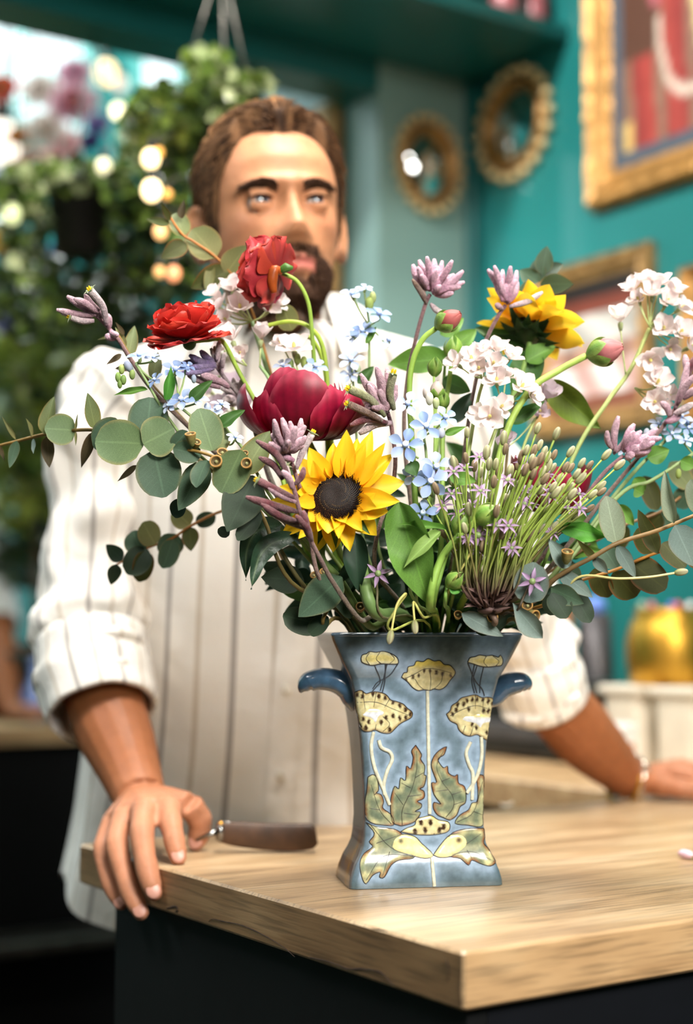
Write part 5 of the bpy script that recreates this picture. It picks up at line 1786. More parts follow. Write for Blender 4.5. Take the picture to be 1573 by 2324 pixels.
eucalyptus('small leaved dark eucalyptus spray drooping low in front of the shirt', -.052, .01,
    [(680, 1330, 1.36), (600, 1190, 1.39), (540, 1155, 1.40), (490, 1165, 1.41), (432, 1194, 1.415), (390, 1222, 1.42), (330, 1246, 1.425), (262, 1283, 1.43)],
    [(444, 1186, 490, 1172, 36, 'k'), (432, 1191, 392, 1158, 50, 't'), (430, 1196, 436, 1252, 40, 'o', dict(kind='ovate')), (402, 1213, 370, 1262, 58, 'd'), (392, 1225, 372, 1290, 48, 'd'), (352, 1236, 322, 1183, 54, 't'),
     (334, 1246, 288, 1302, 62, 'k'), (320, 1252, 300, 1205, 58, 'd'), (278, 1272, 243, 1236, 36, 'k', dict(kind='ovate')), (264, 1280, 252, 1328, 32, 'k', dict(kind='ovate')), (330, 1250, 318, 1322, 48, 'o')],
    lambda x: 1.42, r=.0013, c0='#6a5a30', c1='#9a5a20')
eucalyptus('eucalyptus tip with orange stems standing in front of the man\'s ear', -.03, .02,
    [(700, 1250, 1.40), (640, 950, 1.41), (590, 760, 1.42), (545, 650, 1.42), (492, 586, 1.42), (440, 549, 1.42), (410, 528, 1.42), (372, 470, 1.42)],
    [(490, 584, 436, 518, 76, 't', dict(roll=.1)), (524, 614, 432, 650, 56, 'o', dict(kind='ovate')), (512, 622, 562, 556, 62, 't', dict(kind='ovate')), (418, 536, 398, 482, 48, 'y'), (424, 554, 366, 582, 42, 'o', dict(kind='ovate')),
     (386, 500, 366, 458, 16, 'o', dict(kind='lance')), (384, 508, 330, 496, 20, 'y', dict(kind='lance')), (412, 496, 416, 452, 18, 'b', dict(kind='lance')), (662, 750, 640, 690, 52, 't', dict(d=1.40)), (480, 600, 470, 660, 24, 't')],
    lambda x: 1.42, r=.0013, c0='#6a6a38', c1='#c06a20')
eucalyptus('short eucalyptus sprig with pointed olive leaves beside the leftmost kangaroo paw', -.05, .0,
    [(640, 1200, 1.36), (470, 1010, 1.35), (370, 900, 1.345), (310, 830, 1.345), (292, 800, 1.345), (270, 762, 1.345)],
    [(290, 815, 306, 737, 32, 'y', dict(kind='ovate')), (285, 790, 262, 738, 16, 't', dict(kind='lance')), (276, 804, 238, 828, 14, 'b', dict(kind='lance')), (345, 862, 360, 798, 32, 'y', dict(kind='ovate')), (300, 830, 262, 838, 18, 'b', dict(kind='ovate')), (262, 760, 222, 772, 8, 't', dict(kind='lance')), (282, 760, 262, 730, 10, 'b', dict(kind='lance'))],
    lambda x: 1.345, r=.0011)
eucalyptus('eucalyptus branch running to the right edge with pale edge-on leaves', .055, -.02,
    [(1215, 1362, 1.275), (1248, 1323, 1.265), (1291, 1293, 1.26), (1346, 1264, 1.258), (1401, 1233, 1.26), (1481, 1208, 1.268), (1528, 1190, 1.275), (1580, 1168, 1.28), (1650, 1140, 1.29)],
    [(1399, 1233, 1377, 1126, 58, 'p', dict(roll=.2)), (1530, 1187, 1503, 1072, 32, 'p', dict(kind='ovate')), (1493, 1256, 1451, 1157, 40, 'o', dict(d=1.29, kind='ovate')), (1400, 1238, 1444, 1312, 34, 's', dict(kind='ovate')), (1346, 1264, 1384, 1306, 26, 's', dict(kind='lance')),
     (1352, 1270, 1308, 1220, 18, 'o', dict(kind='lance')), (1532, 1192, 1576, 1286, 66, 's', dict(kind='ovate')), (1291, 1288, 1247, 1225, 40, 's', dict(kind='ovate')), (1270, 1297, 1343, 1353, 38, 's', dict(kind='ovate')), (1251, 1334, 1325, 1371, 46, 'd', dict(kind='ovate')),
     (1252, 1346, 1290, 1400, 54, 'k'), (1300, 1340, 1340, 1414, 48, 'k', dict(d=1.28)), (1590, 1165, 1568, 1090, 44, 'p'), (1600, 1165, 1640, 1230, 50, 's')],
    lambda x: 1.262, [(1288, 1252, 1.25, 14, (.05, -.5, .85))], r=.0019, c0='#4a4030', c1='#8a6a38')
eucalyptus('olive leaved eucalyptus branch just below the pale right branch', .052, .0,
    [(1230, 1375, 1.31), (1300, 1325, 1.315), (1397, 1293, 1.32), (1484, 1257, 1.33), (1560, 1235, 1.34), (1640, 1210, 1.35)],
    [(1350, 1290, 1380, 1358, 50, 'o'), (1393, 1298, 1445, 1360, 66, 'o', {}), (1433, 1276, 1508, 1338, 74, 'o'), (1504, 1232, 1556, 1287, 50, 'o'), (1400, 1290, 1370, 1240, 50, 'd'), (1480, 1255, 1450, 1200, 50, 'o'), (1310, 1320, 1290, 1280, 36, 'd'), (1560, 1235, 1600, 1290, 52, 'o')],
    lambda x: 1.33, r=.0014, c0='#6a5a30', c1='#c07a20')
eucalyptus('blurred eucalyptus sprig low against the teal wall at the right edge', .05, .02,
    [(1260, 1290, 1.37), (1400, 1200, 1.41), (1495, 1163, 1.42), (1570, 1107, 1.43), (1640, 1060, 1.44)],
    [(1492, 1158, 1462, 1080, 44, 'o'), (1500, 1166, 1466, 1208, 50, 'o'), (1568, 1108, 1520, 1050, 46, 'y'), (1568, 1108, 1535, 1152, 50, 'd'), (1500, 1160, 1540, 1190, 40, 'd'), (1575, 1105, 1600, 1050, 44, 'o'), (1420, 1190, 1400, 1250, 40, 'o')],
    lambda x: 1.42, r=.0014, c0='#5a5038', c1='#8a6030')
eucalyptus('star shaped eucalyptus tip above the back sunflower', .03, .025,
    [(1120, 1250, 1.38), (1160, 950, 1.41), (1200, 750, 1.43), (1222, 650, 1.43)],
    [(1230, 622, 1242, 558, 42, 'd', dict(kind='ovate')), (1228, 626, 1280, 594, 34, 'k', dict(kind='ovate')), (1226, 645, 1300, 642, 48, 'd', dict(kind='ovate')), (1222, 640, 1178, 612, 40, 'd', dict(kind='ovate')), (1220, 655, 1172, 672, 46, 'd', dict(kind='ovate')), (1224, 655, 1250, 690, 46, 'd', dict(kind='ovate')), (1225, 640, 1212, 590, 44, 'd', dict(kind='ovate'))],
    lambda x: 1.43, r=.0014)
eucalyptus('short dark eucalyptus sprig hanging over the left end of the vase rim', -.062, -.02,
    [(735, 1420, 1.285), (750, 1370, 1.28), (775, 1312, 1.28)],
    [(776, 1310, 676, 1400, 82, 'd', dict(kind='ovate', roll=.1, d=1.268)), (732, 1418, 640, 1398, 64, 'k', dict(d=1.285)), (690, 1318, 594, 1310, 66, 'k', dict(d=1.30, kind='ovate')), (745, 1400, 700, 1440, 40, 'k'), (760, 1340, 800, 1400, 40, 'k', dict(d=1.31))],
    lambda x: 1.28, [(735, 1297, 1.275, 10, (0, -.8, .6)), (818, 1377, 1.285, 11, (0, -.9, .4)), (712, 1305, 1.28, 9, (-.3, -.8, .5))])
eucalyptus('eucalyptus sprig at the right end of the vase rim with gumnuts', .066, -.028,
    [(1185, 1420, 1.265), (1195, 1390, 1.258), (1200, 1368, 1.256)],
    [(1200, 1368, 1212, 1277, 80, 's', dict(roll=.05, d=1.25)), (1164, 1368, 1228, 1452, 50, 's', dict(kind='spoon', d=1.245)), (1048, 1392, 1140, 1444, 40, 's', dict(kind='ovate', d=1.262)), (1240, 1350, 1262, 1396, 40, 'k', dict(d=1.28)), (1150, 1400, 1080, 1440, 34, 'k', dict(d=1.275))],
    lambda x: 1.255, [(1197, 1374, 1.25, 13, (-.2, -.85, .45)), (1215, 1398, 1.245, 14, (.55, -.75, -.2)), (1118, 1400, 1.262, 13, (.1, -.9, .3)), (1040, 1395, 1.275, 10, (0, -.9, .3))])

# ------------------------------------------------------------------ long leaves (sunflower and peony foliage)
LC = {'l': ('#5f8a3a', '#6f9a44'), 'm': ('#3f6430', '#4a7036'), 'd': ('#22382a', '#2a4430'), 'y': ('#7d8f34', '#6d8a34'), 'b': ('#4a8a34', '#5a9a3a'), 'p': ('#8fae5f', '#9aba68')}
def leaf(th, x0, y0, x1, y1, w, k, d0, d1=None, kind='ovate', roll=0.0, curl=.2, wave=.15, seed=0):
    c = LC[k]
    me = leafmesh(kind, M_leaf, c[0], c[1], None, curl, .3, wave, 10, 14, None, seed)
    place(th, 'leaf', me, W(x0, y0, d0), W(x1, y1, d1 or d0), w * d0 * PXM / max(.4, math.cos(roll)), roll)
def ribbon_leaf(th, pts, wpx, k, d, twist=0.0, roll=0.0):
    P = catmull([W(*q) for q in pts], 6); n = len(P) - 1
    A, B = lin(LC[k][0]), lin(LC[k][1])
    def fn(u, v):
        i = min(int(v * n), n - 1); f = v * n - i
        p = P[i].lerp(P[i + 1], f); t = (P[i + 1] - P[i]).normalized()
        z = (CAMP - p).normalized(); x = t.cross(z).normalized(); z = x.cross(t)
        a = roll + twist * v
        x2 = x * math.cos(a) + z * math.sin(a); z2 = z * math.cos(a) - x * math.sin(a)
        w = wprof('lance', max(.002, min(.998, v))) * wpx * d * PXM * .5
        s = (u - .5) * 2
        return p + x2 * s * w + z2 * (s * s * w * .3 + .0015 * s * math.sin(v * 14))
    build(MB().grid(fn, 8, 26, lambda u, v: mixc(A, mixc(B, (.4, .5, .25), .25 if abs(u - .5) < .06 else 0), v)), 'leaf', M_leaf, th)

# ------------------------------------------------------------------ sunflowers
def sf_petal2(seed):
    return leafmesh('petal', M_ypetal, '#fcc41e', '#ffdf40', None, (.05, .12, -.10)[seed % 3], (.25, .4, .15)[seed % 3], .1, 6, 10, None, seed % 3 + 10, 'petal')
def sf_petal(seed):
    return leafmesh('petal', M_ypetal, '#f6b418', '#ffda30', None, (.05, .12, -.10)[seed % 3], (.25, .4, .15)[seed % 3], .1, 6, 10, '#f2b81c', seed % 3, 'petal')
def disc(th, C, ax, R_, name='disc'):
    M = frameM(C, ax, (0, 0, 1))
    def prof(q): return R_ * q, R_ * (.30 * (1 - q * q) - .10 * math.exp(-(q / .4) ** 2))
    mb = MB()
    mb.grid(lambda u, v: M @ Vector((prof(max(v, .001))[0] * math.cos(u * 6.2832), prof(v)[0] * math.sin(u * 6.2832), prof(v)[1])), 40, 12,
            lambda u, v: mixc(lin('#241a17'), lin('#160f0c'), v), wrap=True)
    o = build(mb, name, M_seed, th)
    mb = MB()
    N = 900
    for k in range(N):
        q = math.sqrt((k + .5) / N); a = k * 2.39996
        r, z = prof(q)
        h = R_ * (.018 + .05 * sstep(.45, .62, q) + .13 * sstep(.74, .88, q))
        w = R_ * (.022 + .012 * q)
        c = M @ Vector((r * math.cos(a), r * math.sin(a), z))
        out = (M.to_3x3() @ Vector((math.cos(a) * q * .55, math.sin(a) * q * .55, 1))).normalized()
        x = out.orthogonal().normalized() * w; y = out.cross(x)
        tip = c + out * h
        col = mixc(lin('#2b1f1c'), lin('#3d2c22'), BR.random())
        if q > .60: col = mixc(lin('#2a1710'), lin('#5a3014'), BR.random())
        if .42 < q < .66 and k % 3 == 0: col = lin('#8a6a3a')
        mb.add([c + x, c - x * .5 + y * .87, c - x * .5 - y * .87, tip], [(0, 1, 3), (1, 2, 3), (2, 0, 3)], [mixc(col, (0, 0, 0), .4)] * 3 + [col])
    build(mb, 'florets', M_seed, o, False)['kind'] = 'stuff'
def c5(x, y): return 500 + x / 3.146, 900 + y / 3.146
th = newstem('sunflower', 'large yellow sunflower facing forward with a dark centre over the vase', 'flower', 'sunflowers in the bouquet', -.022, -.02,
             [(838, 1420, 1.30), (775, 1320, 1.29), (730, 1262, 1.285), (752, 1180, 1.29), (760, 1135, 1.278)], [.0035, .0032, .003], '#4c5f30', '#5a7038')
S1 = W(759, 1124, 1.262); S1ax = Vector((-.10, -.97, .20)).normalized()
sfp = [  # base angle point, tip, width (all in the zoomed crop)
    (880, 560, 905, 238, 128, 0), (960, 570, 985, 290, 100, 1), (990, 590, 1082, 258, 110, 2), (1005, 610, 1178, 330, 88, 0), (1010, 640, 1240, 400, 105, 1), (1000, 670, 1303, 615, 150, 2),
    (990, 720, 1282, 748, 120, 0), (985, 780, 1208, 830, 130, 1), (950, 820, 1110, 980, 140, 2), (900, 850, 925, 1105, 110, 0), (830, 860, 800, 1118, 130, 1), (760, 855, 680, 1110, 105, 2),
    (700, 840, 560, 1015, 90, 0), (680, 800, 425, 1000, 100, 1), (660, 760, 370, 742, 85, 2), (655, 700, 420, 640, 95, 0), (660, 650, 505, 560, 100, 1), (700, 610, 560, 445, 110, 2), (740, 590, 635, 365, 130, 0), (810, 565, 805, 322, 92, 1),
    (860, 560, 850, 330, 90, 1), (930, 575, 1040, 330, 90, 0)]
for i, (x0, y0, x1, y1, w, sd) in enumerate(sfp):
    a = W(*c5(815 + (x0 - 815) * .8, 705 + (y0 - 705) * .8), 1.264)
    b = W(*c5(x1, y1), 1.258 + .012 * (i % 3) + (.012 if i in (13, 14, 15) else 0))
    place(th, 'petal', sf_petal(sd), a, b, w / 3.146 * 1.26 * PXM * 1.32, BR.uniform(-.2, .2))
sfi = [(780, 850, 770, 972, 150, 0), (860, 850, 890, 890, 100, 1), (960, 790, 1118, 690, 90, 2), (985, 740, 1110, 790, 110, 0), (900, 840, 1010, 950, 110, 1), (700, 820, 640, 900, 100, 2), (670, 740, 530, 760, 100, 0), (690, 650, 570, 590, 110, 1), (940, 810, 1060, 870, 90, 2), (830, 850, 850, 1000, 90, 1), (740, 840, 700, 960, 90, 0), (665, 690, 540, 680, 90, 2), (720, 605, 660, 470, 90, 1)]
for i, (x0, y0, x1, y1, w, sd) in enumerate(sfi):
    a = W(*c5(x0, y0), 1.259); b = W(*c5(x1, y1), 1.243 + .004 * (i % 3))
    place(th, 'petal', sf_petal(sd), a, b, w / 3.146 * 1.25 * PXM * 1.2, BR.uniform(-.3, .3))
disc(th, S1, S1ax, 62 * 1.262 * PXM)
for k in range(16):   # green bracts behind
    a = 2 * math.pi * k / 16
    M = frameM(S1 - S1ax * .006, S1ax)
    d = M.to_3x3() @ Vector((math.cos(a), math.sin(a), 0))
    place(th, 'bract', leafmesh('lance', M_leaf, '#35502a', '#46652f', None, .2, .2, 0, 4, 6, None, 0, 'bract'), S1 - S1ax * .008, S1 - S1ax * .012 + d * .042, .012, 0, S1ax)
leaf(th, 905, 1140, 968, 1380, 100, 'l', 1.262, 1.25, 'ovate', .15, .25, .2)
leaf(th, 806, 1210, 811, 1342, 58, 'd', 1.275, 1.262, 'ovate', .1, .3)
ribbon_leaf(th, [(676, 1215, 1.28), (620, 1232, 1.27), (590, 1262, 1.262), (578, 1300, 1.258), (570, 1338, 1.256)], 46, 'd', 1.27, .9, -.3)
ribbon_leaf(th, [(640, 1190, 1.29), (585, 1205, 1.285), (560, 1250, 1.285), (558, 1318, 1.285)], 58, 'd', 1.285, .4)

th = newstem('sunflower', 'second sunflower seen from behind at the upper right of the bouquet', 'flower', 'sunflowers in the bouquet', .03, .015,
             [(1090, 1260, 1.36), (1130, 1000, 1.375), (1180, 860, 1.395), (1198, 800, 1.40), (1203, 770, 1.402)], [.0033, .003, .0028], '#4c5f30', '#7a9a48')
S2 = W(1203, 745, 1.405); S2ax = Vector((.34, .42, .84)).normalized()
disc(th, S2 + S2ax * .004, S2ax, .019)
M2 = frameM(S2, S2ax)
for i in range(24):
    a = 2 * math.pi * i / 24 + BR.uniform(-.08, .08)
    el = R(BR.uniform(2, 40)) if i % 2 else R(BR.uniform(-14, 16))
    d = M2.to_3x3() @ Vector((math.cos(a) * math.cos(el), math.sin(a) * math.cos(el), math.sin(el)))
    out = M2.to_3x3() @ Vector((-math.cos(a) * math.sin(el), -math.sin(a) * math.sin(el), math.cos(el)))
    place(th, 'petal', sf_petal2(i % 3), S2 + d * .014, S2 + d * BR.uniform(.046, .056), .027, BR.uniform(-.4, .4), out)
for i in range(18):
    a = 2 * math.pi * i / 18
    el = R(BR.uniform(-25, 5))
    d = M2.to_3x3() @ Vector((math.cos(a) * math.cos(el), math.sin(a) * math.cos(el), math.sin(el)))
    place(th, 'bract', leafmesh('lance', M_leaf, '#24381f', '#33502a', None, .25, .2, .1, 4, 6, None, 0, 'bract'), S2 - S2ax * .006 + d * .004, S2 - S2ax * .006 + d * BR.uniform(.026, .036), .012, 0, -S2ax)
build(MB(lin('#2d4422')).ball(S2 - S2ax * .006, (.015, .015, .008), 16, 8, frameM((0, 0, 0), S2ax).to_3x3()), 'receptacle', M_leaf, th)
leaf(th, 1190, 790, 1075, 735, 52, 'm', 1.41, 1.42, 'ovate', .3)
leaf(th, 1215, 800, 1165, 900, 74, 'm', 1.40, 1.385, 'ovate', .2)
leaf(th, 1195, 820, 1260, 780, 46, 'l', 1.395, 1.39, 'ovate', -.4)
leaf(th, 1245, 868, 1356, 974, 70, 'y', 1.40, 1.38, 'ovate', .2)

# ------------------------------------------------------------------ rosette builder for red flowers
def shellpetal(c0, c1, mat, edge=None, cupn=1.0, ruff=.1, wid=1.0, seed=0, nm='petal'):
    key = ('shell', c0, c1, mat.name, cupn, ruff, wid, seed)
    if key in LEAFS: return LEAFS[key]
    A, B = lin(c0), lin(c1)
    def fn(u, v):
        s = (u - .5) * 2
        vv = max(.0, v)
        w = (wprof('fan', vv) * .55) * wid
        vv2 = vv * (1 - .10 * s * s) + ruff * .25 * math.sin(s * 5 + seed) * vv ** 3 + ruff * .15 * math.sin(s * 11 + seed * 2) * vv ** 3
        z = cupn * (.55 * vv2 * vv2) + cupn * .45 * w * s * s + ruff * .5 * math.sin(s * 6.5 + seed * 1.7 + v * 3) * vv ** 2
        return (s * w, vv2, z)
    me = MB().grid(fn, 12, 10, lambda u, v: mixc(A, B, v ** 1.3)).mesh(nm, mat)
    LEAFS[key] = me
    return me
def rosette(th, C, ax, layers, cols, mat, seed=0, ruff=.12, wid=1.0):
    """layers: (count, elevation deg, length, cup)"""
    rr = random.Random(seed)
    M = frameM(C, ax)
    for li, (n, el, L, cp) in enumerate(layers):
        ph = rr.random() * 6
        for i in range(n):
            a = ph + 2 * math.pi * i / n + rr.uniform(-.15, .15)
            e = R(el + rr.uniform(-8, 8))
            y = M.to_3x3() @ Vector((math.cos(a) * math.cos(e), math.sin(a) * math.cos(e), math.sin(e)))
            z = M.to_3x3() @ Vector((-math.cos(a) * math.sin(e), -math.sin(a) * math.sin(e), math.cos(e)))
            x = y.cross(z)
            s = L * rr.uniform(.88, 1.1)
            me = shellpetal(*cols[rr.randrange(len(cols))], mat, cupn=cp, ruff=ruff, seed=rr.randrange(4), wid=wid)
            Mx = Matrix.Translation(C + M.to_3x3() @ Vector((math.cos(a) * .002, math.sin(a) * .002, .0012 * li))) @ Matrix((x, y, z)).transposed().to_4x4() @ Matrix.Diagonal((s, s, s, 1))
            put('petal', me, th, Mx)

REDS = [('#a01c1a', '#d23a30'), ('#b32420', '#dc4a38'), ('#8f1a22', '#c83834')]
th = newstem('ranunculus', 'bright red ruffled flower in front of the shoulder, facing up', 'flower', 'red ruffled flowers', -.035, .012,
             [(700, 1260, 1.34), (610, 980, 1.35), (540, 840, 1.345), (505, 775, 1.335), (470, 772, 1.325), (440, 775, 1.322)], [.0022, .002, .002], '#7a9a40', '#a5c050')
rosette(th, W(428, 772, 1.322), Vector((-.16, -.30, .93)), [(8, -6, .034, .30), (8, 14, .034, .4), (8, 34, .033, .5), (7, 52, .030, .5), (5, 70, .025, .5)], REDS, M_red, 4, .10, 1.25)
build(MB(lin('#5a7a3a')).ball(W(430, 780, 1.324), .006, 10, 8), 'calyx', M_leaf, th)
DREDS = [('#8a2024', '#c44a44'), ('#7a1a2c', '#b83c40'), ('#a03428', '#cc4a38'), ('#5f1834', '#983044')]
th = newstem('ranunculus', 'dark red ruffled flower nodding on a curved stem before the man\'s mouth', 'flower', 'red ruffled flowers', -.02, .02,
             [(760, 1260, 1.37), (742, 1000, 1.375), (718, 870, 1.37), (709, 770, 1.36), (700, 690, 1.355), (675, 640, 1.352), (640, 620, 1.35)], [.0022, .002, .0019], '#6a8a3a', '#9ab84a')
rosette(th, W(631, 618, 1.352), Vector((-.80, .40, .22)), [(8, 6, .033, .25), (8, 24, .033, .35), (7, 44, .031, .5), (5, 66, .024, .5)], DREDS, M_red, 9, .15, 1.1)
build(MB(lin('#4f7a34')).tube([W(630, 618, 1.346), W(650, 607, 1.342), W(664, 608, 1.34)], [.003, .0045, .0015], 8), 'sepal', M_leaf, th)
build(MB(lin('#b0521e')).tube(catmull([W(640, 618, 1.345), W(624, 612, 1.342), W(618, 635, 1.342), W(622, 665, 1.343)], 4), [.003, .0045, .005, .003], 8), 'sepal', M_red, th)
for pts, lb in (([(770, 1260, 1.37), (748, 950, 1.375), (735, 800, 1.37), (705, 745, 1.365), (660, 730, 1.365), (610, 738, 1.37), (585, 742, 1.375)], 'arching yellow green flower stem behind the red nodding flower'),
                ([(775, 1260, 1.375), (750, 960, 1.385), (735, 830, 1.385), (712, 775, 1.38), (690, 763, 1.38), (670, 768, 1.385)], 'lower arching yellow green stem above the dark red peony')):
    th = newstem('spent_flower', lb, 'flower', 'bare arching stems', -.018, .024, pts, [.0024, .0021, .0019], '#7f9a3a', '#a8bd48')
    build(MB(lin('#6a7a34')).ball(W(*pts[-1]), (.004, .003, .003), 10, 6), 'spent_head', M_leaf, th)

# peonies: bowls of broad dark petals
PC_ = [('#480318', '#a01038'), ('#520418', '#ae1840'), ('#40030f', '#900e30')]
M_peony = vmat('peony_petal', .4, .3, .12, .16, 140, jitter=.08)
def peony(th, C, ax, Rr, H, seed, spec_):
    """spec: azimuth, half width deg, radius factor, height factor, incurve, notch"""
    M = frameM(C, ax, (0, 1, 0))
    for i, (az, wdeg, rs, hs, lean, ns) in enumerate(spec_):
        c0, c1 = PC_[i % 3]
        A, B = lin(c0), lin(c1)
        a0 = R(az); wd = R(wdeg)
        def fn(u, v):
            s = (u - .5) * 2
            edge = (1 - abs(s) ** 2.6 * .42) * (1 + ns * .05 * math.sin(s * 8 + i))
            el = v * edge * (1.55 + lean)
            rad = Rr * rs * (math.sin(min(el, 3)) ** .62 if el < 1.57 else math.sin(el))
            a = a0 + s * wd * (.45 + .55 * math.sin(min(1, v * 1.2) * 1.57))
            z = H * hs * (1 - math.cos(min(el, 2.2))) * .86
            return M @ Vector((rad * math.cos(a), rad * math.sin(a), z + .0005 * math.sin(s * 20)))
        def cf(u, v):
            return mixc(A, mixc(B, lin('#c0566a'), .5 * sstep(.82, 1, v)), v * (.8 + .2 * math.sin(u * 40)))
        build(MB().grid(fn, 18, 16, cf), 'petal', M_peony, th)
th = newstem('peony', 'dark crimson bowl shaped peony above the front sunflower', 'flower', 'dark crimson peonies', -.015, .0,
             [(775, 1260, 1.34), (735, 1080, 1.345), (700, 1000, 1.34)], [.003, .0028, .0028], '#5a6a34', '#7a8a40')
peony(th, W(690, 1000, 1.335), Vector((0, -.10, .99)), .047, .046, 3, [(90, 60, .95, .92, .1, 1), (40, 50, .95, .85, .1, 2), (140, 50, .95, .88, .1, 2), (70, 30, .6, 1.0, .3, 3), (10, 30, .75, .95, .2, 3), (-20, 26, .7, .95, .2, 3), (180, 34, 1.22, .88, .45, 0),
    (-168, 32, 1.26, .86, .5, 0), (-8, 34, 1.24, .72, .4, 0), (-28, 34, 1.22, .74, .5, 0), (-52, 30, 1.08, .82, .4, 1), (-92, 40, 1.02, 1.02, .5, 0), (-112, 36, .94, 1.04, .55, 0), (-140, 28, 1.0, .8, .3, 1)])
th = newstem('peony', 'second crimson peony half hidden behind the allium stalks', 'flower', 'dark crimson peonies', .04, .005,
             [(1160, 1330, 1.345), (1215, 1200, 1.36), (1235, 1150, 1.36)], [.003, .0028, .0028], '#5a6a34', '#7a8a40')
peony(th, W(1240, 1165, 1.36), Vector((.1, -.12, .98)), .034, .058, 8, [(90, 60, 1.0, .95, .0, 1), (20, 50, 1, .9, .0, 1), (160, 50, 1, .95, .0, 1), (0, 40, 1.05, .9, .05, 0), (180, 40, 1.08, .95, .05, 0), (-30, 42, 1.08, .85, .05, 0), (-90, 50, 1.1, .8, .0, 0), (-150, 45, 1.08, .9, .05, 0)])

# ------------------------------------------------------------------ ranunculus buds
def budhead(th, C, ax, L, pink, open_=.0, petalc=('#9c4a48', '#c8706a')):
    M = frameM(C, ax)
    if pink:
        for k in range(6):
            a = 2 * math.pi * k / 6
            A, B = lin(petalc[0]), lin(petalc[1])
            def fn(u, v):
                s = (u - .5) * 2
                aa = a + s * .75
                r = L * .36 * math.sin(min(1, v * .92 + .03) * math.pi) ** .7 * (1 - .15 * v)
                return M @ Vector((r * math.cos(aa), r * math.sin(aa), L * (.12 + .9 * v * (1 - .06 * s * s))))
            build(MB().grid(fn, 6, 8, lambda u, v: mixc(A, B, v)), 'petal', M_petal, th)
    for k in range(5):
        a = 2 * math.pi * k / 5 + .3
        h = .62 if pink else 1.0
        A, B = lin('#5f8a34'), lin('#a5b860')
        def fn(u, v):
            s = (u - .5) * 2
            aa = a + s * .7 * (1 - v ** 3)
            r = L * (.40 if pink else .38) * math.sin(min(1, v * .95 + .04) * (math.pi if not pink else 2.2)) ** .7 + .0004
            return M @ Vector((r * math.cos(aa), r * math.sin(aa), L * h * v + .0004 * k))
        build(MB().grid(fn, 6, 8, lambda u, v: mixc(mixc(A, B, abs(u - .5) * 1.6), lin('#7aa048'), v * .4)), 'sepal', M_leaf, th)
gB = 'flower buds on curved stems'
th = newstem('flower_bud', 'pinkish red bud with green sepals on a hooked stem beside the blue flowers', 'bud', gB, .012, .005,
             [(950, 1250, 1.32), (935, 1000, 1.325), (929, 890, 1.325), (937, 820, 1.325), (960, 770, 1.325), (990, 745, 1.325)], [.0028, .0026, .0024], '#6f9440', '#93b34a')
budhead(th, W(988, 746, 1.325), Vector((.75, -.35, .42)), .026, True)
th = newstem('flower_bud', 'fat rosy bud on a thick pale stem under the white flowers at the right', 'bud', gB, .03, -.005,
             [(1080, 1290, 1.30), (1140, 1010, 1.325), (1200, 890, 1.335), (1270, 840, 1.34), (1330, 808, 1.34)], [.0030, .0032, .003], '#7f9a48', '#a5bf58')
budhead(th, W(1330, 810, 1.34), Vector((.88, -.3, .22)), .033, True, 0, ('#b0606a', '#d88a88'))
th = newstem('flower_bud', 'closed green bud in front of the allium stalks', 'bud', gB, .012, -.025,
             [(975, 1370, 1.265), (1000, 1272, 1.26), (1045, 1215, 1.255), (1080, 1185, 1.252)], [.0034, .0033, .003], '#7a9f48', '#9cc058')
budhead(th, W(1078, 1187, 1.252), Vector((.72, -.35, .45)), .0255, False)
leaf(th, 1000, 1206, 912, 1280, 32, 'p', 1.25, 1.24, 'lance', .3, .3)
leaf(th, 1012, 1202, 906, 1182, 18, 'l', 1.255, 1.25, 'lance', .4)
twig(th, [(1008, 1262, 1.258), (1030, 1230, 1.255), (1042, 1208, 1.254)], .0018, '#7a9f48', '#8ab050')
th2 = newstem('flower_bud', 'smaller green bud left of the closed green bud', 'bud', gB, .01, -.02, [(985, 1370, 1.275), (1010, 1270, 1.268), (1036, 1215, 1.26)], [.002, .002, .0018], '#6a8f40', '#8ab050')
budhead(th2, W(1036, 1216, 1.26), Vector((.35, -.4, .85)), .0215, False)
th = newstem('flower_bud', 'small green bud low beside the brown allium base', 'bud', gB, .02, -.03, [(1010, 1370, 1.262), (1015, 1330, 1.258)], [.002, .0018, .0016], '#5a7f38', '#7aa048')
budhead(th, W(1015, 1335, 1.256), Vector((.6, -.5, .6)), .020, False)
leaf(th, 1020, 1335, 1050, 1340, 24, 'b', 1.25)
th = newstem('flower_bud', 'round green bud above the middle of the white flower cluster', 'bud', gB, .01, .01, [(1000, 1250, 1.34), (1005, 980, 1.36), (1020, 860, 1.365), (1026, 815, 1.365)], [.0026, .0024, .002], '#7a9a48', '#8fae50')
budhead(th, W(1026, 820, 1.365), Vector((.05, -.2, .97)), .022, False)
for k, (x, y, h) in enumerate(((985, 850, .017), (990, 905, .018), (1003, 925, .016))):
    o = newstem('flower_bud', ('pale green bud left of the round green bud, over the shirt', 'pale blush bud behind the top blue star flower', 'pale green bud just right of the blush bud')[k], 'bud', gB, .006 + k * .004, .005,
                [(960, 1250, 1.32), (985, 1050, 1.33), (x, y, 1.33)], .0013, '#7a9a48', '#9ab860')
    budhead(o, W(x, y + 6, 1.33), Vector((.05, -.3, .95)), h, k == 1, 0, ('#d8c8b8', '#e8d8d0'))
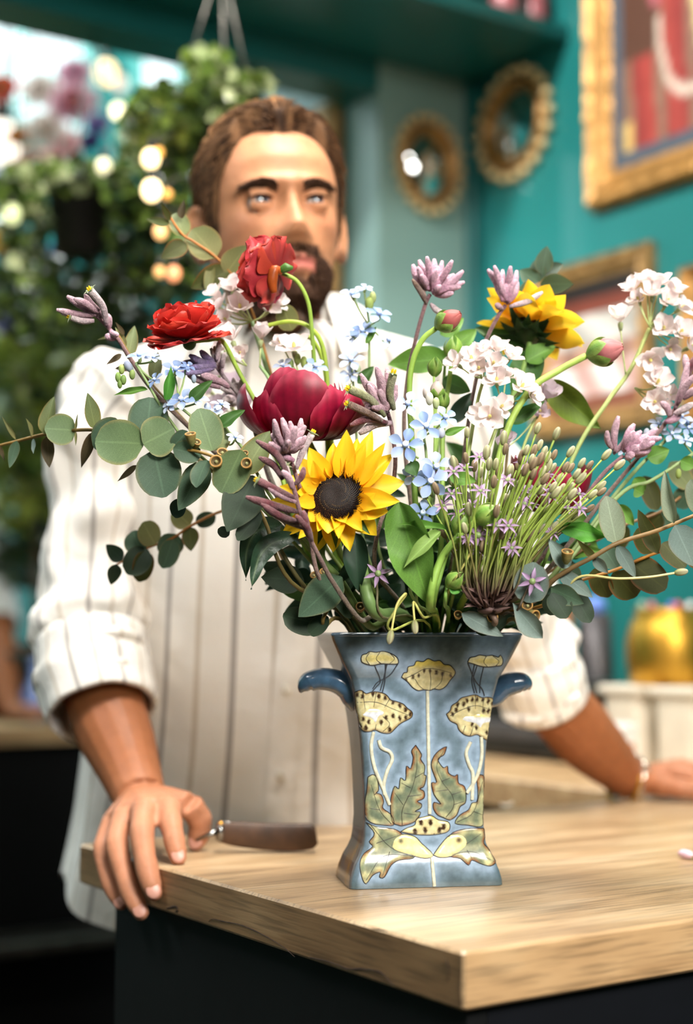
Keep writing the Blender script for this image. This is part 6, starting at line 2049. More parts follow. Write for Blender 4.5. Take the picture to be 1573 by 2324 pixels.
# ------------------------------------------------------------------ kangaroo paws: fuzzy tubes in clusters
KC = {'m': ('#8a6470', '#c6a2ae'), 'r': ('#4a1f28', '#74363e'), 'l': ('#5d4a70', '#8f80b0'), 'w': ('#a98f98', '#cfc0c0'), 'g': ('#6a7048', '#8f9068'), 'n': ('#6a5048', '#8a7060'), 'p': ('#a06a84', '#d8aec0')}
def pawtube(th, a, b, rpx, k, d, bend=.12, op=False):
    A, B = lin(KC[k][0]), lin(KC[k][1])
    L = (b - a).length
    side = (b - a).cross(CAMP - a).normalized() * L * bend
    P = catmull([a, a.lerp(b, .5) + side, b], 6)
    r = rpx * d * PXM * .98
    rad = [r * .55, r * .85, r * 1.0, r * 1.08, r * 1.1, r * .95, r * .45] if not op else [r * .55, r * .85, r, r * 1.05, r * 1.1, r * 1.1]
    nz_ = BR.uniform(0, 9)
    o = build(MB().tube(P, rad, 9, True, lambda t: mixc(mixc(A, B, t), lin('#e8d8d8'), .10 * abs(math.sin(t * 5 + nz_)))), 'flower_tube', M_velvet, th)
    if op:   # split end: small curled lobes and yellow anthers
        t = (P[-1] - P[-2]).normalized()
        M = frameM(P[-1], t)
        me = leafmesh('lance', M_leaf, '#8fae58', '#dfe6c8', None, .5, .2, 0, 4, 6, None, 0, 'lobe')
        for q in range(6):
            an = q * math.pi / 3
            dd = M.to_3x3() @ Vector((math.cos(an) * .8, math.sin(an) * .8, .6))
            place(o, 'lobe', me, P[-1] - t * r * .3 + dd * r * .3, P[-1] + dd * r * 2.3, r * 1.2, 0, t)
        me = MB(lin('#e8c41a')).ball((0, 0, 0), 1, 6, 5).mesh('anther', M_petal)
        for q in range(4):
            an = q * 1.6
            put('anther', me, o, frameM(P[-1] + M.to_3x3() @ Vector((math.cos(an) * r * .5, math.sin(an) * r * .5, r * .9)), t, None, 0, (r * .28, r * .28, r * .6)))
def paw(label, mx, my, pts, tubes, d, r=.0019, c0='#5a5a3a', c1='#9a7078'):
    th = newstem('kangaroo_paw', label, 'flower', 'kangaroo paw stems in the bouquet', mx, my, pts, [r * 1.2, r, r * .95], c0, c1, M_velvet)
    for i, T in enumerate(tubes):
        x0, y0, x1, y1, rp, k = T[:6]
        op = len(T) > 6 and T[6] == 'o'
        da = d + BR.uniform(-.005, .005)
        pawtube(th, W(x0, y0, da), W(x1, y1, da + BR.uniform(-.014, .008)), rp, k, d, BR.uniform(-.10, .14), op)
    return th
def fan(x0, y0, tips, rp, k):
    tips = tips + [(x + BR.uniform(-9, 9) - (x - x0) * .22, y + BR.uniform(-6, 6) - (y - y0) * .22) for x, y in tips]
    return [(x0 + BR.uniform(-5, 5) + (x - x0) * .12, y0 + BR.uniform(-4, 4) + (y - y0) * .12, x, y, rp * BR.uniform(.9, 1.1), k) for x, y in tips]
paw('mauve kangaroo paw at the far left with a green star opening', -.045, .008, [(660, 1200, 1.34), (460, 1000, 1.335), (350, 890, 1.33), (292, 808, 1.325), (268, 770, 1.325), (236, 733, 1.325), (214, 712, 1.325)],
    [(218, 716, 152, 672, 8, 'm'), (222, 710, 168, 678, 8, 'm'), (212, 716, 128, 703, 7.5, 'm'), (226, 705, 192, 668, 7, 'm'), (242, 738, 206, 660, 8, 'w', 'o'), (214, 728, 162, 720, 7.5, 'w', 'o'), (248, 745, 244, 712, 8, 'm'), (230, 722, 200, 690, 8, 'm'), (208, 722, 140, 712, 7, 'm'), (262, 770, 238, 762, 8, 'p'), (250, 750, 268, 760, 7, 'p')], 1.322)
paw('upright mauve kangaroo paw against the pale wall, tubes fanned like a brush', .008, .012, [(945, 1250, 1.34), (918, 1000, 1.36), (925, 860, 1.365), (946, 760, 1.36), (966, 690, 1.355), (976, 668, 1.352)],
    fan(976, 664, [(937, 600), (951, 590), (969, 582), (986, 588), (1004, 592), (1027, 591), (956, 606), (992, 604), (970, 612), (945, 622)], 7.5, 'p') + fan(982, 668, [(1052, 614), (1054, 640), (1032, 658), (1000, 648), (1022, 625)], 7, 'p') + [(968, 690, 936, 634, 6, 'n'), (978, 690, 1008, 712, 7, 'w'), (966, 676, 944, 640, 6, 'n')], 1.352)
paw('mauve kangaroo paw in front of the back sunflower with one long side tube', .022, .015, [(1030, 1250, 1.35), (1060, 980, 1.37), (1095, 800, 1.375), (1128, 722, 1.372), (1148, 692, 1.37)],
    fan(1149, 690, [(1107, 611), (1122, 603), (1141, 612), (1159, 604), (1173, 614), (1168, 634), (1132, 630)], 7.5, 'p') + [(1156, 696, 1232, 663, 7, 'w'), (1150, 690, 1176, 640, 6, 'p'), (1140, 702, 1126, 690, 7, 'm')], 1.368)
paw('dusky pink kangaroo paw clump right of the crimson peony', -.005, -.008, [(850, 1280, 1.29), (895, 1080, 1.30), (890, 980, 1.295), (880, 935, 1.29)],
    fan(878, 935, [(818, 848), (836, 872), (854, 832), (878, 834), (898, 868), (813, 896), (826, 915), (840, 898), (866, 868), (892, 902), (850, 905), (858, 858), (880, 880), (832, 890), (868, 900), (845, 925)], 8.5, 'm') +
    [(874, 945, 795, 884, 9, 'g', 'o'), (868, 955, 792, 918, 8, 'n', 'o'), (894, 930, 892, 850, 9, 'g', 'o'), (880, 960, 795, 965, 8, 'r'), (890, 960, 815, 985, 9, 'w')], 1.285)
paw('mauve kangaroo paw cluster over the top left of the front sunflower', -.03, -.012, [(735, 1330, 1.275), (700, 1180, 1.268), (672, 1080, 1.258), (655, 1030, 1.252)],
    fan(652, 1028, [(622, 952), (640, 948), (658, 956), (684, 950), (694, 966), (694, 990), (690, 1010), (616, 985), (610, 1005), (648, 975), (668, 982), (632, 990), (655, 1000), (674, 1008)], 8, 'm') + [(672, 1065, 708, 985, 8, 'w', 'o'), (668, 1045, 630, 1028, 8, 'p')], 1.25)
paw('dark reddish kangaroo paw with long tubes across the left petals of the sunflower', -.035, -.022, [(815, 1405, 1.262), (755, 1320, 1.254), (728, 1270, 1.247), (705, 1225, 1.243), (682, 1165, 1.236), (668, 1112, 1.234), (656, 1078, 1.236)],
    [(676, 1162, 558, 1128, 9, 'r'), (680, 1186, 592, 1143, 8, 'r'), (668, 1130, 588, 1092, 9, 'r', 'o'), (656, 1082, 582, 1000, 8, 'r'), (642, 1088, 588, 1038, 8, 'r'), (700, 1218, 688, 1160, 9, 'r'), (708, 1228, 672, 1170, 8, 'r'), (664, 1110, 640, 1068, 8, 'm'), (672, 1140, 604, 1102, 7, 'm'), (655, 1085, 648, 1062, 8, 'w', 'o'), (690, 1200, 600, 1155, 7, 'n'), (668, 1100, 690, 1060, 7, 'r')], 1.234)
paw('lavender kangaroo paw under the bright red flower', -.04, .005, [(650, 1160, 1.345), (560, 930, 1.345), (515, 865, 1.34), (490, 830, 1.335)],
    [(488, 830, 408, 826, 8, 'l'), (486, 836, 412, 846, 8, 'l'), (490, 826, 430, 806, 8, 'l'), (492, 824, 455, 796, 8, 'l'), (490, 832, 424, 836, 7, 'l'), (505, 850, 478, 790, 7, 'w'), (500, 880, 426, 852, 8, 'm'), (505, 870, 455, 850, 9, 'm'), (520, 880, 480, 865, 8, 'm'), (498, 826, 486, 786, 6, 'w'), (492, 818, 498, 772, 6, 'w'), (505, 835, 512, 800, 6, 'w')], 1.335, c1='#8a7a80')
paw('small mauve kangaroo paw hidden between the left sprig and crimson peony', -.038, .012, [(640, 1150, 1.36), (575, 960, 1.37), (545, 900, 1.37)],
    fan(545, 905, [(500, 880), (512, 862), (530, 858), (548, 862), (505, 905), (520, 920), (532, 890)], 8, 'w'), 1.368)
paw('pink kangaroo paw cluster at the right over the teal wall', .045, .004, [(1180, 1330, 1.32), (1290, 1180, 1.335), (1365, 1080, 1.34), (1415, 1034, 1.34)],
    fan(1418, 1030, [(1492, 972), (1502, 994), (1472, 990), (1478, 1018), (1456, 978), (1440, 962), (1448, 1002), (1436, 1030), (1464, 1006), (1486, 1004), (1428, 990)], 8, 'p') + [(1396, 1026, 1404, 944, 8, 'm'), (1390, 1020, 1378, 978, 7, 'm'), (1392, 1030, 1430, 968, 7, 'm')], 1.338)
paw('dusky kangaroo paw cut by the right edge of view', .05, .004, [(1210, 1330, 1.33), (1380, 1120, 1.35), (1480, 1000, 1.355), (1530, 930, 1.355), (1570, 860, 1.355), (1600, 800, 1.36)],
    [(1532, 928, 1562, 822, 8, 'm'), (1540, 915, 1580, 850, 8, 'm'), (1520, 945, 1500, 912, 8, 'm'), (1556, 880, 1590, 800, 9, 'r'), (1550, 905, 1600, 880, 9, 'm'), (1530, 940, 1575, 915, 8, 'w'), (1560, 860, 1555, 805, 8, 'm'), (1510, 958, 1545, 940, 8, 'p')], 1.352)

# ------------------------------------------------------------------ blue star flowers (five petals)
BL = [('#7f98c8', '#a9c0e6'), ('#93aad6', '#bccdec'), ('#7088bc', '#98b2de')]
bl_me = [leafmesh('spoon', M_petal, c[0], c[1], None, .12, .22, .05, 6, 8, None, i, 'petal') for i, c in enumerate(BL)]
bl_pale = leafmesh('spoon', M_petal, '#a8bade', '#d0daee', None, .12, .22, .05, 6, 8, None, 3, 'petal')
M_ctr = vmat('flower_centre', .35, .5, 0, .1, 200)
crown = MB(lin('#8fb6e6')).lathe([(.45, 0), (.5, .3), (.42, .7), (.25, .8), (.2, .5)], 10, None, lambda t: mixc(lin('#6f98d8'), lin('#e8f0fa'), t)).mesh('crown', M_ctr)
def star5(th, x, y, d, rpx, face, kind=0, spin=None):
    face = Vector(face).normalized() + Vector((0, -.35, 0))
    C = W(x, y, d); r = rpx * d * PXM * 1.2
    M = frameM(C, face)
    fl = put('flower', MB(lin('#9fb070')).lathe([(.1, -1.2), (.28, -.9), (.34, -.25), (.2, 0)], 8).mesh('calyx', M_leaf), th, frameM(C, face, None, 0, (r * .5, r * .5, r * .5)))
    sp = BR.uniform(0, 6.28) if spin is None else spin
    for k in range(5):
        a = sp + k * 2 * math.pi / 5 + BR.uniform(-.08, .08)
        y_ = M.to_3x3() @ Vector((math.cos(a), math.sin(a), BR.uniform(-.05, .25)))
        me = bl_pale if kind == 1 else bl_me[(k + kind) % 3]
        place(fl, 'petal', me, C + y_ * r * .12, C + y_ * r * 1.05, r * .62, 0, M.to_3x3() @ Vector((0, 0, 1)))
    put('crown', crown, fl, frameM(C + Vector(face).normalized() * r * .02, face, None, 0, (r * .4, r * .4, r * .35)))
def bud_(th, x, y, d, rpx, c, ax=(0, -.2, 1), asp=1.7):
    r = rpx * d * PXM
    A = lin(c)
    mb = MB(); mb.ball(W(x, y, d), (r, r, r * asp), 10, 8, frameM((0, 0, 0), ax).to_3x3(), lambda t: mixc(mixc(A, lin('#7f9a50'), .5), A, t * 1.5))
    build(mb, 'bud', M_petal, th)
gT = 'blue star flower stems in the bouquet'
def blue(label, mx, my, pts, flowers, buds, leaves=(), r=.0014):
    th = newstem('blue_star_flower', label, 'flower', gT, mx, my, pts, [r * 1.2, r, r * .8], '#6a8048', '#93a870')
    for F in flowers:
        x, y, d, rp, f = F[:5]
        star5(th, x, y, d, rp, f, F[5] if len(F) > 5 else 0)
        n = W(x, y, d) - Vector(f).normalized() * rp * d * PXM * .5
        t = F[6] if len(F) > 6 else pts[-1]
        twig(th, [n, W((x + t[0]) / 2, (y + t[1]) / 2 + 6, (d + t[2]) / 2 + .004), W(*t)], .0009, '#93a870', '#8a9f60')
    for b in buds: bud_(th, *b)
    for L in leaves: leaf(th, *L)
    return th
FU = (-.2, -.55, .8); FF = (.0, -.95, .3); FL = (-.5, -.75, .4); FR_ = (.4, -.8, .4); FUU = (.1, -.3, .95)
blue('blue star flower stem at the left above the big round eucalyptus leaves', -.05, .0, [(620, 1180, 1.31), (450, 1030, 1.30), (380, 945, 1.295), (335, 870, 1.295), (308, 825, 1.295)],
     [(316, 808, 1.29, 24, (-.1, -.3, .95), 0), (348, 812, 1.292, 18, (.3, -.4, .85), 1), (352, 862, 1.292, 18, (-.6, -.5, .6), 0)],
     [(292, 832, 1.29, 9, '#b9c0d8', (-.5, -.3, .8)), (276, 838, 1.29, 7, '#b9c878'), (268, 856, 1.29, 7, '#9ab868'), (280, 862, 1.29, 7, '#8fae60'), (272, 872, 1.29, 6, '#8fae60'), (300, 850, 1.29, 7, '#a5ba70')],
     [(335, 884, 256, 893, 16, 'l', 1.29, 1.285, 'lance', .3), (376, 908, 392, 832, 26, 'b', 1.288, 1.28, 'lance', .3)])
blue('blue star flower stem left of the peony, its flowers over the sleeve seam', -.045, -.004, [(620, 1150, 1.31), (500, 1010, 1.30), (440, 950, 1.292), (410, 925, 1.29)],
     [(398, 840, 1.295, 27, (.2, -.5, .8), 0, (405, 900, 1.292)), (412, 908, 1.285, 27, (-.3, -.6, .7), 0), (384, 920, 1.287, 18, (-.7, -.5, .4), 1), (446, 905, 1.288, 24, (.2, -.5, .85), 1), (425, 832, 1.3, 16, (.5, -.4, .7), 2, (405, 900, 1.292))],
     [(440, 860, 1.295, 6, '#b9c8e0')], [(432, 910, 480, 862, 28, 'm', 1.285, 1.28, 'ovate', -.2), (498, 968, 553, 928, 28, 'm', 1.285, 1.28, 'ovate', -.3)])
blue('pale blue star flower stem tucked under the left side of the peony', -.04, -.004, [(630, 1150, 1.305), (560, 1030, 1.30), (510, 970, 1.295), (495, 945, 1.295)],
     [(482, 935, 1.292, 22, (-.2, -.7, .6), 1), (502, 918, 1.295, 20, (.2, -.3, .9), 1), (534, 993, 1.29, 18, (.3, -.5, .8), 1, (520, 1010, 1.298))], [(470, 925, 1.295, 7, '#cdd6ea')])
blue('blue star flower stem right of the front sunflower, upper open stars', .004, -.018, [(930, 1330, 1.285), (965, 1180, 1.285), (968, 1050, 1.285), (962, 990, 1.285)],
     [(926, 917, 1.282, 28, (-.05, -.8, .6), 1, (945, 960, 1.285)), (968, 968, 1.272, 31, (-.05, -.9, .4), 0), (1010, 948, 1.28, 26, (.35, -.7, .6), 0), (920, 1010, 1.268, 34, (0, -.95, .3), 2, (950, 1040, 1.28))],
     [(1001, 982, 1.275, 10, '#c0c2d6', (.1, -.2, -.9), 1.3), (975, 905, 1.295, 9, '#e8e4dc'), (990, 915, 1.295, 8, '#c8d0a0'), (968, 890, 1.3, 9, '#e2d6d4')],
     [(930, 1050, 945, 1078, 36, 'm', 1.27, 1.265), (1010, 985, 1058, 968, 18, 'l', 1.275, 1.27, 'lance')])
blue('blue star flower stem right of the front sunflower, lower open stars', .008, -.022, [(945, 1360, 1.275), (975, 1220, 1.272), (985, 1130, 1.272)],
     [(990, 1060, 1.272, 32, (.1, -.9, .4), 1), (978, 1093, 1.262, 34, (0, -.97, .2), 0), (960, 1165, 1.262, 30, (-.05, -.9, .4), 0, (975, 1200, 1.27)), (940, 1078, 1.275, 24, (-.5, -.7, -.3), 2)],
     [(1012, 1130, 1.27, 7, '#9ab088')], [(1020, 1080, 1082, 1092, 34, 'l', 1.272, 1.268, 'ovate'), (1010, 1130, 1040, 1105, 30, 'm', 1.275)])
blue('blue star flower stem high above the shoulder near the collar', .0, .018, [(860, 1250, 1.36), (840, 960, 1.375), (838, 800, 1.38), (838, 740, 1.38)],
     [(800, 668, 1.375, 26, (-.3, -.4, .85), 1), (828, 655, 1.378, 18, (.1, -.3, .95), 1), (860, 713, 1.372, 28, (.2, -.5, .85), 0), (882, 773, 1.37, 26, (.15, -.5, .85), 1), (822, 752, 1.375, 26, (-.1, -.6, .75), 0), (800, 762, 1.378, 20, (-.4, -.5, .7), 1)],
     [(838, 690, 1.375, 10, '#a8ba68'), (846, 675, 1.377, 8, '#c0cc88')], [(830, 780, 855, 740, 16, 'l', 1.375)])
blue('blue star flower stem before the white collar, lowest of those at the neck', -.006, .014, [(830, 1250, 1.35), (810, 1000, 1.365), (802, 870, 1.37)],
     [(797, 818, 1.366, 26, (-.1, -.6, .75), 1), (795, 850, 1.368, 20, (-.2, -.7, .5), 1)], [(812, 838, 1.368, 7, '#b9c8a0')], [(812, 870, 850, 830, 26, 'm', 1.37)])
blue('two blue star flowers between the arching stems above the peony', -.02, .01, [(740, 1200, 1.35), (700, 950, 1.365), (690, 870, 1.365)],
     [(642, 830, 1.36, 20, (-.3, -.6, .7), 1), (716, 832, 1.358, 24, (.2, -.6, .75), 0)], [(675, 815, 1.362, 8, '#a8ba68'), (690, 822, 1.362, 8, '#a8ba68'), (660, 825, 1.364, 7, '#93ae68')])
blue('pale blue star flower stem at the right edge with fuzzy grey green stems', .05, .01, [(1230, 1330, 1.35), (1390, 1130, 1.37), (1450, 1060, 1.37), (1510, 1000, 1.37)],
     [(1496, 962, 1.365, 22, (-.1, -.5, .8), 1), (1546, 946, 1.368, 24, (.1, -.5, .8), 1), (1525, 985, 1.366, 20, (0, -.8, .5), 1), (1562, 972, 1.37, 20, (.3, -.6, .6), 0), (1418, 1022, 1.36, 16, (-.3, -.6, .7), 1, (1440, 1060, 1.37))],
     [(1468, 985, 1.365, 8, '#c0c8d8')], [(1470, 1040, 1520, 1020, 44, 'l', 1.365, 1.36, 'ovate'), (1440, 1085, 1465, 1115, 36, 'l', 1.362)], .0019)
blue('blue star flower stem with green buds crossing the teal wall at the right', .052, .006, [(1230, 1345, 1.335), (1400, 1130, 1.355), (1480, 1090, 1.355), (1573, 1030, 1.36)],
     [(1556, 1000, 1.36, 18, (.1, -.6, .7), 1)], [(1540, 1075, 1.355, 7, '#a8ba68')], [(1405, 1145, 1440, 1195, 30, 'l', 1.35), (1440, 1110, 1462, 1122, 32, 'l', 1.35), (1545, 1045, 1580, 1060, 36, 'l', 1.355)], .0019)

# ------------------------------------------------------------------ white clustered flowers (six petals)
wh_me = [leafmesh('spoon', M_petal, '#f2e4e0', '#f8f2f0', None, -.12, .3, .05, 6, 8, None, 5, 'petal'), leafmesh('spoon', M_petal, '#eed8d8', '#f4eaea', None, -.2, .3, .08, 6, 8, None, 6, 'petal')]
wh_lil = leafmesh('spoon', M_petal, '#d6c4d2', '#e6d8e0', None, -.3, .35, .1, 6, 8, None, 7, 'petal')
M_pist = vmat('pistil', .4, .4, 0, .1)
pist = MB(lin('#c9c070')).ball((0, 0, 0), 1, 8, 6).mesh('pistil', M_pist)
def cup6(th, x, y, d, rpx, face, el=35, lil=False):
    C = W(x, y, d); r = rpx * d * PXM * 1.28
    M = frameM(C, face)
    fl = put('flower', MB(lin('#b0bc88')).lathe([(.08, -.9), (.2, -.5), (.25, -.1), (.12, .05)], 8).mesh('calyx', M_leaf), th, frameM(C, face, None, 0, (r * .6, r * .6, r * .6)))
    sp = BR.uniform(0, 6)
    for k in range(6):
        a = sp + k * math.pi / 3
        e = R(el - 6 + (12 if k % 2 else -4) + BR.uniform(-8, 8))
        y_ = M.to_3x3() @ Vector((math.cos(a) * math.cos(e), math.sin(a) * math.cos(e), math.sin(e)))
        z_ = M.to_3x3() @ Vector((-math.cos(a) * math.sin(e), -math.sin(a) * math.sin(e), math.cos(e)))
        place(fl, 'petal', wh_lil if lil else wh_me[k % 2], C + y_ * r * .05, C + y_ * r * 1.1, r * .76, 0, z_)
    put('pistil', pist, fl, frameM(C + M.to_3x3() @ Vector((0, 0, r * .3)), face, None, 0, (r * .10, r * .10, r * .22)))
def white(label, mx, my, pts, flowers, hub=None, r=.0017, lil=False, c1='#b5c078'):
    th = newstem('white_cluster_flower', label, 'flower', 'white flower clusters in the bouquet', mx, my, pts, [r * 1.2, r, r * .9], '#6f8a48', c1)
    for F in flowers:
        x, y, d, rp, f = F[:5]
        cup6(th, x, y, d, rp, f, F[5] if len(F) > 5 else 35, lil)
        t = F[6] if len(F) > 6 else (hub or pts[-1])
        n = W(x, y, d) - Vector(f).normalized() * rp * d * PXM * .45
        twig(th, [n, n.lerp(W(*t), .5) - ZV * .002, W(*t)], .0008, '#c0c890', '#a5b470', 'pedicel', None, 5)
    return th
h1 = (1474, 740, 1.385)
white('tall white flower cluster at the top right against the teal wall', .042, .012, [(1190, 1330, 1.35), (1300, 1040, 1.37), (1380, 910, 1.38), (1430, 840, 1.385), (1474, 745, 1.385)],
      [(1438, 660, 1.385, 28, (-.5, -.3, .8)), (1466, 645, 1.385, 28, (-.2, -.3, .9)), (1496, 648, 1.385, 30, (.1, -.4, .9)), (1526, 668, 1.385, 30, (.3, -.4, .85)), (1542, 702, 1.385, 26, (.6, -.5, .4)), (1480, 672, 1.38, 30, (-.1, -.7, .6)), (1512, 688, 1.38, 28, (.2, -.8, .4)), (1450, 682, 1.385, 22, (-.4, -.7, .4)),
       (1408, 732, 1.38, 34, (-.1, -.45, .85), 45, (1420, 850, 1.385)), (1476, 815, 1.375, 34, (-.1, -.75, -.3), 40, (1450, 810, 1.385)), (1508, 748, 1.38, 30, (-.2, -.8, .2)), (1542, 760, 1.38, 32, (.2, -.7, .4)), (1562, 790, 1.385, 30, (.5, -.6, .2)), (1490, 872, 1.375, 34, (.1, -.7, .3), 35, (1440, 880, 1.385)), (1484, 912, 1.37, 32, (0, -.8, -.1), 35, (1440, 880, 1.385)), (1520, 790, 1.385, 26, (0, -.8, -.4)), (1512, 902, 1.375, 26, (.4, -.7, .2), 35, (1440, 880, 1.385))], h1, .0021)
h2_ = (1098, 860, 1.345)
white('white flower cluster left of the rosy bud, seen through the middle right', .02, -.002, [(1030, 1290, 1.30), (1062, 1040, 1.33), (1082, 920, 1.345), (1098, 860, 1.345)],
      [(1040, 828, 1.34, 28, (-.6, -.6, .4)), (1072, 820, 1.335, 30, (-.2, -.75, .6)), (1098, 803, 1.34, 28, (0, -.4, .9)), (1128, 800, 1.34, 30, (.1, -.4, .9)), (1155, 815, 1.34, 28, (.4, -.6, .6)), (1118, 828, 1.335, 28, (.1, -.9, .3)), (1088, 838, 1.335, 26, (-.2, -.9, .2))], h2_, .0018)
white('lower white flower cluster beneath the middle right one, above the allium', .024, -.006, [(1040, 1300, 1.295), (1090, 1080, 1.315), (1130, 960, 1.33), (1140, 910, 1.335)],
      [(1128, 868, 1.33, 32, (-.1, -.8, .4)), (1150, 858, 1.335, 24, (.2, -.5, .8)), (1182, 882, 1.33, 32, (.2, -.7, .4)), (1204, 900, 1.335, 24, (.6, -.6, .1)), (1112, 945, 1.318, 36, (-.1, -.9, -.1)), (1136, 925, 1.322, 28, (.2, -.9, .2)), (1088, 942, 1.325, 24, (-.5, -.8, .1))], None, .0016)
white('creamy white flower cluster behind the nodding dark red flower', -.03, .022, [(700, 1220, 1.37), (640, 960, 1.385), (600, 820, 1.39), (572, 730, 1.39)],
      [(500, 700, 1.388, 30, (-.5, -.5, .6)), (528, 662, 1.39, 32, (-.2, -.4, .85)), (545, 702, 1.385, 32, (0, -.8, .4)), (515, 728, 1.388, 26, (-.3, -.8, .2)), (555, 670, 1.39, 28, (.1, -.5, .8)), (610, 700, 1.388, 26, (.3, -.7, .2)), (630, 690, 1.39, 22, (.4, -.6, .3)), (490, 672, 1.392, 24, (-.5, -.4, .7))], None, .0022, c1='#8fae78')
white('white flowers at the foot of the red nodding flower, left pair', -.028, .016, [(700, 1220, 1.355), (640, 960, 1.365), (615, 870, 1.368), (590, 830, 1.368)],
      [(528, 775, 1.362, 34, (-.3, -.5, .7), 50, (560, 830, 1.367)), (592, 772, 1.365, 32, (.1, -.4, .85), 55), (510, 795, 1.366, 24, (-.5, -.6, .4), 50, (560, 830, 1.367)), (545, 800, 1.365, 22, (0, -.8, -.1), 45, (560, 830, 1.367))], None, .0018, c1='#8fae78')
white('white flower just left of the arching stems over the peony', -.022, .014, [(730, 1220, 1.355), (695, 960, 1.365), (680, 850, 1.366)],
      [(668, 796, 1.36, 36, (-.05, -.6, .75), 25), (640, 785, 1.364, 22, (-.4, -.5, .6), 40)], None, .0014)
white('pale mauve white flowers left of the peony, far out of focus', -.036, .02, [(680, 1150, 1.40), (590, 980, 1.42), (530, 930, 1.43)],
      [(498, 852, 1.43, 30, (-.3, -.6, .6), 40), (528, 885, 1.43, 32, (0, -.7, .5), 40), (508, 925, 1.43, 32, (-.2, -.8, .2), 40), (545, 925, 1.43, 28, (.2, -.8, .3), 40), (478, 890, 1.43, 26, (-.5, -.6, .4), 40)], None, .0014, True)
white('lilac white petalled flower right of the lower white cluster', .03, .004, [(1110, 1300, 1.34), (1180, 1040, 1.365), (1215, 950, 1.37)],
      [(1238, 905, 1.368, 34, (.3, -.6, .6), 45), (1225, 935, 1.37, 26, (0, -.8, .1), 40), (1150, 1010, 1.36, 24, (-.3, -.8, .3), 40)], None, .0014, True)
white('small blush flowers hidden among the allium heads', .028, -.004, [(1080, 1300, 1.31), (1120, 1160, 1.325), (1110, 1080, 1.33)],
      [(1080, 1100, 1.325, 26, (-.2, -.8, .4), 30), (1150, 1000, 1.34, 22, (0, -.8, .4), 40), (1060, 1145, 1.32, 24, (-.3, -.8, .1), 30)], None, .0013, True)

# ------------------------------------------------------------------ allium: a brush of stalks
def c7(x, y): return 1000 + x / 2.745, 940 + y / 2.745
al = newstem('allium', 'brown based allium brush of long green stalks tipped with buds and lilac stars', 'flower', None, .045, -.018, [(1122, 1415, 1.262), (1112, 1390, 1.262)], [.003, .0028, .0026], '#5a5a38', '#6a5048')
ar0 = random.Random(2)
AB = W(1112, 1384, 1.262)
build(MB(lin('#5a4440')).ball(AB, (.011, .009, .004), 16, 8), 'receptacle', M_seed, al)
for k in range(34):   # dried bracts round the base of the brush
    a = ar0.uniform(0, 6.28); c = AB + ZV * ar0.uniform(.0, .012)
    dd_ = Vector((math.cos(a), math.sin(a), ar0.uniform(-.1, .5))).normalized()
    place(al, 'bract', leafmesh('lance', M_seed, '#4a3834', '#7a605a', None, .3, .3, .1, 4, 6, None, 2, 'bract'), c + dd_ * .006, c + dd_ * ar0.uniform(.018, .03), .006, ar0.uniform(-.6, .6))
budm = MB().ball((0, 0, 0), 1, 10, 8, None, lambda t: mixc(lin('#8a9a4a'), lin('#e0dcb8'), t))
budm.c = [mixc(c, lin('#7a5a50'), .55 if (i % 10) % 2 else 0) for i, c in enumerate(budm.c)]
bud_g = budm.mesh('bud', M_petal)
budm2 = MB().ball((0, 0, 0), 1, 10, 8, None, lambda t: mixc(lin('#7a6a48'), lin('#b5a080'), t))
budm2.c = [mixc(c, lin('#5a4038'), .6 if (i % 10) % 2 else 0) for i, c in enumerate(budm2.c)]
bud_b = budm2.mesh('bud', M_petal)
lil_me = leafmesh('lance', M_petal, '#8a6a8a', '#c4a8cc', None, .25, .2, 0, 4, 6, None, 0, 'tepal')
ovary = MB(lin('#7a8f5a')).ball((0, 0, 0), 1, 8, 6).mesh('ovary', M_pist)
ar = random.Random(21)
tips7 = [(600, 105), (715, 140), (610, 210), (165, 130), (285, 260), (160, 290), (340, 330), (245, 380), (400, 235), (390, 170), (450, 465), (430, 375), (240, 430), (575, 245), (640, 250), (530, 240), (520, 365), (610, 300), (625, 375), (660, 285), (700, 270), (800, 250), (770, 345), (800, 350), (690, 350), (870, 320), (920, 330), (1020, 268), (1100, 330), (985, 460), (990, 495), (860, 415), (800, 430), (615, 435), (570, 390), (580, 505), (640, 540), (690, 470), (780, 550), (560, 300), (480, 330), (300, 330), (360, 370), (210, 340), (500, 290), (730, 420), (410, 440), (330, 440), (550, 780), (400, 620), (820, 630), (640, 420), (350, 690), (745, 480)]
tips = [c7(*q) for q in tips7]
while len(tips) < 145:
    a = ar.uniform(-.62, .72); rr = ar.uniform(120, 330)
    tips.append((1108 + rr * math.sin(a) * 1.05 + 40 * ar.random(), 1366 - rr * math.cos(a)))
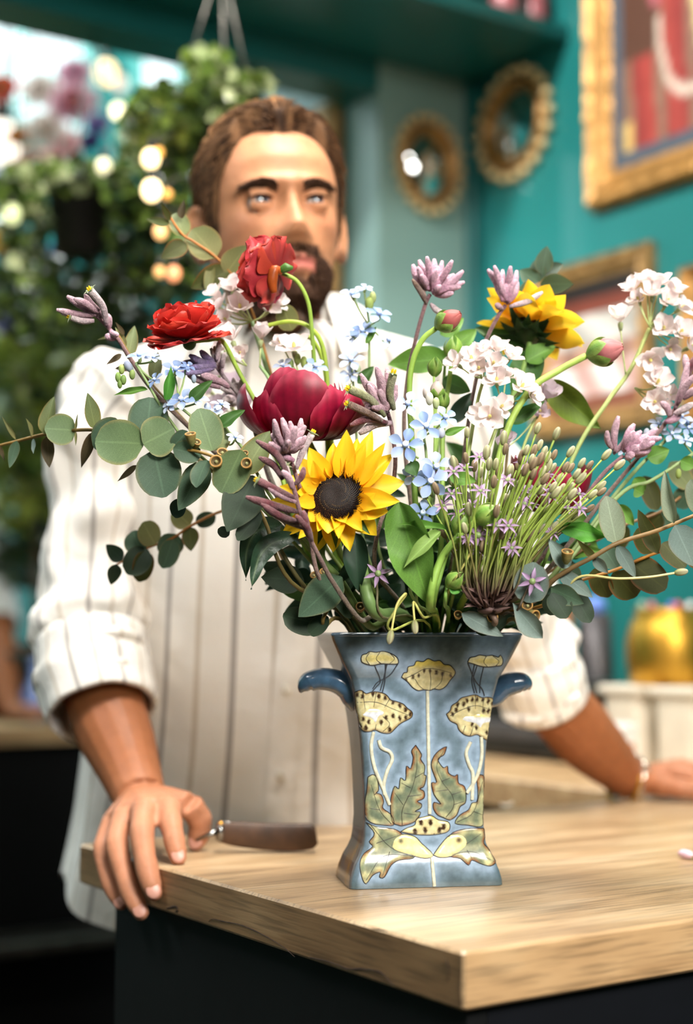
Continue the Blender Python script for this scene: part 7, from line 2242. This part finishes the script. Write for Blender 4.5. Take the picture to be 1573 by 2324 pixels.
for i, (tx, ty) in enumerate(tips):
    f = ar.random()
    dd = 1.262 + ar.uniform(-.03, .035)
    bx = max(1048, min(1184, 1114 + (tx - 1180) * .40 + ar.uniform(-22, 22)))
    b = W(bx, 1330 + ar.uniform(-10, 10) - abs(bx - 1114) * .15, 1.262 + (dd - 1.262) * .6)
    t = W(tx, ty, dd)
    m = W(bx + (tx - bx) * .30 + ar.uniform(-6, 6), 1362 + (ty - 1362) * .52, 1.262 + (dd - 1.262) * .7)
    P = catmull([W(1112 + (bx - 1112) * .38, 1380, 1.262 + (dd - 1.262) * .25), b, m, t], 6)
    A, B = lin('#5d4640'), lin('#8fa548')
    hgt = (1362 - ty) / 300
    c_top = mixc(lin('#77683f'), B, sstep(.3, .8, hgt + ar.uniform(-.3, .3)))
    ped = build(MB().tube(P, [.00095, .00085, .0008], 5, True, lambda q: mixc(A, c_top, sstep(.2, .75, q))), 'pedicel', M_stem, al)
    d = (P[-1] - P[-2]).normalized()
    r = ar.uniform(.0024, .0034)
    if i < len(tips7) or ar.random() < .45:
        put('bud', bud_g if ar.random() < .6 else bud_b, ped, frameM(t + d * r * .9, d, None, 0, (r, r, r * 2.0)))
    else:
        put('ovary', ovary, ped, frameM(t, d, None, 0, (.0018,) * 3))
        fc = (d + (CAMP - t).normalized() * .8).normalized()
        M = frameM(t, fc)
        for k in range(6):
            a = k * math.pi / 3
            q = M.to_3x3() @ Vector((math.cos(a), math.sin(a), .25))
            place(ped, 'tepal', lil_me, t + q * .0012, t + q * .0095, .0028, 0, fc)
def loneallium(label, pts, mx, my, open_, c0='#8fa548', c1='#d8c878'):
    o = newstem('allium_floret', label, 'flower', 'stray allium florets', mx, my, pts, .0011, c0, c1)
    t = W(*pts[-1]); d = (t - W(*pts[-2])).normalized()
    if open_:
        put('ovary', ovary, o, frameM(t, d, None, 0, (.003,) * 3))
        fc = (d * .25 + (CAMP - t).normalized()).normalized()
        M = frameM(t, fc)
        for k in range(6):
            a = k * math.pi / 3 + .3
            q = M.to_3x3() @ Vector((math.cos(a), math.sin(a), .15))
            place(o, 'tepal', lil_me, t + q * .0015, t + q * .0125, .0038, 0, fc)
    else:
        put('bud', bud_g, o, frameM(t + d * .004, d, None, 0, (.0032, .0032, .006)))
loneallium('stray pale allium bud on a long stalk reaching right over the teal wall', [(1260, 1350, 1.28), (1320, 1308, 1.262), (1400, 1313, 1.255), (1470, 1310, 1.255), (1535, 1300, 1.255)], .05, -.015, False, '#a5a558', '#e0cf90')
loneallium('stray allium bud hanging over the rim left of the long leaf', [(885, 1430, 1.262), (897, 1385, 1.258), (920, 1352, 1.255), (917, 1350, 1.252), (900, 1375, 1.248), (888, 1435, 1.244)], .005, -.04, False)
loneallium('stray allium bud hanging straight down in front of the vase mouth', [(960, 1400, 1.262), (942, 1370, 1.256), (938, 1372, 1.252), (941, 1412, 1.248)], .012, -.04, False)
loneallium('purple star floret resting on the grey leaf at the right of the rim', [(1170, 1390, 1.25), (1190, 1352, 1.243), (1208, 1320, 1.24)], .06, -.03, True, '#3a3028', '#4a4030')
loneallium('dusky purple star floret in the shade under the sunflower', [(868, 1400, 1.275), (856, 1340, 1.268), (858, 1302, 1.264)], .0, -.02, True, '#5a6a40', '#6a5a48')
loneallium('lilac star floret beside the green buds', [(1010, 1360, 1.262), (1060, 1270, 1.255), (1085, 1215, 1.25)], .02, -.03, True)

# ------------------------------------------------------------------ leafy fillers that make the dark heart of the bouquet
fr = random.Random(5)
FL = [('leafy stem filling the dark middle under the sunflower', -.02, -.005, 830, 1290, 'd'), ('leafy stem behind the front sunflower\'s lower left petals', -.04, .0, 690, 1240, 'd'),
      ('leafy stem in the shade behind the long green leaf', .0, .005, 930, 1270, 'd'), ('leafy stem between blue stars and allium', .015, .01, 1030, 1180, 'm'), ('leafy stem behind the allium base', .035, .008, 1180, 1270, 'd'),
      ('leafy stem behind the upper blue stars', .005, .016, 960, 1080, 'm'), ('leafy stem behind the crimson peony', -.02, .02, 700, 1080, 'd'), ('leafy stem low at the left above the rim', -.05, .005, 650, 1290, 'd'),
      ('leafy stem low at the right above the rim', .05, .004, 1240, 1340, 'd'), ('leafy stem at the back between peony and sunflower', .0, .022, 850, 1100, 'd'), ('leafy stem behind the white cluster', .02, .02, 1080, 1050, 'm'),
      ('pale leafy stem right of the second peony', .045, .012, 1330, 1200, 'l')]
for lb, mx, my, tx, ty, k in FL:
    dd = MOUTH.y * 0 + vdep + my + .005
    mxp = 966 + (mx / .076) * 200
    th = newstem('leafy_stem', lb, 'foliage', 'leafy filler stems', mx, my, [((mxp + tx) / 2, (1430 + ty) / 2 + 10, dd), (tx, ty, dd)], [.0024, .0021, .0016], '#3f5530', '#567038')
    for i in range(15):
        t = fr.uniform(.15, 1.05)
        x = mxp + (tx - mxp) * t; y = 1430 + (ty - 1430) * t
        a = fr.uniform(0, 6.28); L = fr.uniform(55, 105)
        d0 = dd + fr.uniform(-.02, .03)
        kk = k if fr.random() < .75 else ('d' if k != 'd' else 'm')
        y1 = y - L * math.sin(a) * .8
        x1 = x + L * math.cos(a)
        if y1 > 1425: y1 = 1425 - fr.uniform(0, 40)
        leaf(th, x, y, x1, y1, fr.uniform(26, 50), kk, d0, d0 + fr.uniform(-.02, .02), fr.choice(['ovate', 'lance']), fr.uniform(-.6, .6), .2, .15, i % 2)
sl = newstem('leafy_stem', 'stem of broad green leaves in front of the pale wall by the hooked bud', 'foliage', 'leafy filler stems', .012, .02, [(975, 1200, 1.37), (1000, 950, 1.385), (1010, 830, 1.39)], [.002, .0018, .0015], '#4f6a34', '#7a9a48')
leaf(sl, 1018, 815, 876, 822, 62, 'l', 1.39, 1.395, 'ovate', .2); leaf(sl, 1005, 860, 1070, 890, 44, 'm', 1.385); leaf(sl, 1025, 960, 1072, 888, 40, 'd', 1.37); leaf(sl, 1000, 760, 1055, 720, 40, 'l', 1.395); leaf(sl, 1015, 800, 1085, 745, 46, 'l', 1.395)
sl = newstem('leafy_stem', 'stem with one bright veined leaf beside the second peony', 'foliage', 'leafy filler stems', .04, -.01, [(1200, 1330, 1.29), (1255, 1230, 1.275), (1270, 1192, 1.272)], [.0018, .0016, .0012], '#4f6a34', '#7a9a48')
leaf(sl, 1270, 1191, 1380, 1221, 42, 'b', 1.272, 1.268, 'ovate', .2, .15, .3); leaf(sl, 1157, 960, 1240, 908, 34, 'm', 1.35, 1.345, 'lance')
thk = newstem('sunflower_foliage', 'thick hairy green stalk with one leaf rising from the vase below the sunflower', 'foliage', 'leafy filler stems', -.008, -.022, [(852, 1390, 1.275), (825, 1310, 1.28), (815, 1240, 1.29)], [.0062, .0058, .0052], '#4f6a40', '#6a8448')
leaf(thk, 818, 1260, 760, 1330, 30, 'd', 1.285)
# ------------------------------------------------------------------ hanging plants and the flower display behind
M_fol = vmat('glossy_foliage', .3, .5, .2, .25, 30)
M_pot = pmat('black_plastic_pot', '#1b1a1a', .45, nz=.2)
M_wire = pmat('hanger_wire', '#77736c', .4, metallic=.6)
pr = random.Random(31)
FC = {'g': ('#4f6a2c', '#7f9440'), 'd': ('#1f2c18', '#3a4a26'), 'y': ('#8a9a3a', '#b8bf60'), 'p': ('#8fa06a', '#c4cc9a')}
def foliage(th, blobs, size, name='foliage', dz=.16):
    mb = MB()
    for (x, y, rx, ry, d, n, ks) in blobs:
        for i in range(n):
            while True:
                a, b = pr.uniform(-1, 1), pr.uniform(-1, 1)
                if a * a + b * b <= 1: break
            dd = d + pr.uniform(-dz, dz)
            c = W(x + a * rx, y + b * ry, dd)
            t = Vector((pr.uniform(-1, 1), pr.uniform(-1, 1), pr.uniform(-1, .6))).normalized()
            nrm = t.orthogonal().normalized(); s = t.cross(nrm)
            q = pr.uniform(0, 6.28)
            nrm, s = nrm * math.cos(q) + s * math.sin(q), s * math.cos(q) - nrm * math.sin(q)
            L = size * pr.uniform(.6, 1.25); w = L * .42
            k = FC[pr.choice(ks)]
            col = mixc(lin(k[0]), lin(k[1]), pr.random())
            mb.add([c - t * L * .5, c - t * L * .1 + s * w + nrm * w * .25, c + t * L * .5, c - t * L * .1 - s * w + nrm * w * .25, c - nrm * w * .1],
                   [(0, 1, 4), (1, 2, 4), (2, 3, 4), (3, 0, 4)], [col] * 5)
    o = build(mb, name, M_fol, th)
    o['kind'] = 'stuff'
    return o
def vine(th, pts):
    build(MB(lin('#4a5a2a')).tube(catmull([W(*p) for p in pts], 6), .003, 5), 'vine', M_stem, th)
def potted(th, px, py, d, wtop, wbot, h):
    c = W(px, py, d)
    k = d * PXM
    prof = [(wbot / 2 * k, -h * k), (wtop / 2 * k * .98, -.012), (wtop / 2 * k * 1.06, -.012), (wtop / 2 * k * 1.06, .006), (wtop / 2 * k * .96, .006), (wtop / 2 * k * .9, -.02), (.002, -.022)]
    build(MB().lathe(prof, 28, Matrix.Translation(c)), 'pot', M_pot, th)
    build(MB().lathe([(wtop / 2 * k * .9, -.022), (wtop / 2 * k * .5, -.012), (.002, -.010)], 20, Matrix.Translation(c), caps=False), 'soil', pmat('soil', '#2a1c12', .95, nz=.4, nscale=90), th)
    return c, k
def hangers(th, c, r, top):
    for q in range(3):
        a = q * 2.09 + .5
        build(MB().tube([c + Vector((math.cos(a) * r, math.sin(a) * r, 0)), top], .0019, 6), 'hanger', M_wire, th)
ceil_z = 2.999
c1 = W(187, 418, 2.62)
h1_ = thing('hanging_plant', 'trailing plant in a black pot hanging left of the man', 'plant', (c1.x, c1.y, c1.z), 'hanging plants in the opening')
c, k = potted(h1_, 187, 418, 2.62, 160, 118, 160)
hangers(h1_, c, .06, Vector(Wpl(215, 118, room(0, .06, 0), nB).xy.to_3d()) + ZV * (LIN_Z - .002))
foliage(h1_, [(150, 400, 150, 38, 2.62, 150, 'gpd'), (55, 520, 62, 120, 2.66, 170, 'gdp'), (60, 660, 75, 120, 2.68, 150, 'gd'), (40, 430, 50, 50, 2.62, 70, 'gp'), (310, 430, 75, 60, 2.62, 110, 'gdg'), (300, 560, 60, 120, 2.66, 170, 'gdd'), (350, 520, 60, 90, 2.68, 90, 'gdy'),
               (180, 640, 110, 90, 2.78, 200, 'dd'), (300, 700, 90, 80, 2.75, 160, 'dd'), (150, 720, 80, 60, 2.74, 100, 'dg')], .034)
for pts in ([(187, 415, 2.62), (110, 400, 2.58), (60, 480, 2.6), (50, 640, 2.66)], [(200, 415, 2.62), (270, 400, 2.6), (300, 500, 2.62), (310, 680, 2.7)], [(180, 412, 2.62), (90, 390, 2.6), (30, 440, 2.6), (20, 600, 2.64)]): vine(h1_, pts)
c2 = W(500, 262, 2.38)
h2p = thing('hanging_plant', 'bushy trailing plant hanging on wires over the man\'s head', 'plant', c2, 'hanging plants in the opening')
c, k = potted(h2p, 500, 262, 2.38, 150, 115, 130)
topw = W(502, -95, 2.38)
for (x, y) in ((430, 140), (566, 200), (512, 240)):
    build(MB().tube([W(x, y, 2.36), topw], .0022, 6), 'hanger', M_wire, h2p)
build(MB().tube([topw, Vector((topw.x, topw.y, ceil_z))], .003, 6), 'hook', M_wire, h2p)
foliage(h2p, [(500, 215, 85, 55, 2.38, 170, 'gpd'), (450, 150, 30, 42, 2.36, 40, 'gp'), (490, 140, 28, 26, 2.36, 26, 'gp'), (400, 240, 110, 50, 2.38, 190, 'gdg'), (360, 290, 80, 60, 2.40, 160, 'gdy'), (410, 330, 60, 80, 2.42, 130, 'gdd'), (395, 450, 45, 100, 2.44, 130, 'gdg'), (420, 560, 50, 90, 2.46, 110, 'gd'), (400, 640, 60, 60, 2.48, 80, 'dd'), (310, 330, 40, 70, 2.42, 60, 'gp'), (600, 190, 20, 18, 2.36, 8, 'gp')], .030)
for pts in ([(490, 250, 2.38), (420, 240, 2.33), (390, 330, 2.36), (395, 520, 2.42)], [(480, 250, 2.38), (380, 230, 2.34), (330, 300, 2.38), (320, 380, 2.4)], [(510, 250, 2.38), (540, 205, 2.33), (590, 205, 2.34)], [(495, 250, 2.38), (430, 260, 2.34), (420, 400, 2.38), (425, 620, 2.46)]): vine(h2p, pts)

# leafy shrubs in pots standing on the floor between the man and the far left counter
def shrub(label, px, d, blobs, h_px, size=.05):
    b = W(px, 1600, d)
    th = thing('potted_shrub', label, 'plant', (b.x, b.y, HT + .0005), 'potted shrubs on the far left counter')
    cc = Vector((b.x, b.y, HT + .0005))
    build(MB().lathe([(.07, 0), (.09, .16), (.095, .16), (.095, .175), (.085, .175), (.08, .15), (.002, .14)], 24, Matrix.Translation(cc)), 'pot', pmat('grey_glaze_pot', '#3a4a48', .4, nz=.2), th)
    build(MB(lin('#4a3a26')).tube(catmull([cc + ZV * .14, cc + ZV * .3 + Vector((.01, 0, 0)), W(h_px[0], h_px[1], d)], 6), [.012, .009, .005], 8), 'trunk', M_stem, th)
    foliage(th, blobs, size, dz=.2)
    return th
shrub('tall yellow green shrub in a pot on the far left counter behind the sleeve', 70, 4.02, [(80, 770, 150, 95, 4.02, 260, 'yygp'), (60, 900, 130, 110, 4.02, 230, 'ygyp'), (150, 880, 80, 90, 4.05, 120, 'dgd'), (60, 1010, 110, 100, 4.02, 180, 'ygg'), (60, 1120, 100, 90, 4.02, 150, 'gyd'), (170, 1000, 50, 200, 4.1, 150, 'dd')], (70, 820), .06)
shrub('dark leafy shrub at the back of the far left counter', 190, 4.22, [(150, 700, 170, 90, 4.22, 260, 'ddg'), (250, 800, 120, 120, 4.22, 220, 'dd'), (170, 1150, 100, 150, 4.22, 200, 'dd'), (60, 1250, 90, 80, 4.22, 120, 'dd'), (60, 640, 80, 70, 4.2, 90, 'gpy')], (170, 760), .06)
# crate and a blue bottle on the far counter
p = W(40, 1600, 4.12); p.z = HT + .0005
t = thing('wooden_crate', 'dark brown wooden crate on the far left counter', 'crate', p)
M_crate = pmat('brown_crate', '#4a2f1c', .7, nz=.3, nscale=12)
Mc = Matrix.Translation(p) @ RM
for q in range(4):
    for sd in (-1, 1):
        build(MB().box((0, sd * .1, .025 + q * .05), (.30, .012, .044), Mc, .002), 'slat', M_crate, t, False)
        build(MB().box((sd * .144, 0, .025 + q * .05), (.012, .188, .044), Mc, .002), 'slat', M_crate, t, False)
build(MB().box((0, 0, .006), (.276, .188, .01), Mc), 'bottom', M_crate, t, False)
p = W(78, 1560, 3.95); p.z = HT + .0005
t = thing('glass_bottle', 'small blue glass bottle on the far left counter beside the crate', 'bottle', p)
M_bglass = pmat('blue_glass', '#8ea6e8', .1, nz=.05, coat=.5)
build(MB().lathe([(.028, 0), (.032, .01), (.032, .07), (.014, .10), (.012, .125), (.001, .126)], 20, Matrix.Translation(p)), 'body', M_bglass, t)
build(MB().ball(p + ZV * .145, .018, 14, 10), 'stopper', M_bglass, t)

# paper flowers and globe lamps hung in the conservatory, far out of focus
def bigflower(label, x, y, d, rpx, c0, c1, centre, face=(0, -.9, .3), n=9):
    C = W(x, y, d); r = rpx * d * PXM
    th = thing('hanging_flower', label, 'flower', C, 'paper flowers hung at the back left')
    M = frameM(C, face)
    me = leafmesh('spoon', M_petal, c0, c1, None, .2, .4, .1, 5, 7, None, 0, 'petal')
    for ring, (el, L) in enumerate(((18, 1.0), (52, .72))):
        for k in range(n):
            a = 2 * math.pi * k / n + ring * .35
            e = R(el)
            y_ = M.to_3x3() @ Vector((math.cos(a) * math.cos(e), math.sin(a) * math.cos(e), math.sin(e)))
            z_ = M.to_3x3() @ Vector((-math.cos(a) * math.sin(e), -math.sin(a) * math.sin(e), math.cos(e)))
            place(th, 'petal', me, C + y_ * r * .1, C + y_ * r * L, r * .8, 0, z_)
    build(MB(lin(centre)).ball(C + M.to_3x3() @ Vector((0, 0, r * .22)), r * .30, 12, 8), 'centre', M_petal, th)
    up = C + Vector((0, 0, 4.29 - C.z))
    build(MB().tube([C, C.lerp(up, .5), up], .0016, 5), 'thread', M_wire, th)
for a in (('red orange paper flower at the far upper left', 4, 205, 4.2, 44, '#e03018', '#f06040', '#f0a050'), ('orange paper flower below the red orange one', 46, 312, 4.2, 34, '#d87a10', '#e89a20', '#a05010'),
          ('pink paper flower with a red heart', 168, 240, 4.1, 62, '#e88aa8', '#f4c0cc', '#e02818'), ('pale pink paper flower above the pink one', 170, 170, 4.3, 46, '#e8a0c0', '#f2c8d8', '#d87090'), ('white paper flower left of the pink one', 95, 210, 4.3, 52, '#f2e4e0', '#fbf4f0', '#f0d0c0'),
          ('cream paper flower near the orange one', 105, 300, 4.2, 54, '#f0e0d4', '#faf0ea', '#e8c0a8'), ('blush paper flower low beneath the cream one', 75, 385, 4.2, 56, '#d8988a', '#eac0b0', '#b86a5a'), ('salmon paper flower under the pink one', 150, 335, 4.3, 48, '#e4a0a8', '#f0c8c8', '#c86a70'),
          ('violet paper flower beside the drooping leaves', 222, 285, 4.2, 34, '#6a5aa0', '#9a8cc8', '#4a3a80'), ('deep purple paper flower above the black pot', 205, 325, 4.15, 30, '#3a3070', '#5a4a90', '#2a2050'), ('lilac white paper flower at the far left edge', 12, 398, 4.15, 34, '#c0b8e0', '#e4def2', '#a090c8'),
          ('yellow paper flower at the left edge level with the pot', 4, 548, 3.3, 38, '#f0a810', '#f8c428', '#d88a10'), ('small rust orange paper flower left of the pot', 68, 542, 3.3, 24, '#b8480c', '#d86a18', '#8a3008'), ('small blue paper flower beside the pot base', 122, 572, 3.3, 20, '#5a78b8', '#8aa4d8', '#3a5890'),
          ('lavender paper flower low at the left edge', 22, 730, 3.4, 44, '#7a78b8', '#a8a8d8', '#5a5898'), ('pale paper flower at the left edge above the lavender one', 40, 670, 3.5, 34, '#c8c0c0', '#e0dcd8', '#a8a0a0')):
    bigflower(*a)
def bulb(label, x, y, d, rpx, strength, col='#ffd49a'):
    C = W(x, y, d); r = rpx * d * PXM
    th = thing('string_bulb', label, 'lamp', C, 'glowing bulbs at the back left')
    mt = pmat('bulb_glow_%d_%d' % (strength * 10, x), col, .3, nz=.01, emit=col, estr=strength)
    build(MB().ball(C, (r, r, r * 1.15), 14, 10), 'bulb', mt, th)
    build(MB().tube([C + ZV * r * 1.0, C + ZV * r * 2.2], r * .5, 10), 'socket', M_blackp, th)
    top_ = C + ZV * r * 2.1
    P = [top_, Vector((C.x, C.y, 4.29))] if d > 3.2 else catmull([top_, top_ + Vector((.02, .06, .03)), top_ + Vector((.05, .18, .02))], 4)   # hung from the ceiling, or hooked into the leaves
    build(MB().tube(P, .0014, 5), 'flex', M_wire, th)
bulb('large warm globe bulb under the lintel', 241, 165, 4.4, 24, 2.4)
bulb('dim pale bulb right of the large globe', 272, 190, 4.4, 18, .9, '#e8d0c0')
bulb('bright small bulb above the hanging leaves', 268, 252, 4.4, 13, 4.5, '#fff0c0')
bulb('big white globe lamp at the far left', 2, 325, 4.3, 46, 2.2, '#fff4e4')
bulb('pale bulb above the black pot', 236, 378, 2.5, 17, 1.6, '#e0d8b0')
bulb('upper bulb of the chain between the two hanging plants', 342, 360, 2.2, 20, 3.6, '#ffe2a8')
bulb('amber bulb touching the upper bulb of the chain', 360, 346, 2.2, 11, 1.6, '#e8a850')
bulb('lower bulb of the chain between the two hanging plants', 344, 432, 2.2, 22, 3.8, '#ffe0a8')
bulb('amber bulb right of the lower chain bulb', 380, 441, 2.2, 11, 1.4, '#e0a050')
bulb('amber bulb beside the eucalyptus tip', 364, 526, 2.2, 15, 2.0, '#f0b878')
bulb('amber bulb left of a rosy one, low in the leaves', 362, 617, 2.2, 12, 1.5, '#e0a868')
bulb('rosy amber bulb low in the leaves', 394, 621, 2.2, 16, 1.6, '#e89868')
bulb('greenish bulb among leaves at the far left', 26, 486, 2.5, 22, 1.3, '#c8d09a')
SPOTL = ['ceiling spot lamp closest to the wall with the big red robe painting', 'ceiling spot lamp over the customer side, furthest from the counter', 'ceiling spot lamp near the left of the customer side', 'ceiling spot lamp closest to the left hand wall of the shop', 'ceiling spot lamp left of the counter end', 'ceiling spot lamp closest to the counter']
# spot lamps of the shop behind the viewer, seen only in the mirrors
for k, (x, y, z) in enumerate(((1.0, -.6, 2.6), (.4, -1.0, 2.6), (-.4, -.8, 2.62), (-1.1, -.2, 2.6), (-.9, .9, 2.66), (.2, .2, 2.7))):
    th = thing('ceiling_spot', SPOTL[k], 'lamp', (x, y, 2.999), 'ceiling spots of the shop')
    build(MB().tube([(x, y, 2.999), (x, y, z)], .012, 8), 'rod', M_blackp, th)
    build(MB().lathe([(.02, .08), (.05, .06), (.06, 0), (.055, 0), (.045, .05), (.002, .055)], 20, Matrix.Translation((x, y, z - .08))), 'shade', M_blackp, th)
    build(MB().ball((x, y, z - .105), (.045, .045, .05), 14, 8), 'bulb', pmat('spot_glow_%d' % k, '#fff2dc', .3, nz=.01, emit='#fff2dc', estr=70), th)
